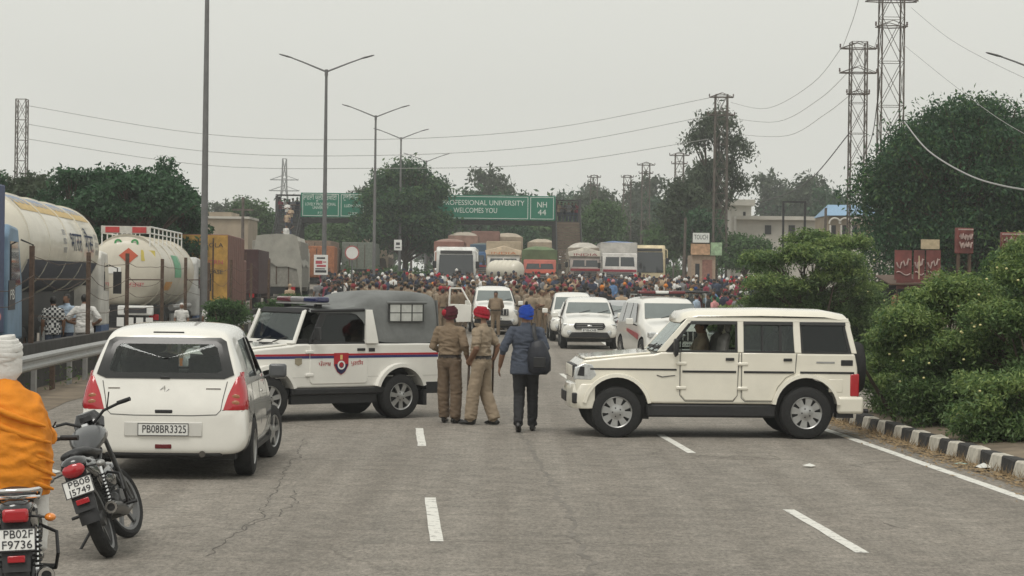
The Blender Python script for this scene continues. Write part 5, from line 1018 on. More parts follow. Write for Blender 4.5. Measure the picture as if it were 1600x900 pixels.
street_lamp((1637 - 800) / FPX * 88 - .2, 88, 'street lamp arm reaching over the service road above the dense dark tree', 11.0, 2.5)
# notice boards tied to poles
def notice(px, py, d, w_, h_, label, lines):
    c = PX(px, py, d); t = thing('notice_board', label, 'sign', (c.x, d - .2, c.z - h_ / 2))
    MB().box(-w_ / 2, w_ / 2, -.015, .015, 0, h_).build('board', PLATEW, t, bevel=.01)
    for (z, hh, a, b, col) in lines: MB().box(a * w_, b * w_, -.02, -.016, z * h_, (z + hh) * h_).build('print', col, t)
    MB().box(-.03, .03, .016, .12, h_ * .2, h_ * .8).build('bracket', POLE, t)
PR = mat('print_red', (.45, .08, .10), .6, var=.1); PK = mat('print_black', (.04, .04, .045), .6, var=.1)
notice(502, 414, 100, .66, .95, 'white notice with red and black print on the lamp post before the police jeep', [(.80, .08, -.3, .3, PK), (.55, .16, -.38, .1, PR), (.62, .05, .15, .38, PR), (.40, .10, -.3, .36, PR), (.12, .12, -.4, .4, PK), (.28, .05, -.4, .3, PK)])
notice(622, 383, 170, .62, .85, 'small white notice on the lamp post before the round median tree', [(.5, .25, -.25, .25, PK), (.2, .12, -.3, .3, PK)])

rs_t = thing('round_sign', 'round white road sign on a post at the left edge of the crowd', 'road sign', (gx(549, 104.5), 104.5, gz(104.5)))
MB().tube([(0, 0, 0), (0, 0, 3.0)], .04, 8).build('post', POLE, rs_t); MB().lathe([(.001, -.03), (.36, -.03), (.36, -.01), (.001, -.01)], (0, -.03, 3.05), 'y', 24).build('disc', PLATEW, rs_t); MB().lathe([(.30, -.036), (.36, -.036), (.36, -.031), (.30, -.031)], (0, -.03, 3.05), 'y', 24).build('rim', mat('sign_red_rim', (.4, .12, .12), .5), rs_t)
def pylon(label, x, d, H, w0, w1, arms, name='pylon', m=None, tk=.05, group='lattice pylons', top=True, splay=0):
    t = thing(name, label, 'pylon', (x, d, gz(d)), 0, group); m = m or RUST; n = max(6, int(H / (w0 * 1.7)))
    wz = lambda z: (w0 + (w1 - w0) * min(1, z / H)) / 2 if not splay else (w1 / 2 + (w0 - w1) / 2 * max(0, 1 - z / (H * splay)) ** 1.3)
    for sx in (-1, 1):
        for sy in (-1, 1): MB().tube([(sx * wz(H * k / 4), sy * wz(H * k / 4), H * k / 4) for k in range(5)], tk, 4).build('leg', m, t, 0)
    mb = MB()
    for k in range(n):
        z0, z1 = H * k / n, H * (k + 1) / n; a, b = wz(z0), wz(z1)
        for (p, q, r_, s_) in (((-a, -a), (a, -a), (-b, -b), (b, -b)), ((-a, a), (a, a), (-b, b), (b, b)), ((-a, -a), (-a, a), (-b, -b), (-b, b)), ((a, -a), (a, a), (b, -b), (b, b))):
            mb.tube([(*p, z0), (*s_, z1)], tk * .5, 3, cap=False); mb.tube([(*q, z0), (*r_, z1)], tk * .5, 3, cap=False); mb.tube([(*r_, z1), (*s_, z1)], tk * .45, 3, cap=False)
    mb.build('bracing', m, t, 0)
    for z, half in arms:
        mb = MB()
        for sy in (-1, 1):
            y = sy * wz(z); mb.tube([(-half, y * .4, z), (0, y, z), (half, y * .4, z)], tk * .75, 4)
            if top: mb.tube([(-half, y * .4, z), (0, y, z + half * .35), (half, y * .4, z)], tk * .5, 4)
        ca = mb.build('crossarm', m, t, 0)
        for sx in (-1, 1): MB().lathe([(.001, 0), (.05, .02), (.03, .06), (.06, .10), (.03, .14), (.05, .20), (.001, .22)], (sx * half, 0, z + .03), 'z', 8, closed=False).build('insulator', mat('brown_porcelain', (.08, .04, .03), .3), ca)
    return t
LAT = mat('weathered_lattice', (.125, .105, .09), .8, .2, var=.35, scale=3)
def py_h(py, px, d): return PX(px, py, d).z - gz(d)
pylon('tall lattice pylon cut by the top of the picture beside the dense dark tree', PX(1391, 200, 98).x, 98, py_h(-40, 1391, 98), 1.08, 1.0, [(py_h(2, 1391, 98), 1.2), (py_h(42, 1391, 98), .72)], m=LAT, tk=.036)
pylon('narrow lattice pylon with three crossarms standing by the blue roofed house', PX(1340, 200, 110).x, 110, py_h(66, 1340, 110), .86, .80, [(py_h(76, 1340, 110), .95), (py_h(114, 1340, 110), .97), (py_h(147, 1340, 110), .58)], m=LAT, tk=.036)
pylon('lattice pylon rising before the tall feathery eucalyptus', PX(1126, 250, 150).x, 150, py_h(148, 1126, 150), .95, .85, [(py_h(152, 1126, 150), .85), (py_h(180, 1126, 150), .95)], m=LAT, tk=.042)
for (px, tp, d, hw) in ((1061, 240, 205, .75), (1009, 255, 228, .75), (980, 274, 240, .5), (928, 274, 255, .6)):
    pylon({1061: 'small distant pylon at the left edge of the eucalyptus', 1009: 'distant twin crossarm pylon standing alone over the tree line', 980: 'slim distant pylon just beside the lone twin crossarm one', 928: 'distant pylon rising behind the footbridge stair landing'}[px], PX(px, 300, d).x, d, py_h(tp, px, d), .95, .8, [(py_h(tp + 3, px, d), hw + .2), (py_h(tp + 16, px, d), hw)], m=LAT, tk=.042)
pylon('plain lattice mast rising behind the dark trees over the tankers', PX(34, 200, 150).x, 150, py_h(155, 34, 150), .78, .72, [], m=LAT, tk=.042)
pylon('pale far transmission tower with spread feet on the skyline', PX(444, 300, 480).x, 480, py_h(248, 444, 480), 6.0, .8, [(py_h(281, 444, 480), 3.2), (py_h(298, 444, 480), 3.4)], m=mat('far_galvanised', (.25, .26, .26), .7, var=.1), tk=.13, splay=.85)
WIRE = mat('grey_cable', (.14, .14, .14), .7, var=.1); WIREL = mat('pale_cable', (.34, .34, .33), .7, var=.1)
def wire(pts, label, r=.02, m=WIRE, group=None):
    P_ = [PX(*p) for p in pts]; out = []
    for i in range(len(P_) - 1):
        p0, p1, p2, p3 = P_[max(0, i - 1)], P_[i], P_[i + 1], P_[min(len(P_) - 1, i + 2)]
        for k in range(6): t_ = k / 6; out.append(.5 * ((2 * p1) + (p2 - p0) * t_ + (2 * p0 - 5 * p1 + 4 * p2 - p3) * t_ ** 2 + (3 * p1 - p0 - 3 * p2 + p3) * t_ ** 3))
    out.append(P_[-1]); o = MB().tube(out, r * .72, 5).build('overhead_wire', m); return tag(o, label, 'wire', group)
G1 = 'overhead wires between the mast and the eucalyptus pylon'
for (a, m_, b, wl_) in ((165, 218, 153, 'highest'), (194, 243, 181, 'middle'), (217, 263, 217, 'lowest')):
    wire([(43, a, 150), (320, (a + m_) / 2 + 18, 150), (580, m_, 150), (850, (b + m_) / 2 + 16, 150), (1108, b, 150)], wl_ + ' of three thin wires sagging from the mast over the tankers to the eucalyptus pylon', .028, WIREL, G1)
G2 = 'overhead wires rising to the pylons on the right'
wire([(1142, 160, 150), (1200, 169, 140), (1270, 130, 127), (1314, 76, 110)], 'thin wire swooping up to the top crossarm of the three armed pylon', .02, WIREL, G2)
wire([(1140, 184, 150), (1215, 190, 136), (1280, 155, 122), (1324, 114, 110)], 'thin wire swooping up to the middle crossarm of the three armed pylon', .02, WIREL, G2)
wire([(1150, 210, 150), (1230, 212, 134), (1290, 178, 120), (1330, 147, 110)], 'thin wire swooping up to the lowest crossarm of the three armed pylon', .02, WIREL, G2)
wire([(1316, 76, 110), (1333, 30, 98), (1344, -10, 88)], 'thin wire climbing from the three armed pylon out of the top of view', .018, WIREL, G2)
wire([(1366, 76, 110), (1376, 40, 98), (1386, -10, 88)], 'second thin wire climbing from the three armed pylon to the tall pylon', .018, WIREL, G2)
wire([(1424, 12, 85), (1480, 58, 80), (1545, 95, 74), (1640, 140, 68)], 'thin wire dropping right from the tall pylon top over the dense dark tree', .014, WIREL, G2)
wire([(1412, 70, 85), (1480, 125, 80), (1560, 185, 74), (1640, 230, 68)], 'thin wire dropping from the tall pylon into the dense dark tree', .013, WIREL, G2)
wire([(1180, 318, 122), (1235, 300, 118), (1275, 272, 114), (1327, 208, 110)], 'thick black cable climbing to the three armed pylon', .042, WIRE)
wire([(1413, 190, 72), (1450, 235, 68), (1510, 272, 63), (1570, 291, 58), (1660, 304, 52)], 'thick pale cable sagging in front of the dense dark tree', .034, WIREL)
wire([(1347, 250, 109.5), (1362, 215, 100), (1370, 165, 92), (1374, 120, 86)], 'dark cable looping between the two nearest pylons', .03, WIRE)
wire([(1335, 380, 109), (1330, 330, 109), (1326, 250, 109), (1330, 210, 109)], 'dark service cable hanging down the three armed pylon', .03, WIRE)
# bare metal frame and slim posts on the right
hg = thing('metal_goal_frame', 'dark bare metal frame standing above the bush before the white building', 'frame', (PX(1240, 400, 125).x, 125, gz(125)))
zt_ = py_h(317, 1240, 125)
for s_ in (-1, 1): MB().box(s_ * .64 - .06, s_ * .64 + .06, -.06, .06, 0, zt_).build('post', BLACK, hg)
MB().box(-.70, .70, -.05, .05, zt_, zt_ + .10).build('beam', BLACK, hg)
for px, tp, lb_ in ((1287, 325, 'slim dark post left of the blue roofed house'), (1068, 340, 'pale leaning concrete post beside the shop boards')):
    d = 130; o = MB().tube([(0, 0, 0), (.1, 0, py_h(tp, px, d))], [.10, .08], 8).build('utility_post', LAT); o.location = (PX(px, 400, d).x, d, gz(d)); tag(o, lb_, 'post')
up_ = thing('utility_pole', 'wooden utility pole with crossarm before the beige wall', 'pole', (PX(379, 380, 140).x, 140, gz(140))); hh = py_h(308, 379, 140)
MB().tube([(0, 0, 0), (0, 0, hh)], [.13, .09], 8).build('pole', LAT, up_); MB().box(-.7, .7, -.05, .05, hh - .9, hh - .78).build('crossarm', LAT, up_)
# ------------------------------------------------------------------ trucks (x forward, y left)
def twheel(parent, x, y, r=.5, wd=.28):
    s_ = 1 if y > 0 else -1; h = wd / 2
    wl = MB().lathe([(r * .55, -h), (r * .9, -h), (r, -h * .7), (r, h * .7), (r * .9, h), (r * .55, h)], (0, 0, 0), 'y', 20).build('wheel', TYRE, parent, loc=(x, y, r)); MB().lathe([(.001, s_ * h * .5), (r * .3, s_ * h * .6), (r * .56, s_ * h * .9), (r * .56, s_ * h * .2), (.001, s_ * h * .2)], (0, 0, 0), 'y', 16).build('rim', RUST, wl)
def P3(name, c, rough=.5, **k): return mat(name, c, rough, var=k.pop('var', .28), scale=1.6, detail=7, **k)
def truck_front(label, px, d, heading=180, W=2.4, H=3.7, cab=(.55, .50, .45), cargo=(.3, .1, .06), crown=None, visor=None, stripe=(.3, .04, .05), L=8.5, cargoH=None, load=None, name='cargo_truck', bumper=(.5, .48, .44), group='trucks halted beyond the crowd', grille=None, dark_top=False, zc=2.75):
    t = car_root(name, label, 'truck', gx(px, d), d + L / 2, R(heading), group); t.scale = (1, 1, .91); h = L / 2; w2 = W / 2; nm = '_%d_%d' % (px, d)
    dl = lambda c: tuple(.78 * (.7 * v + .3 * sum(c) / 3) for v in c); mc, mg, ms = P3('cab' + nm, cab), P3('cargo' + nm, dl(cargo), .8), P3('stripe' + nm, stripe)
    cb = MB().prism([(h, .75), (h + .02, 1.7), (h - .18, zc), (h - 1.7, zc), (h - 1.7, .75)], -w2 + .08, w2 - .08, 'y').build('cab', mc, t, 30, .06)
    ws = MB().prism([(-w2 + .22, 1.72), (w2 - .22, 1.72), (w2 - .32, zc - .28), (-w2 + .32, zc - .28)], 0, .03, 'x').build('windscreen', mat('truck_glass', (.02, .025, .03), .06, var=.05, coat=1), cb); ws.location = (h - .055, 0, 0); ws.rotation_euler = (0, R(-7), 0); ws.location.x = h + .19
    MB().box(h - .05, h - .01, -.05, .05, 1.75, zc - .3).build('windscreen_bar', mc, cb)
    MB().box(h + .0, h + .06, -w2 + .12, w2 - .12, 1.48, 1.66).build('painted_band', ms, cb); g = MB().box(h + .0, h + .07, -w2 + .35, w2 - .35, .95, 1.42).build('grille', P3('grl' + nm, grille or (.05, .04, .04)), cb)
    for k in range(3): MB().box(h + .07, h + .09, -w2 + .4, w2 - .4, 1.02 + k * .14, 1.06 + k * .14).build('grille_bar', GREYM, g)
    bm_ = MB().box(h - .05, h + .25, -w2, w2, .52, .86).build('bumper', P3('bmp' + nm, bumper), t, 30, .03)
    for k in range(6): MB().box(h + .252, h + .262, -w2 + .1 + k * W / 6.3, -w2 + .1 + k * W / 6.3 + .18, .58, .80).build('bumper_stripe', ms, bm_)
    for s_ in (-1, 1):
        MB().ell((h + .08, s_ * (w2 - .22), 1.12), (.06, .12, .12), 12, 8).build('headlamp', CLEARL, cb); MB().tube([(h - .2, s_ * w2, 2.3), (h + .1, s_ * (w2 + .16), 2.35), (h + .1, s_ * (w2 + .16), 1.7)], .02, 5).build('mirror_arm', BLACK, cb); MB().box(h + .07, h + .12, s_ * (w2 + .16) - .10, s_ * (w2 + .16) + .10, 1.75, 2.15).build('mirror', BLACK, cb)
        MB().box(h - 1.5, h - .5, s_ * (w2 - .06) - .03, s_ * (w2 - .06) + .03, 1.75, zc - .25).build('side_window', MATS['truck_glass'], cb)
        for x in (h - .9, -h + 1.1, -h + 2.4): twheel(t, x, s_ * (w2 - .18))
    if crown:   # carved wooden crown board above the windscreen
        pts = [(-w2, zc - .02), (w2, zc - .02), (w2 + .08, zc + .34), (w2 * .55, zc + .50), (0, zc + .72), (-w2 * .55, zc + .50), (-w2 - .08, zc + .34)]
        cw = MB().prism(pts, h - .75, h - .02, 'x').build('crown_board', P3('crown' + nm, crown), t, 30, .03); text('crown_lettering', 'PUNJAB' if px % 2 else 'INDIA', .26, ms, cw, (h - .01, 0, zc + .12), '+x', W * .72)
    ch = cargoH or H
    MB().box(-h, h - 1.8, -w2, w2, .95, ch).build('cargo_body', mg, t, 30, .04)
    for s_ in (-1, 1):
        for k in range(5): x = -h + .5 + k * (L - 2.6) / 4; MB().box(x - .05, x + .05, s_ * w2 - .02, s_ * w2 + .05, 1.0, ch - .05).build('side_rib', mg, t)
    MB().box(-h, h - .3, -.5, .5, .55, .94).build('chassis', BLACK, t)
    if load:
        mb = MB(); vs = []; xs_ = [h - 1.8, h - 2.2, h - 3.2, 0, -h * .5, -h + .3, -h]; zz = [.05, .35, .5, .55, .5, .4, .05]
        for x, z in zip(xs_, zz):
            for k in range(9): u = -1 + 2 * k / 8; vs.append((x, u * (w2 + .03), ch - .05 + z * load[1] * (1 - abs(u) ** 3) + .06 * noise.noise((x, u * 2, px))))
        mb.add(vs, [(i * 9 + k, i * 9 + k + 1, (i + 1) * 9 + k + 1, (i + 1) * 9 + k) for i in range(6) for k in range(8)]); mb.build('tarpaulin', P3('load' + nm, dl(load[0]), .9, bump=.5), t, 60)
    return t
def bus(label, px, d, W=2.5, H=3.2, col=(.66, .66, .63), lower=(.66, .66, .63), side=(.05, .14, .22), L=10, heading=180, group='buses halted beyond the crowd'):
    t = car_root('bus', label, 'bus', gx(px, d), d + L / 2, R(heading), group); t.scale = (1, 1, .91); h = L / 2; w2 = W / 2; nm = '_b%d' % px; mc = P3('bus' + nm, col)
    bd = MB().prism([(h - .05, .4), (h, 1.2), (h - .12, H - .25), (h - .45, H), (-h, H), (-h, .4)], -w2, w2, 'y').build('body', mc, t, 30, .10, 3); GL = mat('truck_glass', (.02, .025, .03), .06, var=.05, coat=1)
    ws = MB().panel([(h + .012, -w2 + .14, 1.35), (h + .012, w2 - .14, 1.35), (h - .085, w2 - .20, H - .55), (h - .085, -w2 + .20, H - .55)], (.02, 0, 0)).build('windscreen', GL, t, 30, .01)
    MB().box(h - .13, h - .05, -w2 + .25, w2 - .25, H - .48, H - .26).build('destination_board', mat('board_dark', (.05, .05, .05), .4), t); MB().box(h + .0, h + .03, -w2 + .3, w2 - .3, .62, .95).build('grille', BLACK, t); MB().box(h - .02, h + .12, -w2 + .05, w2 - .05, .35, .58).build('bumper', P3('blow' + nm, lower), t, bevel=.04)
    for s_ in (-1, 1):
        MB().box(h + .0, h + .045, s_ * (w2 - .42), s_ * (w2 - .12), .68, .90).build('headlamp', CLEARL, t, bevel=.02); MB().tube([(h - .2, s_ * w2, H - .3), (h + .25, s_ * (w2 + .1), H - .4), (h + .25, s_ * (w2 + .1), H - 1.2)], .03, 6).build('mirror_arm', mc, t); MB().box(h + .2, h + .3, s_ * (w2 + .1) - .12, s_ * (w2 + .1) + .12, H - 1.5, H - 1.0).build('mirror', BLACK, t, bevel=.03)
        MB().box(-h + .05, h - .4, s_ * w2 - .01, s_ * w2 + .006, .5, 1.3).build('side_panel', P3('bside' + nm, side), t)
        for k in range(6): x = -h + .6 + k * 1.4; MB().box(x, x + 1.25, s_ * w2 - .01, s_ * w2 + .008, 1.45, 2.35).build('window', GL, t)
        for x in (h - 1.9, -h + 2.4): twheel(t, x, s_ * (w2 - .16))
    return t
bus('white coach with wide dark windscreen halted behind the police crowd', 712, 133, H=3.35)
bus('cream bus with dark windscreen halted beside the white fronted trucks', 1014, 150, W=2.3, H=3.5, col=(.62, .52, .33), side=(.4, .3, .15))
truck_front('truck with white scalloped crown board and dark windscreen beside the footbridge stairs', 914, 148, W=2.3, crown=(.66, .62, .54), cab=(.42, .36, .33), cargo=(.4, .33, .24), load=((.62, .57, .48), .9), zc=2.6, H=3.3)
truck_front('white and maroon painted truck with a blue tarpaulin over its load', 968, 146, W=2.55, cab=(.62, .60, .57), cargo=(.58, .55, .50), stripe=(.26, .03, .05), load=((.10, .22, .50), .35), H=3.75, zc=2.9, crown=None, bumper=(.60, .57, .54))
truck_front('orange cabbed truck with a bright green hood behind the crowd', 843, 139, W=2.3, cab=(.42, .11, .08), cargo=(.12, .20, .07), load=((.15, .24, .08), .6), H=3.2, zc=2.45, stripe=(.55, .12, .08))
truck_front('white truck with painted orange panels beside the white coach', 786, 152, W=2.5, cab=(.60, .57, .52), cargo=(.55, .42, .25), stripe=(.55, .16, .05), crown=(.62, .50, .36), H=3.7, zc=2.6)
truck_front('blue cabbed truck squeezed behind the white coach', 757, 160, W=2.3, cab=(.05, .13, .28), cargo=(.06, .14, .22), H=3.4, load=((.12, .16, .14), .4))
truck_front('truck with a tall red brown load far behind the coach', 757, 196, W=2.6, cab=(.4, .3, .2), cargo=(.36, .16, .11), H=5.0, load=None)
truck_front('truck with a sand coloured sheeted load far behind the coach', 722, 176, W=2.5, cab=(.45, .35, .28), cargo=(.42, .22, .15), H=4.2, load=((.50, .42, .32), .8))
truck_front('truck with beige sheeted load under the green welcome board', 793, 202, W=2.8, cab=(.4, .3, .2), cargo=(.48, .36, .22), H=4.6, load=((.55, .44, .30), .9))
truck_front('truck with straw coloured load beside the footbridge stairs', 846, 204, W=2.7, cab=(.4, .32, .22), cargo=(.5, .38, .24), H=4.1, load=((.56, .46, .32), .8))
truck_front('truck with rust red sheeted load behind the white coach', 700, 166, W=2.4, cab=(.4, .2, .15), cargo=(.35, .14, .09), H=3.6, load=((.40, .22, .16), .6))
# pale small tanker lorry just behind the crowd
def tanker(label, xc, d0, heading, L, r, zc, m_tank, m_low=None, cabcol=(.70, .70, .66), rear='plain', name='tanker_truck', group='tankers queued on the opposite carriageway', cab=True, rail=False):
    t = thing(name, label, 'tanker', (xc, d0 + L / 2, gz(d0 + L / 2)), PI / 2 + R(heading), group); h = L / 2
    prof = [(-h - .0, .02), (-h - .0 + .02, r * .45), (-h + .10, r * .80), (-h + .26, r * .95), (-h + .5, r), (h - .5, r), (h - .26, r * .95), (h - .10, r * .80), (h - .02, r * .45), (h, .02)]
    tk = MB().loft([(x, 0, zc) for x, _ in prof], [(q * 1.04, q) for _, q in prof], 36, ref=(0, 1, 0)).build('tank', m_tank, t, 50)
    for x in np.linspace(-h + .5, h - .5, 5): MB().lathe([(r * 1.0, -.035), (r * 1.048, -.03), (r * 1.048, .03), (r * 1.0, .035)], (x, 0, zc), 'x', 36).build('tank_band', m_tank, tk)
    if m_low:
        mb = MB(); n = 9; vs = []
        for x in (-h + .45, h - .45):
            for k in range(n): a = R(197 + 146 * k / (n - 1)); vs.append((x, math.cos(a) * r * 1.055, zc + math.sin(a) * r * 1.015))
        mb.add(vs, [(k, k + 1, n + k + 1, n + k) for k in range(n - 1)]); mb.build('lower_band', m_low, tk)
    MB().box(-h + .1, h + 2.6, -.45, .45, .70, zc - r + .12).build('chassis', BLACK, t); MB().box(-h - .15, -h - .02, -1.15, 1.15, .55, .75).build('rear_bumper', BLACK, t)
    for s_ in (-1, 1):
        for x in (-h + .9, -h + 2.1, h - .6): twheel(t, x, s_ * .95)
        MB().box(-h + 3.2, h - 1.6, s_ * 1.10 - .03, s_ * 1.10 + .03, .55, .95).build('side_guard', GREYM, t); MB().tube([(-h + 3.2, s_ * 1.12, 1.15), (h - 1.4, s_ * 1.12, 1.15)], .10, 10).build('hose_tube', GREYM, t)
        MB().box(-h - .12, -h - .04, s_ * .95 - .15, s_ * .95 + .15, .80, .98).build('tail_lamp', REDL, t)
    if rail:
        for s_ in (-1, 1):
            MB().tube([(-h + .3, s_ * .75, zc + r + .28), (h - .6, s_ * .75, zc + r + .28)], .03, 6).build('top_rail', PLATEW, t); MB().tube([(-h + .3, s_ * .75, zc + r + .08), (h - .6, s_ * .75, zc + r + .08)], .025, 6).build('top_rail', PLATEW, t)
            for x in np.linspace(-h + .3, h - .6, 9): MB().tube([(x, s_ * .75, zc + r * .6), (x, s_ * .75, zc + r + .28)], .022, 5).build('rail_post', PLATEW, t)
        MB().box(-h + .27, -h + .30, -.78, .78, zc + r + .06, zc + r + .30).build('top_board', mat('board_faded_white', (.55, .53, .48), .7, var=.15), t)
        for y in (-.42, .42): MB().box(-h + .25, -h + .268, y - .22, y + .22, zc + r + .09, zc + r + .27).build('red_panel', mat('panel_red', (.48, .05, .05), .6, var=.1), t)
    if cab:
        mc = P3('tcab%d' % int(d0), cabcol); x0 = h + .45
        cb = MB().prism([(x0, .75), (x0, 2.7), (x0 + .25, 2.9), (x0 + 1.6, 2.85), (x0 + 2.1, 1.8), (x0 + 2.15, .7)], -1.2, 1.2, 'y').build('cab', mc, t, 30, .08, 3)
        for s_ in (-1, 1):
            MB().prism([(x0 + .75, 1.75), (x0 + 1.95, 1.75), (x0 + 1.60, 2.55), (x0 + .75, 2.55)], s_ * 1.19, s_ * 1.21, 'y').build('window', mat('truck_glass', (.02, .025, .03), .06), cb); MB().tube([(x0 + 1.8, s_ * 1.2, 2.5), (x0 + 1.9, s_ * 1.45, 2.4), (x0 + 1.9, s_ * 1.45, 1.7)], .02, 5).build('mirror_arm', BLACK, cb); MB().box(x0 + 1.87, x0 + 1.93, s_ * 1.45 - .12, s_ * 1.45 + .12, 1.65, 2.3).build('mirror', BLACK, cb); twheel(t, x0 + 1.3, s_ * .98); MB().box(x0 + .2, x0 + 2.0, s_ * 1.05, s_ * 1.21, .45, .75).build('step', P3('tstep%d' % int(d0), (.08, .14, .28)), cb)
        MB().box(x0 - .02, x0 - .005, -.8, .8, 1.9, 2.5).build('rear_window', MATS['truck_glass'], cb)
    return t, tk, h
CRT = mat('cream_tank_paint', (.66, .62, .52), .4, var=.08, scale=1.5, coat=.3); GRT = mat('grey_tank_paint', (.46, .45, .40), .45, var=.10, scale=1.5, coat=.3)
NAVYP = mat('navy_tank_paint', (.035, .045, .075), .45, var=.2); YELP = mat('yellow_tank_paint', (.52, .36, .12), .5, var=.15); BLP = mat('blue_grey_print', (.22, .27, .36), .6, var=.15); INK = mat('navy_print', (.03, .06, .15), .6, var=.1)
# 1: big cream tanker
t1, tk1, h1 = tanker('long cream gas tanker with navy underside and large dark blue lettering', -12.45, 46.6, 4, 13.2, 1.2, 2.88, CRT, NAVYP, (.62, .60, .55), group=None)
RT = 1.2 * 1.04
def on_tank(tk, h, r, zc, x0, x1, a0, a1, nm, m, n=6, lift=1.008):
    mb = MB(); vs = []
    for x in (x0, x1):
        for k in range(n + 1): a = R(a0 + (a1 - a0) * k / n); vs.append((x, -math.cos(a) * r * 1.04 * lift, zc + math.sin(a) * r * lift))
    mb.add(vs, [(k, k + 1, n + k + 2, n + k + 1) for k in range(n)]); return mb.build(nm, m, tk, 50)
on_tank(tk1, h1, 1.2, 2.88, -h1 + 1, h1 - .6, 52, 78, 'top_panel', BLP); on_tank(tk1, h1, 1.2, 2.88, -h1 + 1, h1 - .6, 40, 51, 'yellow_band', YELP)
for k in range(16): x = -h1 + 1.2 + k * .72; on_tank(tk1, h1, 1.2, 2.88, x, x + .3, 51, 60, 'yellow_tooth', YELP)
def bend_text(s, size, m, tk, x, zmid, r, zc, width, nm='tank_lettering'):
    o = text(nm, s, size, m, tk, (0, 0, 0), '-y', width, .0015)
    for v in o.data.vertices:
        a = math.asin(max(-1, min(1, (v.co.z + zmid - zc) / r))); yy = -math.cos(a) * r * 1.04 * 1.012; v.co = Vector((v.co.x + x, yy, v.co.z + zmid))
    return o
bend_text('भारत', .72, INK, tk1, h1 - 5.0, 3.02, 1.2, 2.88, 2.2); bend_text('गैस', .72, INK, tk1, h1 - 2.4, 3.02, 1.2, 2.88, 1.7)
for x in (h1 - 7.1, h1 - .95):
    for z in (2.8, 3.02, 3.24): bend_text('LPG ONLY', .2, INK, tk1, x, z, 1.2, 2.88, .55)
# 2: tanker seen from the rear
t2, tk2, h2 = tanker('off white fuel tanker with hazard diamond and roof railings seen from behind', -12.45, 66.3, 3, 10.5, 1.15, 2.30, mat('off_white_tank', (.58, .54, .45), .45, var=.08, scale=1.5, coat=.2), None, (.5, .5, .48), rail=True, group=None)
def on_rear(nm, pts, m, x=-.0): return MB().panel([(-h2 - .012 + np.interp(math.hypot(y, z - 2.30), [0, .52, .92, 1.09], [0, .02, .10, .26]), y, z) for y, z in pts], (-.01, 0, 0)).build(nm, m, t2, 0)
on_rear('hazard_diamond', [(-.12, 2.55), (-.42, 2.82), (-.12, 3.06), (.18, 2.82)], mat('hazard_red', (.50, .10, .05), .6, var=.1)); on_rear('yellow_notice', [(-.52, 2.66), (-.95, 2.62), (-.92, 2.98), (-.50, 3.0)], mat('notice_yellow', (.55, .45, .10), .6, var=.15))
gm = mat('roundel_green', (.06, .30, .10), .6)
for y in (.22, -.30): MB().lathe([(.06, -.01), (.12, -.01), (.12, .01), (.06, .01)], (-h2 + .13, y, 3.22), 'x', 18).build('roundel', gm, t2)
on_rear('emergency_panel', [(.5, 2.45), (.1, 2.45), (.1, 2.25), (.5, 2.25)], PLATEW); text('rear_lettering', 'ਖ਼ਤਰਾ', .2, mat('print_red', (.45, .08, .10), .6), t2, (-h2 - .03, -.35, 1.9), '-x', .55)
on_tank(tk2, h2, 1.15, 2.30, -h2 + 3.6, -h2 + 5.6, -8, 30, 'green_panel', mat('panel_green', (.12, .36, .20), .6, var=.15)); on_tank(tk2, h2, 1.15, 2.3, -h2 + 1.2, -h2 + 3.2, -30, -15, 'orange_mark', mat('mark_orange', (.6, .3, .08), .6, var=.2))
MB().box(-h2 - .35, -h2 - .15, -.95, .15, .95, 1.25).build('rear_cabinet', PLATEW, t2, bevel=.03); MB().box(-h2 - .37, -h2 - .352, -.75, -.05, 1.02, 1.18).build('cabinet_panel', PK, t2)
for k in range(4): MB().box(-h2 - .36, -h2 - .342, -.95 + k * .3, -.73 + k * .3, .60, .88).build('rear_number', PLATEW, t2)
# blue truck at the left edge: cab ahead of a blue box
tb = thing('blue_truck', 'pale blue lorry cab ahead of a deep blue box, just beyond the parapet', 'truck', (-11.12, 39, 0), PI / 2 + R(4))
MB().box(-3.5, 3.1, -1.2, 1.2, 1.0, 3.95).build('cargo_box', P3('deep_blue_box', (.02, .045, .14)), tb, bevel=.03); PB = P3('pale_blue_cab', (.17, .27, .38), .5, var=.25)
MB().box(-3.5, 5.6, -.5, .5, .55, .95).build('chassis', BLACK, tb)
cb = MB().prism([(3.6, .8), (3.6, 2.95), (3.9, 3.2), (4.9, 3.15), (5.45, 2.1), (5.55, .8)], -1.18, 1.18, 'y').build('cab', PB, tb, 30, .08, 3)
for s_ in (-1, 1):
    MB().prism([(3.85, 1.95), (5.2, 1.95), (4.85, 2.85), (3.85, 2.85)], s_ * 1.175, s_ * 1.19, 'y').build('window', mat('truck_glass', (.02, .025, .03), .06), cb); MB().panel([(3.7, s_ * 1.185, 2.05), (3.7, s_ * 1.185, 1.45), (4.5, s_ * 1.185, 1.45), (4.5, s_ * 1.185, 2.05)], (0, s_ * .01, 0)).build('cab_notice', PK, cb)
    MB().tube([(5.1, s_ * 1.2, 2.9), (5.3, s_ * 1.42, 2.8), (5.3, s_ * 1.42, 2.0)], .02, 5).build('mirror_arm', BLACK, cb)
    for x in (4.6, -2.6, -1.3): twheel(tb, x, s_ * .98)
text('cab_lettering', 'PB', .3, PLATEW, cb, (4.1, -1.20, 1.75), '-y', .5)
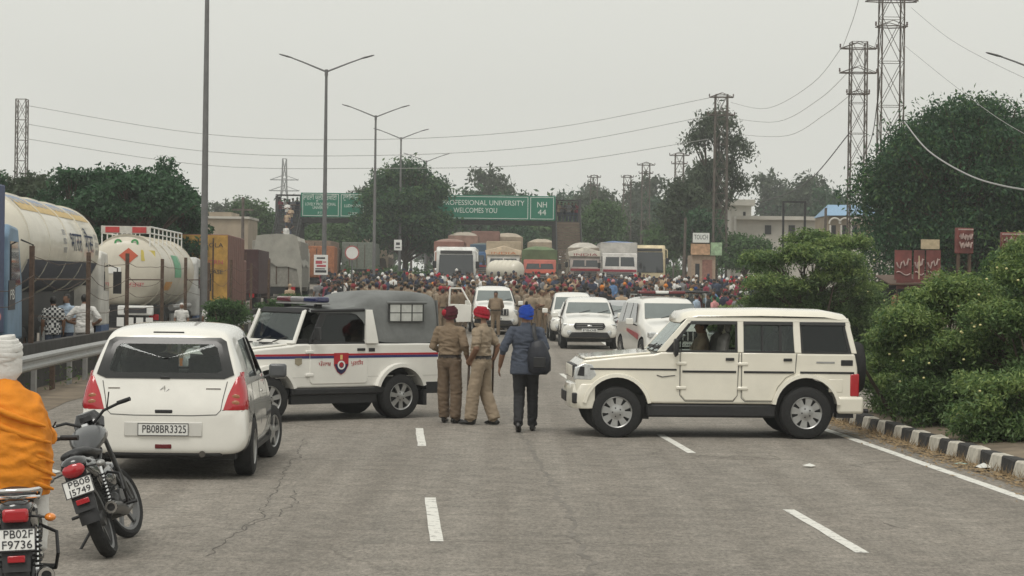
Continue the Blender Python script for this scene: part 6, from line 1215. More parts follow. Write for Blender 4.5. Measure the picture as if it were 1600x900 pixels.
# box trucks further along the queue
def box_truck(label, xr, d0, W, H, L, rear_m, side_m, heading=3, tarp=None, name='box_truck', rear_text=None):
    t = thing(name, label, 'truck', (xr - W / 2, d0 + L / 2, gz(d0 + L / 2)), PI / 2 + R(heading)); h = L / 2; w2 = W / 2
    MB().box(-h + .03, h, -w2, w2, .95, H).build('cargo_body', side_m, t, bevel=.03); rd = MB().box(-h, -h + .025, -w2 + .02, w2 - .02, 1.0, H - .03).build('rear_door', rear_m, t)
    for y in (-w2 * .5, 0, w2 * .5): MB().box(-h - .03, -h - .002, y - .03, y + .03, 1.1, H - .15).build('door_bar', RUST, rd)
    for k in range(9):
        x = -h + .4 + k * (L - .8) / 8
        for s_ in (-1, 1): MB().box(x - .04, x + .04, s_ * w2 - .01, s_ * w2 + .035, 1.0, H - .05).build('side_rib', side_m, t)
    MB().box(-h, h + 2, -.45, .45, .6, .94).build('chassis', BLACK, t); MB().box(h + .3, h + 2.2, -w2 + .05, w2 - .05, .7, 2.8).build('cab', side_m, t, bevel=.08)
    for s_ in (-1, 1):
        for x in (-h + 1, -h + 2.2, h + 1.3): twheel(t, x, s_ * (w2 - .18))
        MB().box(-h - .06, -h - .002, s_ * .9 - .12, s_ * .9 + .12, .80, .98).build('tail_lamp', REDL, t)
    if rear_text:
        for (s, z, m, wt) in rear_text: text('rear_lettering', s, .26, m, rd, (-h - .012, -w2 * .5, z), '-x', wt)
    if tarp:
        mb = MB(); vs = []; 
        for i in range(9):
            x = -h - .08 + (L + .1) * max(0, i - 1) / 7
            for k in range(11):
                u = -1 + 2 * k / 10; dr = .12 * noise.noise((i * 1.3, k * .9, d0)); zz = (H + .04 + .30 * (1 - abs(u) ** 4) + abs(dr) if abs(u) < .95 else H - 1.3 + dr * 2) - (1.7 + dr * 2 if i == 0 else 0); vs.append((x + dr * .3, u * (w2 + .06), zz))
        mb.add(vs, [(i * 11 + k, i * 11 + k + 1, (i + 1) * 11 + k + 1, (i + 1) * 11 + k) for i in range(8) for k in range(10)]); mb.build('tarpaulin', tarp, t, 70)
    return t
YD = mat('ochre_painted_door', (.42, .24, .05), .6, var=.35, scale=2.2); MRN = mat('maroon_steel_side', (.17, .065, .042), .6, var=.2, scale=2); PK = mat('print_black', (.04, .04, .045), .6)
box_truck('brown steel truck body with ochre painted rear doors beside the lamp post', -11.95, 87, 2.45, 3.75, 9, YD, MRN, rear_text=[('GOLA', 3.3, PK, .8), ('HORN', 2.6, PR, .8), ('PLEASE', 2.2, PK, .8)])
box_truck('dark maroon truck body ahead of the ochre doored one', -12.35, 101, 2.4, 3.1, 8, mat('dark_maroon', (.055, .022, .022), .7, var=.2), mat('dark_maroon', (.055, .022, .022), .7))
box_truck('truck under a grey draped tarpaulin in the queue on the left', -11.6, 113.5, 2.6, 3.45, 9, mat('dull_grey_side', (.25, .24, .21), .8, var=.2), mat('dull_grey_side', (.25, .24, .21), .8), tarp=mat('grey_tarpaulin', (.34, .33, .29), .85, var=.2, scale=1.5, bump=.6, bscale=3))
box_truck('white backed truck with a dark opening beyond the grey tarpaulin truck', -12.7, 127, 2.3, 3.0, 7, mat('off_white_back', (.50, .47, .41), .7, var=.15), mat('off_white_back', (.50, .47, .41), .7))
box_truck('orange sided truck with yellow top edge beside the left footbridge stairs', -11.7, 137, 2.3, 3.0, 6, mat('orange_side', (.33, .13, .06), .6, var=.3), mat('orange_side', (.33, .13, .06), .6))
box_truck('dusty brown truck body farther along the opposite carriageway beneath the left board', -13.6, 158, 2.4, 3.2, 8, mat('dusty_brown', (.20, .14, .10), .8, var=.3), mat('dusty_brown', (.20, .14, .10), .8), 0)
box_truck('grey green truck body farther along the opposite carriageway behind the round sign', -11.0, 166, 2.4, 3.1, 8, mat('grey_green_side', (.16, .18, .15), .8, var=.3), mat('grey_green_side', (.16, .18, .15), .8), 0)
box_truck('dark truck under a sand tarpaulin behind the trunk of the median tree', -11.2, 190, 2.5, 3.2, 8, mat('dark_brown_back', (.09, .07, .055), .8, var=.3), mat('dark_brown_back', (.09, .07, .055), .8), 0, tarp=mat('sand_tarpaulin', (.36, .30, .22), .85, var=.2, scale=1.5, bump=.6, bscale=3))
# small pale tanker lorry among the halted front row
tanker('small cream tanker lorry between the coach and the orange cabbed truck', gx(789, 131), 131, 235, 2.4, .62, 1.75, CRT, None, (.5, .47, .40), cab=False, group=None, name='small_tanker')
# ------------------------------------------------------------------ footbridge with direction boards
D = 186.0
GREENS = mat('sign_green', (.008, .17, .105), .5, var=.06, scale=1); SIGNW = mat('sign_white', (.72, .74, .70), .5, var=.05); STL = mat('bridge_steel', (.05, .05, .05), .7, .3, var=.3, scale=2); CONC = mat('stair_concrete', (.15, .115, .085), .9, var=.2, scale=1.5, bump=.3)
fb = thing('footbridge', 'steel footbridge crossing the highway with stair towers at both ends', 'footbridge', (0, D, gz(D)))
g0 = gz(D)
def LX(px, py=320): return PX(px, py, D).x
def LZ(py, px=650): return PX(px, py, D).z - g0
z0, z1 = LZ(343), LZ(303); xa, xb = LX(432), LX(906)
MB().box(xa, xb, .25, 2.4, z0 - .35, z0).build('deck', STL, fb)
for y in (.3, 2.35):
    for z in (z0 + .55, z0 + 1.1): MB().box(xa, xb, y - .03, y + .03, z - .03, z + .03).build('hand_rail', STL, fb)
    k = 0; x = xa
    while x < xb: MB().box(x - .03, x + .03, y - .025, y + .025, z0, z0 + 1.1).build('rail_post', STL, fb); x += 1.4
for px in (448, 468, 866, 872):
    for y in (.35, 2.2): MB().box(LX(px) - .13, LX(px) + .13, y - .13, y + .13, -.1, z0 - .36).build('column', STL, fb)
def stair(xm, wd, top, y0, y1, m, right):
    # a flight descending toward the viewer with solid stringers
    n = 22; dz = top / n; dy = (y1 - y0) / n
    for i in range(n): MB().box(xm - wd / 2 + .06, xm + wd / 2 - .06, y0 + dy * i, y0 + dy * (i + 1), top - dz * (i + 1) - .04, top - dz * (i + .0) - .09).build('step', m, fb)
    for s_ in (-1, 1):
        x = xm + s_ * wd / 2; MB().panel([(x, y0, top + .02), (x, y1, .1), (x, y1, -.25), (x, y0, top - .45)], (.05 * s_, 0, 0)).build('stringer', STL, fb); MB().panel([(x, y0, top + 1.1), (x, y1, 1.05), (x, y1, .98), (x, y0, top + 1.02)], (.05 * s_, 0, 0)).build('stair_rail', STL, fb)
        for k in range(7): f = k / 6; yy = y0 + (y1 - y0) * f; zz = top * (1 - f); MB().box(x - .025, x + .025, yy - .025, yy + .025, max(0, zz - .2), zz + 1.05).build('rail_post', STL, fb)
stair(LX(888), 2.1, z0, .2, -9.5, CONC, True); stair(LX(453), 2.0, z0, .2, -9.5, STL, False)
for k in range(6): MB().box(LX(432), LX(470), .18, .24, z0 + 1.1 - .02 - k * .18 + .0, z0 + 1.14 - k * .18).build('mesh_bar', STL, fb)
MB().box(LX(868), LX(907), .2, 2.4, LZ(309) - .05, LZ(309)).build('landing_roof_beam', STL, fb); MB().box(LX(430), LX(472), .2, 2.4, LZ(306) - .06, LZ(306)).build('landing_roof_beam', STL, fb)
for px in (869, 905, 431, 470): MB().box(LX(px) - .05, LX(px) + .05, .2, .3, z0, LZ(308)).build('landing_post', STL, fb)
for px0, px1 in ((432, 470), (869, 906)):      # lattice of the stair towers
    x0_, x1_ = LX(px0), LX(px1); n_ = 4
    for y in (.22, 2.4):
        for x in (x0_, x1_): MB().box(x - .11, x + .11, y - .11, y + .11, -.1, LZ(308)).build('tower_leg', STL, fb)
        for k in range(n_):
            za, zb2 = z0 * k / n_, z0 * (k + 1) / n_
            if px0 < 600 or y > 1:
                MB().tube([(x0_, y, za), (x1_, y, zb2)], .07, 4).build('tower_brace', STL, fb); MB().tube([(x1_, y, za), (x0_, y, zb2)], .07, 4).build('tower_brace', STL, fb)
# boards hang on the bridge face; each board is a thing
def board(label, p0, p1, y0, y1, panels):
    x0, x1 = LX(p0), LX(p1); za, zb_ = LZ(y1), LZ(y0)
    t = thing('road_sign', label, 'road sign', (0, D, g0)); MB().box(x0, x1, -.06, .06, za, zb_).build('panel', GREENS, t, bevel=.02)
    for q in ((p0 + 10, 0), (p1 - 10, 0), ((p0 + p1) / 2, 0)): MB().box(LX(q[0]) - .05, LX(q[0]) + .05, .062, .262, za + .2, zb_ - .2).build('bracket', STL, t)
    for (a, b) in panels:
        xa_, xb_ = LX(a), LX(b); e = .10; w_ = .045
        for bx_ in ((xa_ + e, xb_ - e, zb_ - e - w_, zb_ - e), (xa_ + e, xb_ - e, za + e, za + e + w_), (xa_ + e, xa_ + e + w_, za + e + w_, zb_ - e - w_), (xb_ - e - w_, xb_ - e, za + e + w_, zb_ - e - w_)): MB().box(bx_[0], bx_[1], -.07, -.061, bx_[2], bx_[3]).build('border', SIGNW, t)
    return t
sg = board('long green board reading PROFESSIONAL UNIVERSITY WELCOMES YOU NH 44', 590, 868, 304, 342, [(592, 827), (827, 867)])
text('sign_lettering', 'LOVELY PROFESSIONAL UNIVERSITY', .64, SIGNW, sg, ((LX(652) + LX(819)) / 2, -.064, LZ(316)), '-y', LX(819) - LX(652), .004); text('sign_lettering', 'WELCOMES YOU', .64, SIGNW, sg, ((LX(709) + LX(777)) / 2, -.064, LZ(328)), '-y', LX(777) - LX(709), .004)
text('sign_lettering', 'NH', .72, SIGNW, sg, (LX(847), -.064, LZ(318)), '-y', LX(854) - LX(839), .004); text('sign_lettering', '44', .72, SIGNW, sg, (LX(847), -.064, LZ(330)), '-y', LX(853) - LX(840), .004)
s2_ = board('green direction board in two panels with Gurmukhi and Latin lines', 470, 571, 303, 341, [(471, 531), (531, 570)])
text('sign_lettering', 'ਲਵਲੀ ਯੂਨੀਵਰਸਿਟੀ', .56, SIGNW, s2_, (LX(500), -.064, LZ(311)), '-y', LX(526) - LX(474), .004); text('sign_lettering', 'LOVELY PROFESSIONAL', .37, SIGNW, s2_, (LX(501), -.064, LZ(321)), '-y', LX(526) - LX(478), .004); text('sign_lettering', 'UNIVERSITY', .34, SIGNW, s2_, (LX(501), -.064, LZ(326.5)), '-y', LX(513) - LX(488), .004); text('sign_lettering', 'P.T.O.', .34, SIGNW, s2_, (LX(503), -.064, LZ(335)), '-y', LX(509) - LX(497), .004)
text('sign_lettering', 'ਲੁਧਿਆਣਾ', .56, SIGNW, s2_, (LX(548), -.064, LZ(310)), '-y', LX(560) - LX(536), .004); text('sign_lettering', 'LUDHIANA', .37, SIGNW, s2_, (LX(551), -.064, LZ(323)), '-y', LX(564) - LX(538), .004); text('sign_lettering', '12 KM', .34, SIGNW, s2_, (LX(551), -.064, LZ(335)), '-y', LX(558) - LX(544), .004)

# ------------------------------------------------------------------ buildings
def bx(parent, nm, px0, px1, py0, py1, d, dep, m, base=None, y0=0.0):
    a, b = PX(px0, py1, d), PX(px1, py0, d); o = parent.location
    z0_ = (b.z if False else a.z) - o.z if base is None else base
    return MB().box(a.x - o.x, b.x - o.x, y0, y0 + dep, z0_, PX((px0 + px1) / 2, py0, d).z - o.z).build(nm, m, parent)
WALLW = mat('lime_washed_wall', (.50, .48, .43), .9, var=.15, scale=.6, bump=.2); WALLB = mat('beige_wall', (.34, .28, .21), .9, var=.2, scale=.5); ROOFB = mat('blue_sheet_roof', (.20, .34, .50), .5, var=.15); SHADE = mat('dark_opening', (.025, .026, .028), .6, var=.1)
d = 178; wh = thing('white_house', 'white flat roofed house with a stair tower behind the eucalyptus pylon', 'house', (PX(1160, 400, d).x, d, gz(d)))
bx(wh, 'tower', 1142, 1174, 320, 400, d, 5, WALLW, 0); bx(wh, 'tower_slab', 1136, 1179, 312, 321, d, 6, WALLW, None, -.5); bx(wh, 'wall', 1150, 1278, 343, 400, d - 2, 6, WALLW, 0, -2); bx(wh, 'roof_slab', 1150, 1280, 338, 343, d - 2, 7, WALLW, None, -2.6); w_ = bx(wh, 'window', 1161, 1165, 331, 341, d, .1, SHADE, None, -.05); bx(wh, 'window', 1195, 1205, 352, 366, d - 2, .1, SHADE, None, -2.06); bx(wh, 'window', 1232, 1242, 352, 366, d - 2, .1, SHADE, None, -2.06)
d = 160; bh = thing('blue_roofed_house', 'house with pale blue sheet roof and arched porch behind the three armed pylon', 'house', (PX(1330, 400, d).x, d, gz(d))); o = bh.location
bx(bh, 'wall', 1291, 1372, 338, 400, d, 6, WALLB, 0)
a = PX(1290, 337, d); b = PX(1374, 337, d); c_ = PX(1330, 318, d); MB().add([(a.x - o.x, -.6, a.z - o.z), (b.x - o.x, -.6, b.z - o.z), (b.x - o.x, 6.5, a.z - o.z), (a.x - o.x, 6.5, a.z - o.z), (a.x - o.x + .6, 3, c_.z - o.z), (b.x - o.x - .3, 3, c_.z - o.z)], [(0, 1, 5, 4), (2, 3, 4, 5), (0, 4, 3), (1, 2, 5), (0, 3, 2, 1)]).build('roof', ROOFB, bh, 0)
for px in (1293, 1310, 1326, 1344): bx(bh, 'porch_column', px, px + 3, 352, 400, d, .25, WALLW, 0, -.9)
for px in (1302, 1318, 1335):
    z = PX(px, 350, d).z - o.z; x = PX(px, 350, d).x - o.x; MB().tube([(x + math.cos(R(k * 20)) * .42, -.78, z + math.sin(R(k * 20)) * .42) for k in range(10)], .07, 6).build('arch', WALLW, bh); bx(bh, 'window', px - 4, px + 4, 352, 385, d, .06, SHADE, None, -.04)
bx(bh, 'boundary_wall', 1262, 1376, 376, 402, d, .3, WALLW, 0, -5)
d = 165; lb = thing('beige_wall_building', 'long beige wall building half hidden behind the lamp post', 'building', (PX(340, 400, d).x, d, gz(d))); bx(lb, 'wall', 296, 388, 340, 400, d, 6, WALLB, 0); bx(lb, 'upper_wall', 310, 360, 331, 340, d, 5, WALLB, None, .5); bx(lb, 'coping', 294, 390, 338, 341, d, 6.4, WALLW, None, -.2)
# shop with stacked boards
d = 134; sp_ = thing('roadside_shop', 'small roadside shop with stacked advertising boards on its roof', 'shop', (PX(1095, 420, d).x, d, gz(d))); SHOPM = mat('shop_plaster', (.36, .27, .20), .85, var=.2)
bx(sp_, 'wall', 1080, 1118, 399, 450, d, 3, SHOPM, 0); bx(sp_, 'doorway', 1086, 1093, 412, 446, d, .05, SHADE, None, -.03); bx(sp_, 'shutter', 1097, 1113, 406, 440, d, .05, mat('shutter_rust', (.26, .13, .10), .7, var=.3), None, -.03)
bd = bx(sp_, 'name_board', 1082, 1108, 364, 379, d, .08, SIGNW, None, -.25); q = PX(1095, 371, d); text('board_lettering', 'TOUCH', .42, PK, bd, (q.x - sp_.location.x, -.256, q.z - sp_.location.z), '-y', .85, .002); bx(sp_, 'orange_board', 1079, 1109, 381, 398, d, .08, mat('board_peach', (.48, .30, .18), .7, var=.35, scale=4), None, -.2); g_ = bx(sp_, 'green_board', 1110, 1128, 379, 399, d, .08, mat('board_pale_green', (.30, .42, .26), .7, var=.4, scale=4), None, -.15)
MB().box(-.6, -.52, -.1, 0, 3, 4.5).build('board_post', STL, sp_)
# refreshment stall with red boards
d = 72; st = thing('refreshment_stall', 'red refreshment stall with sloping roof behind the roadside bushes', 'stall', (PX(1435, 450, d).x, d, gz(d))); o = st.location; REDB = mat('stall_red', (.15, .042, .036), .7, var=.45, scale=2); SCR = mat('faded_script', (.42, .32, .29), .7, var=.3); CREAMB = mat('stall_cream', (.45, .37, .24), .7, var=.2)
for a_, b_, nm in ((1397, 1424, 'red_board'), (1427, 1444, 'red_board'), (1446, 1469, 'red_board')): 
    q = bx(st, nm, a_, b_, 391, 437, d, .08, REDB, None, -.1)
    x0 = PX(a_, 410, d).x - o.x; x1 = PX(b_, 410, d).x - o.x; zc_ = PX(a_, 412, d).z - o.z
    MB().tube([(x0 + (x1 - x0) * k / 10, -.125, zc_ + .13 * math.sin(k * 1.7) + (k - 5) * .02) for k in range(1, 10)], .028, 6).build('white_script', SCR, q); MB().tube([(x0 + (x1 - x0) * k / 10, -.125, zc_ - .33 + .06 * math.sin(k * .7)) for k in range(1, 10)], .02, 6).build('white_script', SCR, q)
bx(st, 'cream_board', 1441, 1470, 374, 389, d, .08, CREAMB, None, .2); a = PX(1382, 434, d); b = PX(1492, 432, d)
MB().panel([(a.x - o.x, -1.0, a.z - o.z - .25), (b.x - o.x, -1.0, b.z - o.z - .25), (b.x - o.x, 1.8, b.z - o.z + .05), (a.x - o.x, 1.8, a.z - o.z + .05)], (0, 0, .05)).build('sheet_roof', RUST, st)
bx(st, 'counter', 1392, 1462, 482, 540, d, 1.0, REDB, 0, .3); bx(st, 'fascia', 1394, 1432, 436, 451, d, .06, REDB, None, -.8); bx(st, 'back_wall', 1375, 1490, 440, 520, d, .1, SHADE, 0, 1.7)
for px in (1394, 1428, 1466, 1486): bx(st, 'post', px, px + 3, 400 if px == 1428 else 436, 520, d, .06, CREAMB if px == 1428 else RUST, 0, -.7)
for k, (px, c) in enumerate(((1405, (.5, .2, .1)), (1418, (.5, .5, .48)), (1432, (.12, .25, .4)), (1447, (.5, .4, .1)))): mb = MB(); mb.loft([(0, 0, 0), (0, 0, .3), (0, 0, .42), (0, 0, .5)], [(.16, .16), (.17, .17), (.1, .1), (.05, .05)], 12); jo = mb.build('jar', mat('jar_%d' % k, c, .4)); jo.location = (PX(px, 480, d).x, d + .6, PX(1426, 482, d).z); tag(jo, ['brick red', 'off white', 'dull blue', 'mustard'][k] + ' jar on the counter of the red refreshment stall', 'jar')
for (px0, px1, py0, py1, d, yaw, lb_) in ((1491, 1521, 356, 396, 66, R(24), 'angled red and white drink sign standing before the dense dark tree'), (1563, 1612, 363, 402, 60, 0, 'wide red drink sign with white script above the flowering bushes')):
    c = PX((px0 + px1) / 2, 400, d); t = thing('drink_sign', lb_, 'sign', (c.x, d, gz(d)), yaw); zt = PX(px0, py0, d).z - gz(d); zb2 = PX(px0, py1, d).z - gz(d); hw = (px1 - px0) / 2 / FPX * d
    MB().box(-hw, hw, -.09, .09, zb2, zt).build('panel', REDB, t, bevel=.02)
    for s_ in (-.7, .7): MB().box(hw * s_ - .04, hw * s_ + .04, -.04, .04, 0, zb2).build('post', RUST, t)
    mb = MB()
    for r_ in range(2): mb.tube([(-hw * .8 + hw * 1.6 * k / 14, -.10, (zb2 + zt) / 2 + .12 - r_ * .25 + .10 * math.sin(k * 1.9 + r_)) for k in range(15)], .03, 6)
    mb.build('white_script', SCR, t); MB().box(-hw * .95, hw * .95, -.095, -.091, zt - .07, zt - .03).build('white_rule', SCR, t)
# ------------------------------------------------------------------ foliage: leaf faces clustered on twig ends through a lobed crown
BARK = mat('bark', (.075, .055, .04), .95, var=.35, scale=6, bump=.6)
L_DARK = leaf_mat('leaf_dark', (.012, .046, .020), (.055, .138, .056)); L_MID = leaf_mat('leaf_mid', (.030, .075, .020), (.100, .185, .058)); L_BUSH = leaf_mat('leaf_bush', (.050, .100, .032), (.185, .270, .090)); L_LIGHT = leaf_mat('leaf_yellow_green', (.110, .190, .050), (.300, .380, .130), .5); L_GREY = leaf_mat('leaf_grey_green', (.035, .058, .030), (.085, .115, .062)); L_NEAR = leaf_mat('leaf_narrow_olive', (.040, .090, .028), (.185, .275, .100), .5)
def leaf_cloud(lobes, nclump, per, ls, seed, spread=.28, aspect=2.2, droop=.0, shell=.5, up=.35):
    rg = np.random.default_rng(seed); Lb = np.array(lobes, float); vol = (Lb[:, 3] * Lb[:, 4] * Lb[:, 5]) ** .8; pick = rg.choice(len(Lb), nclump, p=vol / vol.sum()); v = rg.normal(size=(nclump, 3)); v /= np.linalg.norm(v, axis=1)[:, None]
    v[:, 2] = np.where(v[:, 2] < -.55, -v[:, 2] * .6, v[:, 2]); rr = shell + (1 - shell) * rg.random(nclump) ** .6; rr *= 1 + .13 * np.clip(rg.normal(size=nclump), -2, 1.1); c = Lb[pick, :3] + v * rr[:, None] * Lb[pick, 3:6]
    cs = np.repeat(c, per, 0); vv = np.repeat(v, per, 0); n = len(cs); size = np.repeat(spread * (.6 + .8 * rg.random(nclump)), per); pos = cs + np.clip(rg.normal(size=(n, 3)), -1.7, 1.7) * size[:, None] * np.array([1, 1, .7]); pos[:, 2] -= droop * rg.random(n)
    nrm = rg.normal(size=(n, 3)) + vv * .7 + np.array([0, 0, up]); nrm /= np.linalg.norm(nrm, axis=1)[:, None]; a = rg.normal(size=(n, 3)); a[:, 2] -= droop * 3; a -= (a * nrm).sum(1)[:, None] * nrm; a /= np.linalg.norm(a, axis=1)[:, None]; b = np.cross(nrm, a); l = ls * (.55 + .9 * rg.random(n))[:, None]; wd = l / aspect
    q = np.stack([pos - a * l * .5, pos + b * wd * .5 + nrm * l * .05, pos + a * l * .5, pos - b * wd * .5 + nrm * l * .05], 1).reshape(-1, 3); return q
def leaf_mesh(name, q, m):
    n = len(q) // 4; me = bpy.data.meshes.new(name); me.vertices.add(4 * n); me.vertices.foreach_set('co', q.ravel()); me.loops.add(4 * n); me.loops.foreach_set('vertex_index', np.arange(4 * n, dtype=np.int32)); me.polygons.add(n); me.polygons.foreach_set('loop_start', np.arange(0, 4 * n, 4, dtype=np.int32)); me.update(calc_edges=True); me.materials.append(m); return me
def trunk_mb(H, r, lobes, seed, multi=1):
    rr = random.Random(seed); mb = MB()
    for q in range(multi):
        bx_ = rr.uniform(-.25, .25) * (multi > 1); by_ = rr.uniform(-.25, .25) * (multi > 1); top = Vector((bx_ * 2.5, by_ * 2.5, H)); mb.tube([(bx_, by_, -.1), (bx_ * 1.2 + rr.uniform(-.1, .1), by_, H * .35), (top.x * .8, top.y, H * .75), top], [r, r * .75, r * .5, r * .25], 8)
    for lb in lobes:
        c = Vector(lb[:3]); s0 = Vector((0, 0, min(H * .75, max(H * .25, c.z * .55)))); mid = lerp3(s0, c, .5) + Vector((rr.uniform(-.2, .2), rr.uniform(-.2, .2), rr.uniform(.0, .25))) * lb[3]; mb.tube([s0, mid, c], [r * .5, r * .3, r * .12], 6)
        for k in range(4): e = c + Vector((rr.uniform(-1, 1) * lb[3], rr.uniform(-1, 1) * lb[4], rr.uniform(-.4, 1) * lb[5])) * .75; mb.tube([mid, lerp3(mid, e, .5) + Vector((0, 0, .1)), e], [r * .25, r * .15, r * .05], 5)
    return mb
def tree(label, x, d, lobes, nclump, per, ls, m, H, r=.18, seed=1, name='tree', group=None, cat='tree', multi=1, m2=None, frac2=.3, z=None, **k):
    t = thing(name, label, cat, (x, d, gz(d) if z is None else z), 0, group); trunk_mb(H, r, lobes, seed, multi).build('trunk', BARK, t); add_mesh('crown', leaf_mesh('crown', leaf_cloud(lobes, nclump, per, ls, seed, **k), m), t)
    if m2: add_mesh('paler_leaves', leaf_mesh('paler_leaves', leaf_cloud([(a, b, c, p, q, s_) for a, b, c, p, q, s_ in lobes], int(nclump * frac2), per, ls, seed + 50, **dict(k, shell=.92)), m2), t)  # paler leaves on the outside of the crown
    return t
def lobes_rand(seed, n, rx, ry, rz, zc, sub=.5):
    n = int(n * 1.7); sub *= .78
    rr = random.Random(seed); out = [(0, 0, zc, rx * .6, ry * .6, rz * .62)]
    for k in range(n):
        a = 2 * PI * k / n + rr.uniform(-.4, .4); e = rr.uniform(-.55, .95); q = math.sqrt(max(.05, 1 - e * e * .8)) * rr.uniform(.55, .8); s_ = sub * rr.uniform(.6, 1.1); out.append((math.cos(a) * rx * q, math.sin(a) * ry * q, zc + e * rz * .72, rx * s_, ry * s_, rz * s_))
    return out
def lobes_bush(seed, n, rx, ry, rz, zc):
    # many small flattened tufts on the ends of spreading branches, crowded near the top and outside
    rr = random.Random(seed); out = [(0, 0, zc * .75, rx * .5, ry * .5, rz * .5)]
    for k in range(n):
        a = rr.uniform(0, 2 * PI); e = rr.uniform(-.75, 1) ; q = math.sqrt(max(.02, 1 - e * e)) * rr.uniform(.45, 1.02); s_ = rr.uniform(.20, .36)
        out.append((math.cos(a) * rx * q, math.sin(a) * ry * q, max(.18, zc + e * rz * rr.uniform(.7, 1.0)), rx * s_, ry * s_, rz * s_ * .62))
    return out
# right-hand bushes on the separator: near, fine narrow leaves
def bush(label, x, d, rx, ry, rz, seed, ncl, per=34, ls=.07, m=L_NEAR, m2=L_LIGHT, flowers=0, fr=.30, multi=5, zc=None, group='flowering bushes on the separator', **k):
    zc = zc or rz * 1.02; lb_ = lobes_bush(seed, 34, rx, ry, rz, zc) + ([(0, 0, .20, rx * .85, ry * .85, .26)] if zc < 1.3 else []); t = tree(label, x, d, lb_, ncl, per, ls, m, zc * 1.1, .045, seed, 'bush', group, 'bush', multi, None, fr, spread=.10, aspect=3.4, shell=.15, up=.5, z=gz(d) + .10, **k)
    if m2:
        top = [(a, b, c + f * .35, p_, q_, f * .7) for a, b, c, p_, q_, f in lb_[1:] if c > zc * .85 and (b < ry * .5)]  # paler leaves go on the upper tufts only
        if top: add_mesh('paler_leaves', leaf_mesh('paler_leaves', leaf_cloud(top, int(ncl * fr), per, ls, seed + 50, spread=.075, aspect=3.2, shell=.6, up=.8), m2), t)
    if flowers:
        rr = random.Random(seed); mb = MB()
        for i in range(flowers):
            a = rr.uniform(PI, 2 * PI); e = rr.uniform(-.3, .9); c = math.sqrt(1 - e * e); p = Vector((math.cos(a) * rx * c * 1.02, math.sin(a) * ry * c * 1.02, zc + e * rz * 1.02)); mb.ell(p, (.020, .020, .016), 6, 4)
        mb.build('flowers', mat('yellow_petals', (.60, .56, .26), .6, var=.15), t)
    return t
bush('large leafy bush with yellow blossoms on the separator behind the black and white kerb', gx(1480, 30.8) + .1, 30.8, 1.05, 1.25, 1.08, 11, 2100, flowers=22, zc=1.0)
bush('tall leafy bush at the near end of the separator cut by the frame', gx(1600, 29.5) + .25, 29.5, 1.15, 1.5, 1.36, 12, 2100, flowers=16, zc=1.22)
bush('low dark bush at the foot of the kerb beneath the tall ones', gx(1560, 27.7) + .12, 27.7, .80, .75, .55, 13, 1000, flowers=5, zc=.42)
bush('bush trailing over the separator beside the spare wheel', gx(1412, 33.2), 33.2, .62, .85, .78, 14, 900, zc=.62, flowers=4)
bush('broad feathery bush rising behind the cream utility vehicle', gx(1262, 53.5), 53.5, 1.95, 1.3, 1.25, 15, 1350, ls=.10, m=L_NEAR, zc=2.05, flowers=4)
bush('lower bush spreading left of the feathery one over the parked police suv', gx(1180, 57), 57, 1.15, 1.2, .80, 16, 1100, ls=.11, zc=.85, m=L_BUSH)
bush('bush filling the gap between the feathery one and the stall', gx(1345, 56), 56, .70, 1.2, .95, 17, 900, ls=.11, zc=.95, m=L_NEAR)
bush('dark bush below the angled red drink sign', gx(1548, 48), 48, 1.1, 1.2, 1.2, 18, 1100, ls=.14, zc=1.75, m=L_MID, m2=None)
bush('small hedge plant behind the guard rail beside the lamp post', gx(352, 64), 64, .62, .5, .42, 19, 300, ls=.13, zc=.95, m=L_MID, m2=None, multi=3, group=None)
bush('weedy shrub clump behind the guard rail near the ochre doored truck', gx(455, 84), 84, 1.4, .7, .5, 20, 400, ls=.16, zc=.7, m=L_MID, m2=None, multi=3, group=None)
o = MB().tube([PX(1338, 548, 31.6), PX(1352, 578, 31.6), PX(1372, 612, 31.7), PX(1398, 655, 31.9)], [.012, .022, .03, .035], 7).build('bare_branch', BARK); tag(o, 'dark bare branch leaning out of the bush behind the spare wheel', 'branch')
# trees
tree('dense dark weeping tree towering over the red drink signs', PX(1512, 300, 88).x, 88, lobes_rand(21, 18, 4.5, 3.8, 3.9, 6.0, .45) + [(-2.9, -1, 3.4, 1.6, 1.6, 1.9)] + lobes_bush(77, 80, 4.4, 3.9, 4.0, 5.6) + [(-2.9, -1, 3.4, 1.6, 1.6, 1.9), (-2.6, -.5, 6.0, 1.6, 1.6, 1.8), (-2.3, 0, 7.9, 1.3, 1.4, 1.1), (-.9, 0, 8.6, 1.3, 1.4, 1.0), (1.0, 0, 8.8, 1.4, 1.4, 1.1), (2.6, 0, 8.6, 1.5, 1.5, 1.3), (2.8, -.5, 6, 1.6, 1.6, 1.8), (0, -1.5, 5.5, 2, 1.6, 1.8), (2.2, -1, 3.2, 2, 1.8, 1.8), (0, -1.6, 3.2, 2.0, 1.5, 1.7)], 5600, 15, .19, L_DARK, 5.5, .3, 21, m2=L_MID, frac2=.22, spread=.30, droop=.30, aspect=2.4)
tree('dark tree behind the dense weeping one at the edge of the frame', PX(1615, 300, 96).x, 96, lobes_rand(22, 10, 3.2, 3, 3.6, 6.3, .5), 1000, 13, .30, L_DARK, 6, .25, 22, spread=.36, droop=.3)
tree('round dark green tree on the median before the footbridge', PX(633, 340, 181).x, 181, lobes_bush(23, 70, 3.75, 3.8, 4.3, 5.6) + lobes_rand(23, 8, 3.2, 3.2, 3.8, 5.5, .44), 2600, 14, .32, L_DARK, 5.0, .3, 23, m2=L_MID, frac2=.25, spread=.40)
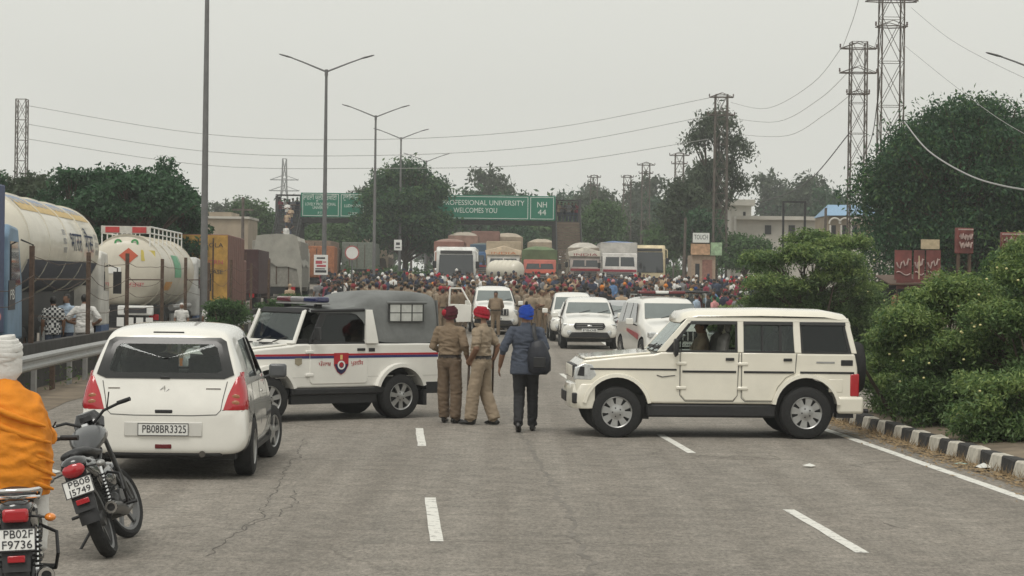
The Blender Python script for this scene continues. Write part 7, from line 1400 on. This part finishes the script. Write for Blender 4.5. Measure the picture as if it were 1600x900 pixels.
for (px, d, rx, rz, zc, sd_, lb_, n_) in ((20, 92, 2.7, 2.2, 4.3, 31, 'bushy olive tree behind the long cream tanker', 900), (128, 88, 2.6, 2.2, 4.1, 32, 'dark spreading tree above the long cream tanker', 1300), (205, 86, 2.4, 2.2, 4.0, 33, 'dark layered tree above the hazard marked tanker', 1300), (268, 90, 1.3, 2.1, 4.0, 34, 'narrow dark tree with a ragged tip above the fuel tanker', 900), (-45, 88, 2.5, 2.0, 4.3, 35, 'dark tree at the left edge behind the deep blue box', 700)):
    lbs = lobes_bush(sd_, 60, rx * 1.08, 2.3, rz * 1.05, zc); lbs = [(a, b, c, p_ * .95, q_ * .95, f * .8) for a, b, c, p_, q_, f in lbs] + [(0, .6, zc * .7, rx * .8, 1.2, rz * .8)]
    if sd_ == 34: lbs += [(-.35, 0, 6.5, .38, .4, .7), (.55, 0, 5.4, .55, .6, .6), (-1.2, 0, 6.0, .4, .5, .5)]
    if sd_ == 33: lbs += [(.3, 0, 6.0, .6, .7, .5)]
    tree(lb_, PX(px, 330, d).x, d, lbs, n_ * 2, 14, .20, L_DARK if sd_ != 31 else L_GREY, zc, .2, sd_, group='trees behind the tankers', spread=.20, droop=.08, shell=.2)
tree('tall feathery eucalyptus behind the lattice pylon', PX(1118, 300, 172).x, 172, [(0, 0, 13, 1.7, 1.7, 1.6), (-1.6, 0, 11.8, 1.2, 1.2, 1.3), (1.5, 0, 11.2, 1.3, 1.3, 1.5), (.5, 0, 9.4, 1.5, 1.3, 1.3), (-.9, 0, 8.8, 1.1, 1.1, 1.2), (1.9, 0, 8.4, .9, .9, 1.0), (.2, 0, 7.2, 1.2, 1.2, 1.1)], 640, 12, .34, L_GREY, 12.5, .3, 41, spread=.36, droop=.5, aspect=2.6)
for (px, d, rx, rz, zc, sd_, lb_, m) in ((1072, 168, 2.0, 3.9, 4.6, 42, 'tall dense cypress like tree left of the lattice pylon', L_GREY), (1100, 163, 1.3, 3.0, 3.4, 43, 'dark narrow tree at the foot of the eucalyptus', L_DARK), (1165, 150, 1.6, 1.4, 2.7, 44, 'low dark tree before the white house', L_MID), (945, 208, 2.6, 3.6, 4.6, 45, 'dark bushy tree beside the footbridge stairs', L_MID), (808, 215, 1.6, 1.9, 4.0, 46, 'small round tree under the green welcome board', L_DARK), (395, 198, 2.2, 2.8, 4.6, 47, 'bushy tree behind the utility pole', L_MID), (545, 193, 2.6, 2.2, 3.0, 48, 'low roadside tree under the left direction board', L_MID), (500, 197, 2.0, 2.4, 3.0, 49, 'small tree behind the left footbridge stairs', L_MID), (1040, 190, 2.0, 2.6, 3.2, 60, 'scrubby tree beside the cream bus', L_MID)):
    tree(lb_, PX(px, 330, d).x, d, lobes_rand(sd_, 9, rx, rx, rz, zc, .5), 620, 11, .34, m, zc, .18, sd_, group='trees beyond the crowd', spread=.38, droop=.1)
# far belt of trees
vars_ = []
for v in range(4):
    lbs = lobes_rand(70 + v, 9, 3.2, 3.2, (3.6, 4.4, 3.0, 5.2)[v], (5.5, 6.5, 4.8, 7.6)[v], .5)
    t = tree(('broad round', 'dense dark', 'low spreading', 'tall narrow')[v] + ' hazy tree in the distant belt along the skyline', 0, 300, lbs, 420, 9, .62, (L_MID, L_DARK, L_GREY, L_GREY)[v], 6, .25, 70 + v, 'distant_tree', 'belt of distant trees: ' + ('round', 'dense', 'spreading', 'narrow')[v], spread=.62); vars_.append(t)
rr = random.Random(9); first = [True] * 4; spots = []
for px in range(-60, 1700, 26): spots.append((px + rr.uniform(-8, 8), rr.uniform(235, 330)))
for px in range(-60, 1700, 52): spots.append((px + rr.uniform(-15, 15), rr.uniform(340, 440)))
for (px, d) in spots:
    if 560 < px < 720 and d < 300: d += 60
    v = rr.randrange(4); o = vars_[v] if first[v] else copy_tree(vars_[v]); first[v] = False
    hs = rr.uniform(.75, 1.05) * (1.24 if 690 < px < 1400 else 1.0) * (d / 300) ** .6; o.location = ((px - 800) / FPX * d, d, gz(d) - .1); o.scale = (rr.uniform(.9, 1.3), 1, hs); o.rotation_euler = (0, 0, rr.uniform(0, 6))
# low scrub and weeds closing the verge
def scrub(label, x0, x1, d0, d1, n, h, m, seed, ls=.22):
    rg = np.random.default_rng(seed); lb = [(rg.uniform(x0, x1), rg.uniform(d0, d1), 0, .5, .5, h * rg.uniform(.5, 1)) for _ in range(n)]; lb = [(a, b, gz(b) + .1, c, e, f) for a, b, _, c, e, f in lb]; q = leaf_cloud(lb, n * 5, 12, ls, seed, spread=.2, aspect=3); return tag(add_mesh('roadside_scrub', leaf_mesh('roadside_scrub', q, m)), label, 'scrub', kind='stuff')
scrub('distant dark undergrowth closing the skyline beneath the tree belt', -130, 130, 345, 370, 420, 5.0, L_MID, 15, .9); scrub('rough green scrub along the far right verge', 14.5, 40, 75, 150, 260, .9, L_MID, 5, .3); scrub('dense green scrub beyond the footbridge stairs', 9, 45, 200, 232, 170, 2.6, L_MID, 25, .45); scrub('dense green scrub beyond the opposite carriageway', -70, -25, 175, 232, 200, 2.8, L_MID, 26, .45); scrub('rough scrub beyond the left carriageway', -60, -24, 70, 170, 260, 1.3, L_MID, 6, .35)
scrub('weeds under the guard rail and around the fence posts', -10.7, -9.0, 36, 75, 60, .35, L_BUSH, 7, .10); scrub('tall scrub on the median before the footbridge', -13, -6, 150, 182, 110, 1.3, L_MID, 8, .3)
# ------------------------------------------------------------------ the crowd
poses = [dict(), dict(rw=(.10, .20, 1.16), lw=(-.10, .22, 1.20), re=(.26, .02, 1.14), le=(-.26, .02, 1.14)), dict(rw=(.10, -.16, .98), lw=(-.10, -.17, .96), re=(.27, -.12, 1.14), le=(-.27, -.12, 1.14)), dict(rw=(.22, .12, 1.02), re=(.33, -.08, 1.16), lw=(-.22, .12, 1.02), le=(-.33, -.08, 1.16)),
         dict(rk=(.10, .14, .5), ra=(.10, .16, .085), lk=(-.1, .04, .5), la=(-.1, -.2, .11), rw=(.26, -.08, .92), lw=(-.26, .18, .95)), dict(rw=(.12, .24, 1.48), re=(.27, .10, 1.20))]
heads = ['hair', 'turban', 'cap']
CM = {}
for i, ps in enumerate(poses):
    for hd in heads:
        for tuck in (True, False): CM[i, hd, tuck] = person_mesh('crowd_person', .030, head_type=hd, sleeve=.65 if i % 2 else 1.6, shirt_out=not tuck, wide=1.04 + .05 * (i % 3), belly=.05 * (i % 3), **ps)
tops = {'white': WHITEC, 'grey': GREYC, 'black': BLKT, 'navy': NAVY, 'blue': BLUEC, 'pale blue': LBLUE, 'wine red': MAGEN, 'tan': TAN, 'mustard': YEL, 'green': GREENC, 'saffron': ORG2, 'pink': PINK, 'olive': OLIVE}
turb = {'red': cloth('dull_red_cloth', (.20, .022, .03)), 'maroon': MAROON, 'blue': cloth('dull_blue_cloth', (.02, .05, .17)), 'black': BLKT, 'white': WHITEC, 'saffron': ORG2, 'pink': PINK, 'navy': NAVY}
CAPM = cloth('khaki_cap', (.20, .14, .08))
used = set(); cr = random.Random(21); count = 0; rest = []
blocked = [(gx(770, 84), 84, 1.5, 3.4), (gx(893, 77.5), 77.5, 1.3, 3.0), (gx(967, 78), 78, 1.3, 3), (gx(917, 70), 70, 1.4, 3), (gx(1075, 84), 84, 1.3, 1.8), (lx[1], 104, .5, .5)]
def free(x, y, r=.55):
    if any(abs(x - a) < w_ and abs(y - b) < l_ for a, b, w_, l_ in blocked): return False
    for (a, b) in used:
        if (a - x) ** 2 + (b - y) ** 2 < r * r: return False
    return True
PW = ['arms at the sides', 'hands held before him', 'hands clasped behind', 'hands on hips', 'one foot forward', 'one hand raised']
def put(x, y, rz, police, zoff=0):
    global count
    pi = cr.choices(range(6), (4, 2, 3, 2, 2, .6))[0]
    if police:
        hd = cr.choices(heads, (.50, .16, .34))[0]; kh = cr.choice([KHAKI, KHAKI2, KHAKI3, KHAKI]); tn = cr.choice(['red', 'maroon', 'navy', 'red'])
        hm = HAIR if hd == 'hair' else (turb[tn] if hd == 'turban' else CAPM); mats = [SKIN, kh, cr.choice([KHAKI, KHAKI3]), SHOE, hm, BELT, HAIR]; me = CM[pi, hd, True]
        hl = {'hair': 'bare headed', 'turban': tn + ' turbaned', 'cap': 'capped'}[hd]; lb = '%s policeman in khaki, %s, standing in the police line' % (hl, PW[pi]); gp = 'policemen in the line: ' + hl + ', ' + PW[pi]
    else:
        hd = cr.choices(heads, (.80, .18, .02))[0]; c = cr.choices(list(tops), (3, 4, 7, 6, .6, 1.2, 3, 2.6, .3, .4, .4, .9, 1.2))[0]; tn = cr.choices(list(turb), (1, 2, .6, 3, 3, 1, .7, 2))[0]; hm = HAIR if hd == 'hair' else turb[tn]; mats = [SKIN, tops[c], cr.choice([BLKT, DENIM, GREYC, TAN, NAVY, BLKT]), SHOE, hm, BELT, HAIR]; me = CM[pi, hd, cr.random() < .25]
        hl = 'black haired' if hd == 'hair' else tn + ' turbaned'; lb = '%s person in %s top, %s, standing in the crowd' % (hl, c, PW[pi].replace(' him', ' the body')); gp = 'crowd: %s, %s top, %s' % (hl, c, PW[pi])
    used.add((x, y)); s_ = cr.uniform(.94, 1.05); count += 1
    return person(me, lb, x, y, rz, mats, gp, z=gz(y) + zoff, scale=s_)
# a handful of policemen standing clear of the line
solo = [(774, 79.6, R(175), 'lone policeman in khaki standing at the bonnet of the suv with the open door', 2, 'hair'), (829, 81.5, R(20), 'stout policeman in khaki standing at the front of the police line beside the white suv', 3, 'hair'), (847, 82.5, R(-160), 'policeman in khaki facing a colleague beside the white suv with the oval grille', 1, 'cap'), (862, 80.5, R(170), 'policeman in brown khaki standing close to the white suv with the oval grille', 0, 'cap'), (688, 88, R(30), 'policeman walking at the left end of the line above the canvas jeep', 4, 'turban'), (702, 86.5, R(-30), 'policeman beside the open door of the white suv', 0, 'turban')]
for (px, d, rz, lb, pi, hd) in solo:
    x = gx(px, d); used.add((x, d)); count += 1; person(CM[pi, hd, True], lb, x, d, rz, [SKIN, cr.choice([KHAKI, KHAKI2]), KHAKI, SHOE, HAIR if hd == 'hair' else (REDT if hd == 'turban' else CAPM), BELT, HAIR], scale=1.0)
def fill(n, pxr, dr, police, rzc, rzs, dens=.62):
    k = 0; tries = 0
    while k < n and tries < n * 40:
        tries += 1; d = cr.uniform(*dr); px = cr.uniform(*pxr); x = gx(px, d)
        if free(x, d, dens): put(x, d, R(rzc + cr.gauss(0, rzs)), police); k += 1
fill(118, (545, 905), (86, 101), True, 0, 45, .55)
fill(26, (690, 870), (83, 90), True, 20, 80, .6)
fill(52, (890, 1195), (79, 96), False, 10, 50)
fill(52, (505, 1190), (101, 112), False, 150, 60)
fill(36, (1000, 1195), (80, 100), False, 90, 80)
fill(24, (505, 560), (88, 112), False, 0, 90)
# people on the footbridge landings and stairs
def fob(px, rz, y, zz, gp):
    c = cr.choice(['white', 'black', 'grey', 'navy', 'wine red', 'tan']); o = person(CM[cr.choice([0, 1, 3]), cr.choice(['hair', 'hair', 'turban']), False], '', LX(px), D + y, R(rz), [SKIN, tops[c], cr.choice([BLKT, DENIM]), SHOE, HAIR, BELT, HAIR], gp, z=g0 + zz); o['label'] = 'onlooker in %s top on the %s' % (c, gp)
for k, px in enumerate((872, 878, 884, 889, 895, 901)): fob(px, 180 + cr.uniform(-30, 30), 1.0 + (k % 3) * .5, z0 + .0, 'right footbridge landing')
for k, px in enumerate((436, 442, 449, 456, 462, 468)): fob(px, 180 + cr.uniform(-30, 30), .9 + (k % 3) * .5, z0 + .0, 'left footbridge landing')
for k in range(9): f = .08 + k * .095; st_ = int(f * 22); fob(450 + (k * 7) % 11, 180 + cr.uniform(-40, 40), .2 - 9.7 * (st_ + .5) / 22, z0 * (1 - st_ / 22) - .09, 'left footbridge stairs')
# the uncountable back rows: one mass of low detail figures
lo = [person_mesh('far_person', .06, head_type=h_) for h_ in ('hair', 'turban')]; pal = [WHITEC, GREYC, BLKT, NAVY, TAN, MAGEN, LBLUE, ORG2, HAIR, SKIN, REDT, KHAKI, BLUEC, DENIM]; V = []; F = []; MI = []; nv = 0
for k in range(420):
    d = cr.uniform(110, 131); px = cr.uniform(500, 1190); x = gx(px, d)
    if not free(x, d, .5): continue
    used.add((x, d)); me = cr.choice(lo); a = cr.uniform(0, 6.28); n_ = len(me.vertices); co = np.zeros(n_ * 3); me.vertices.foreach_get('co', co); co = co.reshape(-1, 3) * cr.uniform(.94, 1.04); ca, sa = math.cos(a), math.sin(a); V.append(np.stack([co[:, 0] * ca - co[:, 1] * sa + x, co[:, 0] * sa + co[:, 1] * ca + d, co[:, 2] + gz(d)], 1))
    mp = {0: 9, 1: cr.choice([0, 1, 2, 2, 3, 3, 4, 5, 13, 11, 2, 13]), 2: cr.choice([2, 13, 1]), 3: 2, 4: 8 if me is lo[0] else cr.choice([10, 3, 0, 2, 2]), 5: 2, 6: 8}
    for p_ in me.polygons: F.append([nv + i for i in p_.vertices]); MI.append(mp[p_.material_index])
    nv += n_
me = bpy.data.meshes.new('back_rows'); me.from_pydata(np.concatenate(V).tolist(), [], F)
for m in pal: me.materials.append(m)
me.polygons.foreach_set('material_index', MI); me.polygons.foreach_set('use_smooth', [True] * len(F)); tag(add_mesh('crowd_back_rows', me), 'packed back rows of the crowd in front of the halted trucks', 'crowd', kind='stuff')
# men beyond the fence on the left
CHECK = bpy.data.materials.new('checked_shirt'); CHECK.use_nodes = True; n_ = CHECK.node_tree; b_ = n_.nodes['Principled BSDF']; tc = n_.nodes.new('ShaderNodeTexCoord'); ck = n_.nodes.new('ShaderNodeTexChecker'); ck.inputs['Scale'].default_value = 17; ck.inputs['Color1'].default_value = (.6, .6, .58, 1); ck.inputs['Color2'].default_value = (.02, .02, .025, 1); n_.links.new(tc.outputs['Object'], ck.inputs['Vector']); n_.links.new(ck.outputs['Color'], b_.inputs['Base Color']); b_.inputs['Roughness'].default_value = .9
mh = person_mesh('hands_on_hips', .015, sleeve=.8, shirt_out=True, wide=1.15, rw=(.19, .06, 1.04), re=(.42, -.10, 1.14), lw=(-.19, .06, 1.04), le=(-.42, -.10, 1.14), belly=.04)
ms_ = person_mesh('plain_stand', .018, sleeve=.7, shirt_out=True); mf = person_mesh('folded', .018, sleeve=.7, shirt_out=True, rw=(-.08, .20, 1.14), lw=(.08, .22, 1.16), re=(.27, .04, 1.12), le=(-.27, .04, 1.12))
def man(px, d, rz, me, mats, lb, sc_=1.0): return person(me, lb, gx(px, d), d, R(rz), mats, scale=sc_, z=gz(d) + .0)
man(131, 48.6, -8, mh, [SKIN, WHITEC, GREYC, SHOE, HAIR, BELT, HAIR], 'man in white shirt with hands on his hips behind the wire fence'); man(103, 49.4, 150, mf, [SKIN, LBLUE, DENIM, SHOE, HAIR, BELT, HAIR], 'man in pale blue shirt with folded arms behind the wire fence'); man(82, 48.3, 20, ms_, [SKIN, CHECK, DENIM, SHOE, HAIR, BELT, HAIR], 'man in black and white checked shirt behind the wire fence', .97)
bent = person_mesh('bent', .018, sleeve=.7, shirt_out=True)
for px, d, lb in ((283, 63.5, 'man in white sitting low behind the fence beside the tanker'), (326, 66, 'second man in white behind the fence next to the lamp post')): man(px, d, 190 if px < 300 else 20, ms_, [SKIN, WHITEC, WHITEC, SHOE, WHITEC, BELT, HAIR], lb, .80)
man(497, 101, 30, ms_, [SKIN, GREYC, NAVY, SHOE, HAIR, BELT, HAIR], 'person in grey standing beneath the notice on the lamp post'); man(452, 92, 40, ms_, [SKIN, TAN, GREYC, SHOE, TAN, BELT, HAIR], 'person in sand coloured kurta by the trucks behind the jeep')
# small canopied tractor cart standing in the crowd
d = 84; tr = thing('canopied_cart', 'small three wheeled cart with a dark canopy standing in the crowd', 'auto rickshaw', (gx(1075, d), d, gz(d)))
MB().box(-.72, .72, -.9, 1.2, 1.68, 1.78).build('canopy', BLACK, tr, bevel=.05); MB().box(-.65, .65, .1, 1.1, .35, 1.0).build('body', mat('cart_cream', (.45, .38, .2), .6), tr, bevel=.06); MB().prism([(-.5, .35), (.5, .35), (.42, .95), (-.42, .95)], -1.0, -.2, 'y').build('front_cowl', mat('cart_yellow', (.5, .36, .08), .6), tr, bevel=.06)
for x in (-.66, .66):
    for y in (-.8, 1.1): MB().tube([(x, y, .5), (x, y, 1.7)], .025, 6).build('canopy_post', GREYM, tr)
MB().panel([(-.6, -.82, .95), (.6, -.82, .95), (.6, -.8, 1.65), (-.6, -.8, 1.65)], (0, .01, 0)).build('windscreen', GLASSC, tr)
for (x, y) in ((0, -.85), (-.62, .8), (.62, .8)): MB().lathe([(.1, -.06), (.22, -.06), (.24, 0), (.22, .06), (.1, .06)], (x, y, .24), 'x', 16).build('wheel', TYRE, tr)
# ------------------------------------------------------------------ humid air
hz = MB().box(-130, 130, -3, 640, -1.2, 60).build('haze', [], None, 0); hm = bpy.data.materials.new('haze_air'); hm.use_nodes = True; n_ = hm.node_tree; n_.nodes.clear(); pv = n_.nodes.new('ShaderNodeVolumePrincipled'); pv.inputs['Color'].default_value = (.93, .95, .95, 1); pv.inputs['Density'].default_value = .00075; pv.inputs['Anisotropy'].default_value = .2; oo = n_.nodes.new('ShaderNodeOutputMaterial'); n_.links.new(pv.outputs[0], oo.inputs['Volume']); hz.data.materials.append(hm); tag(hz, kind='stuff')
print('people', count)
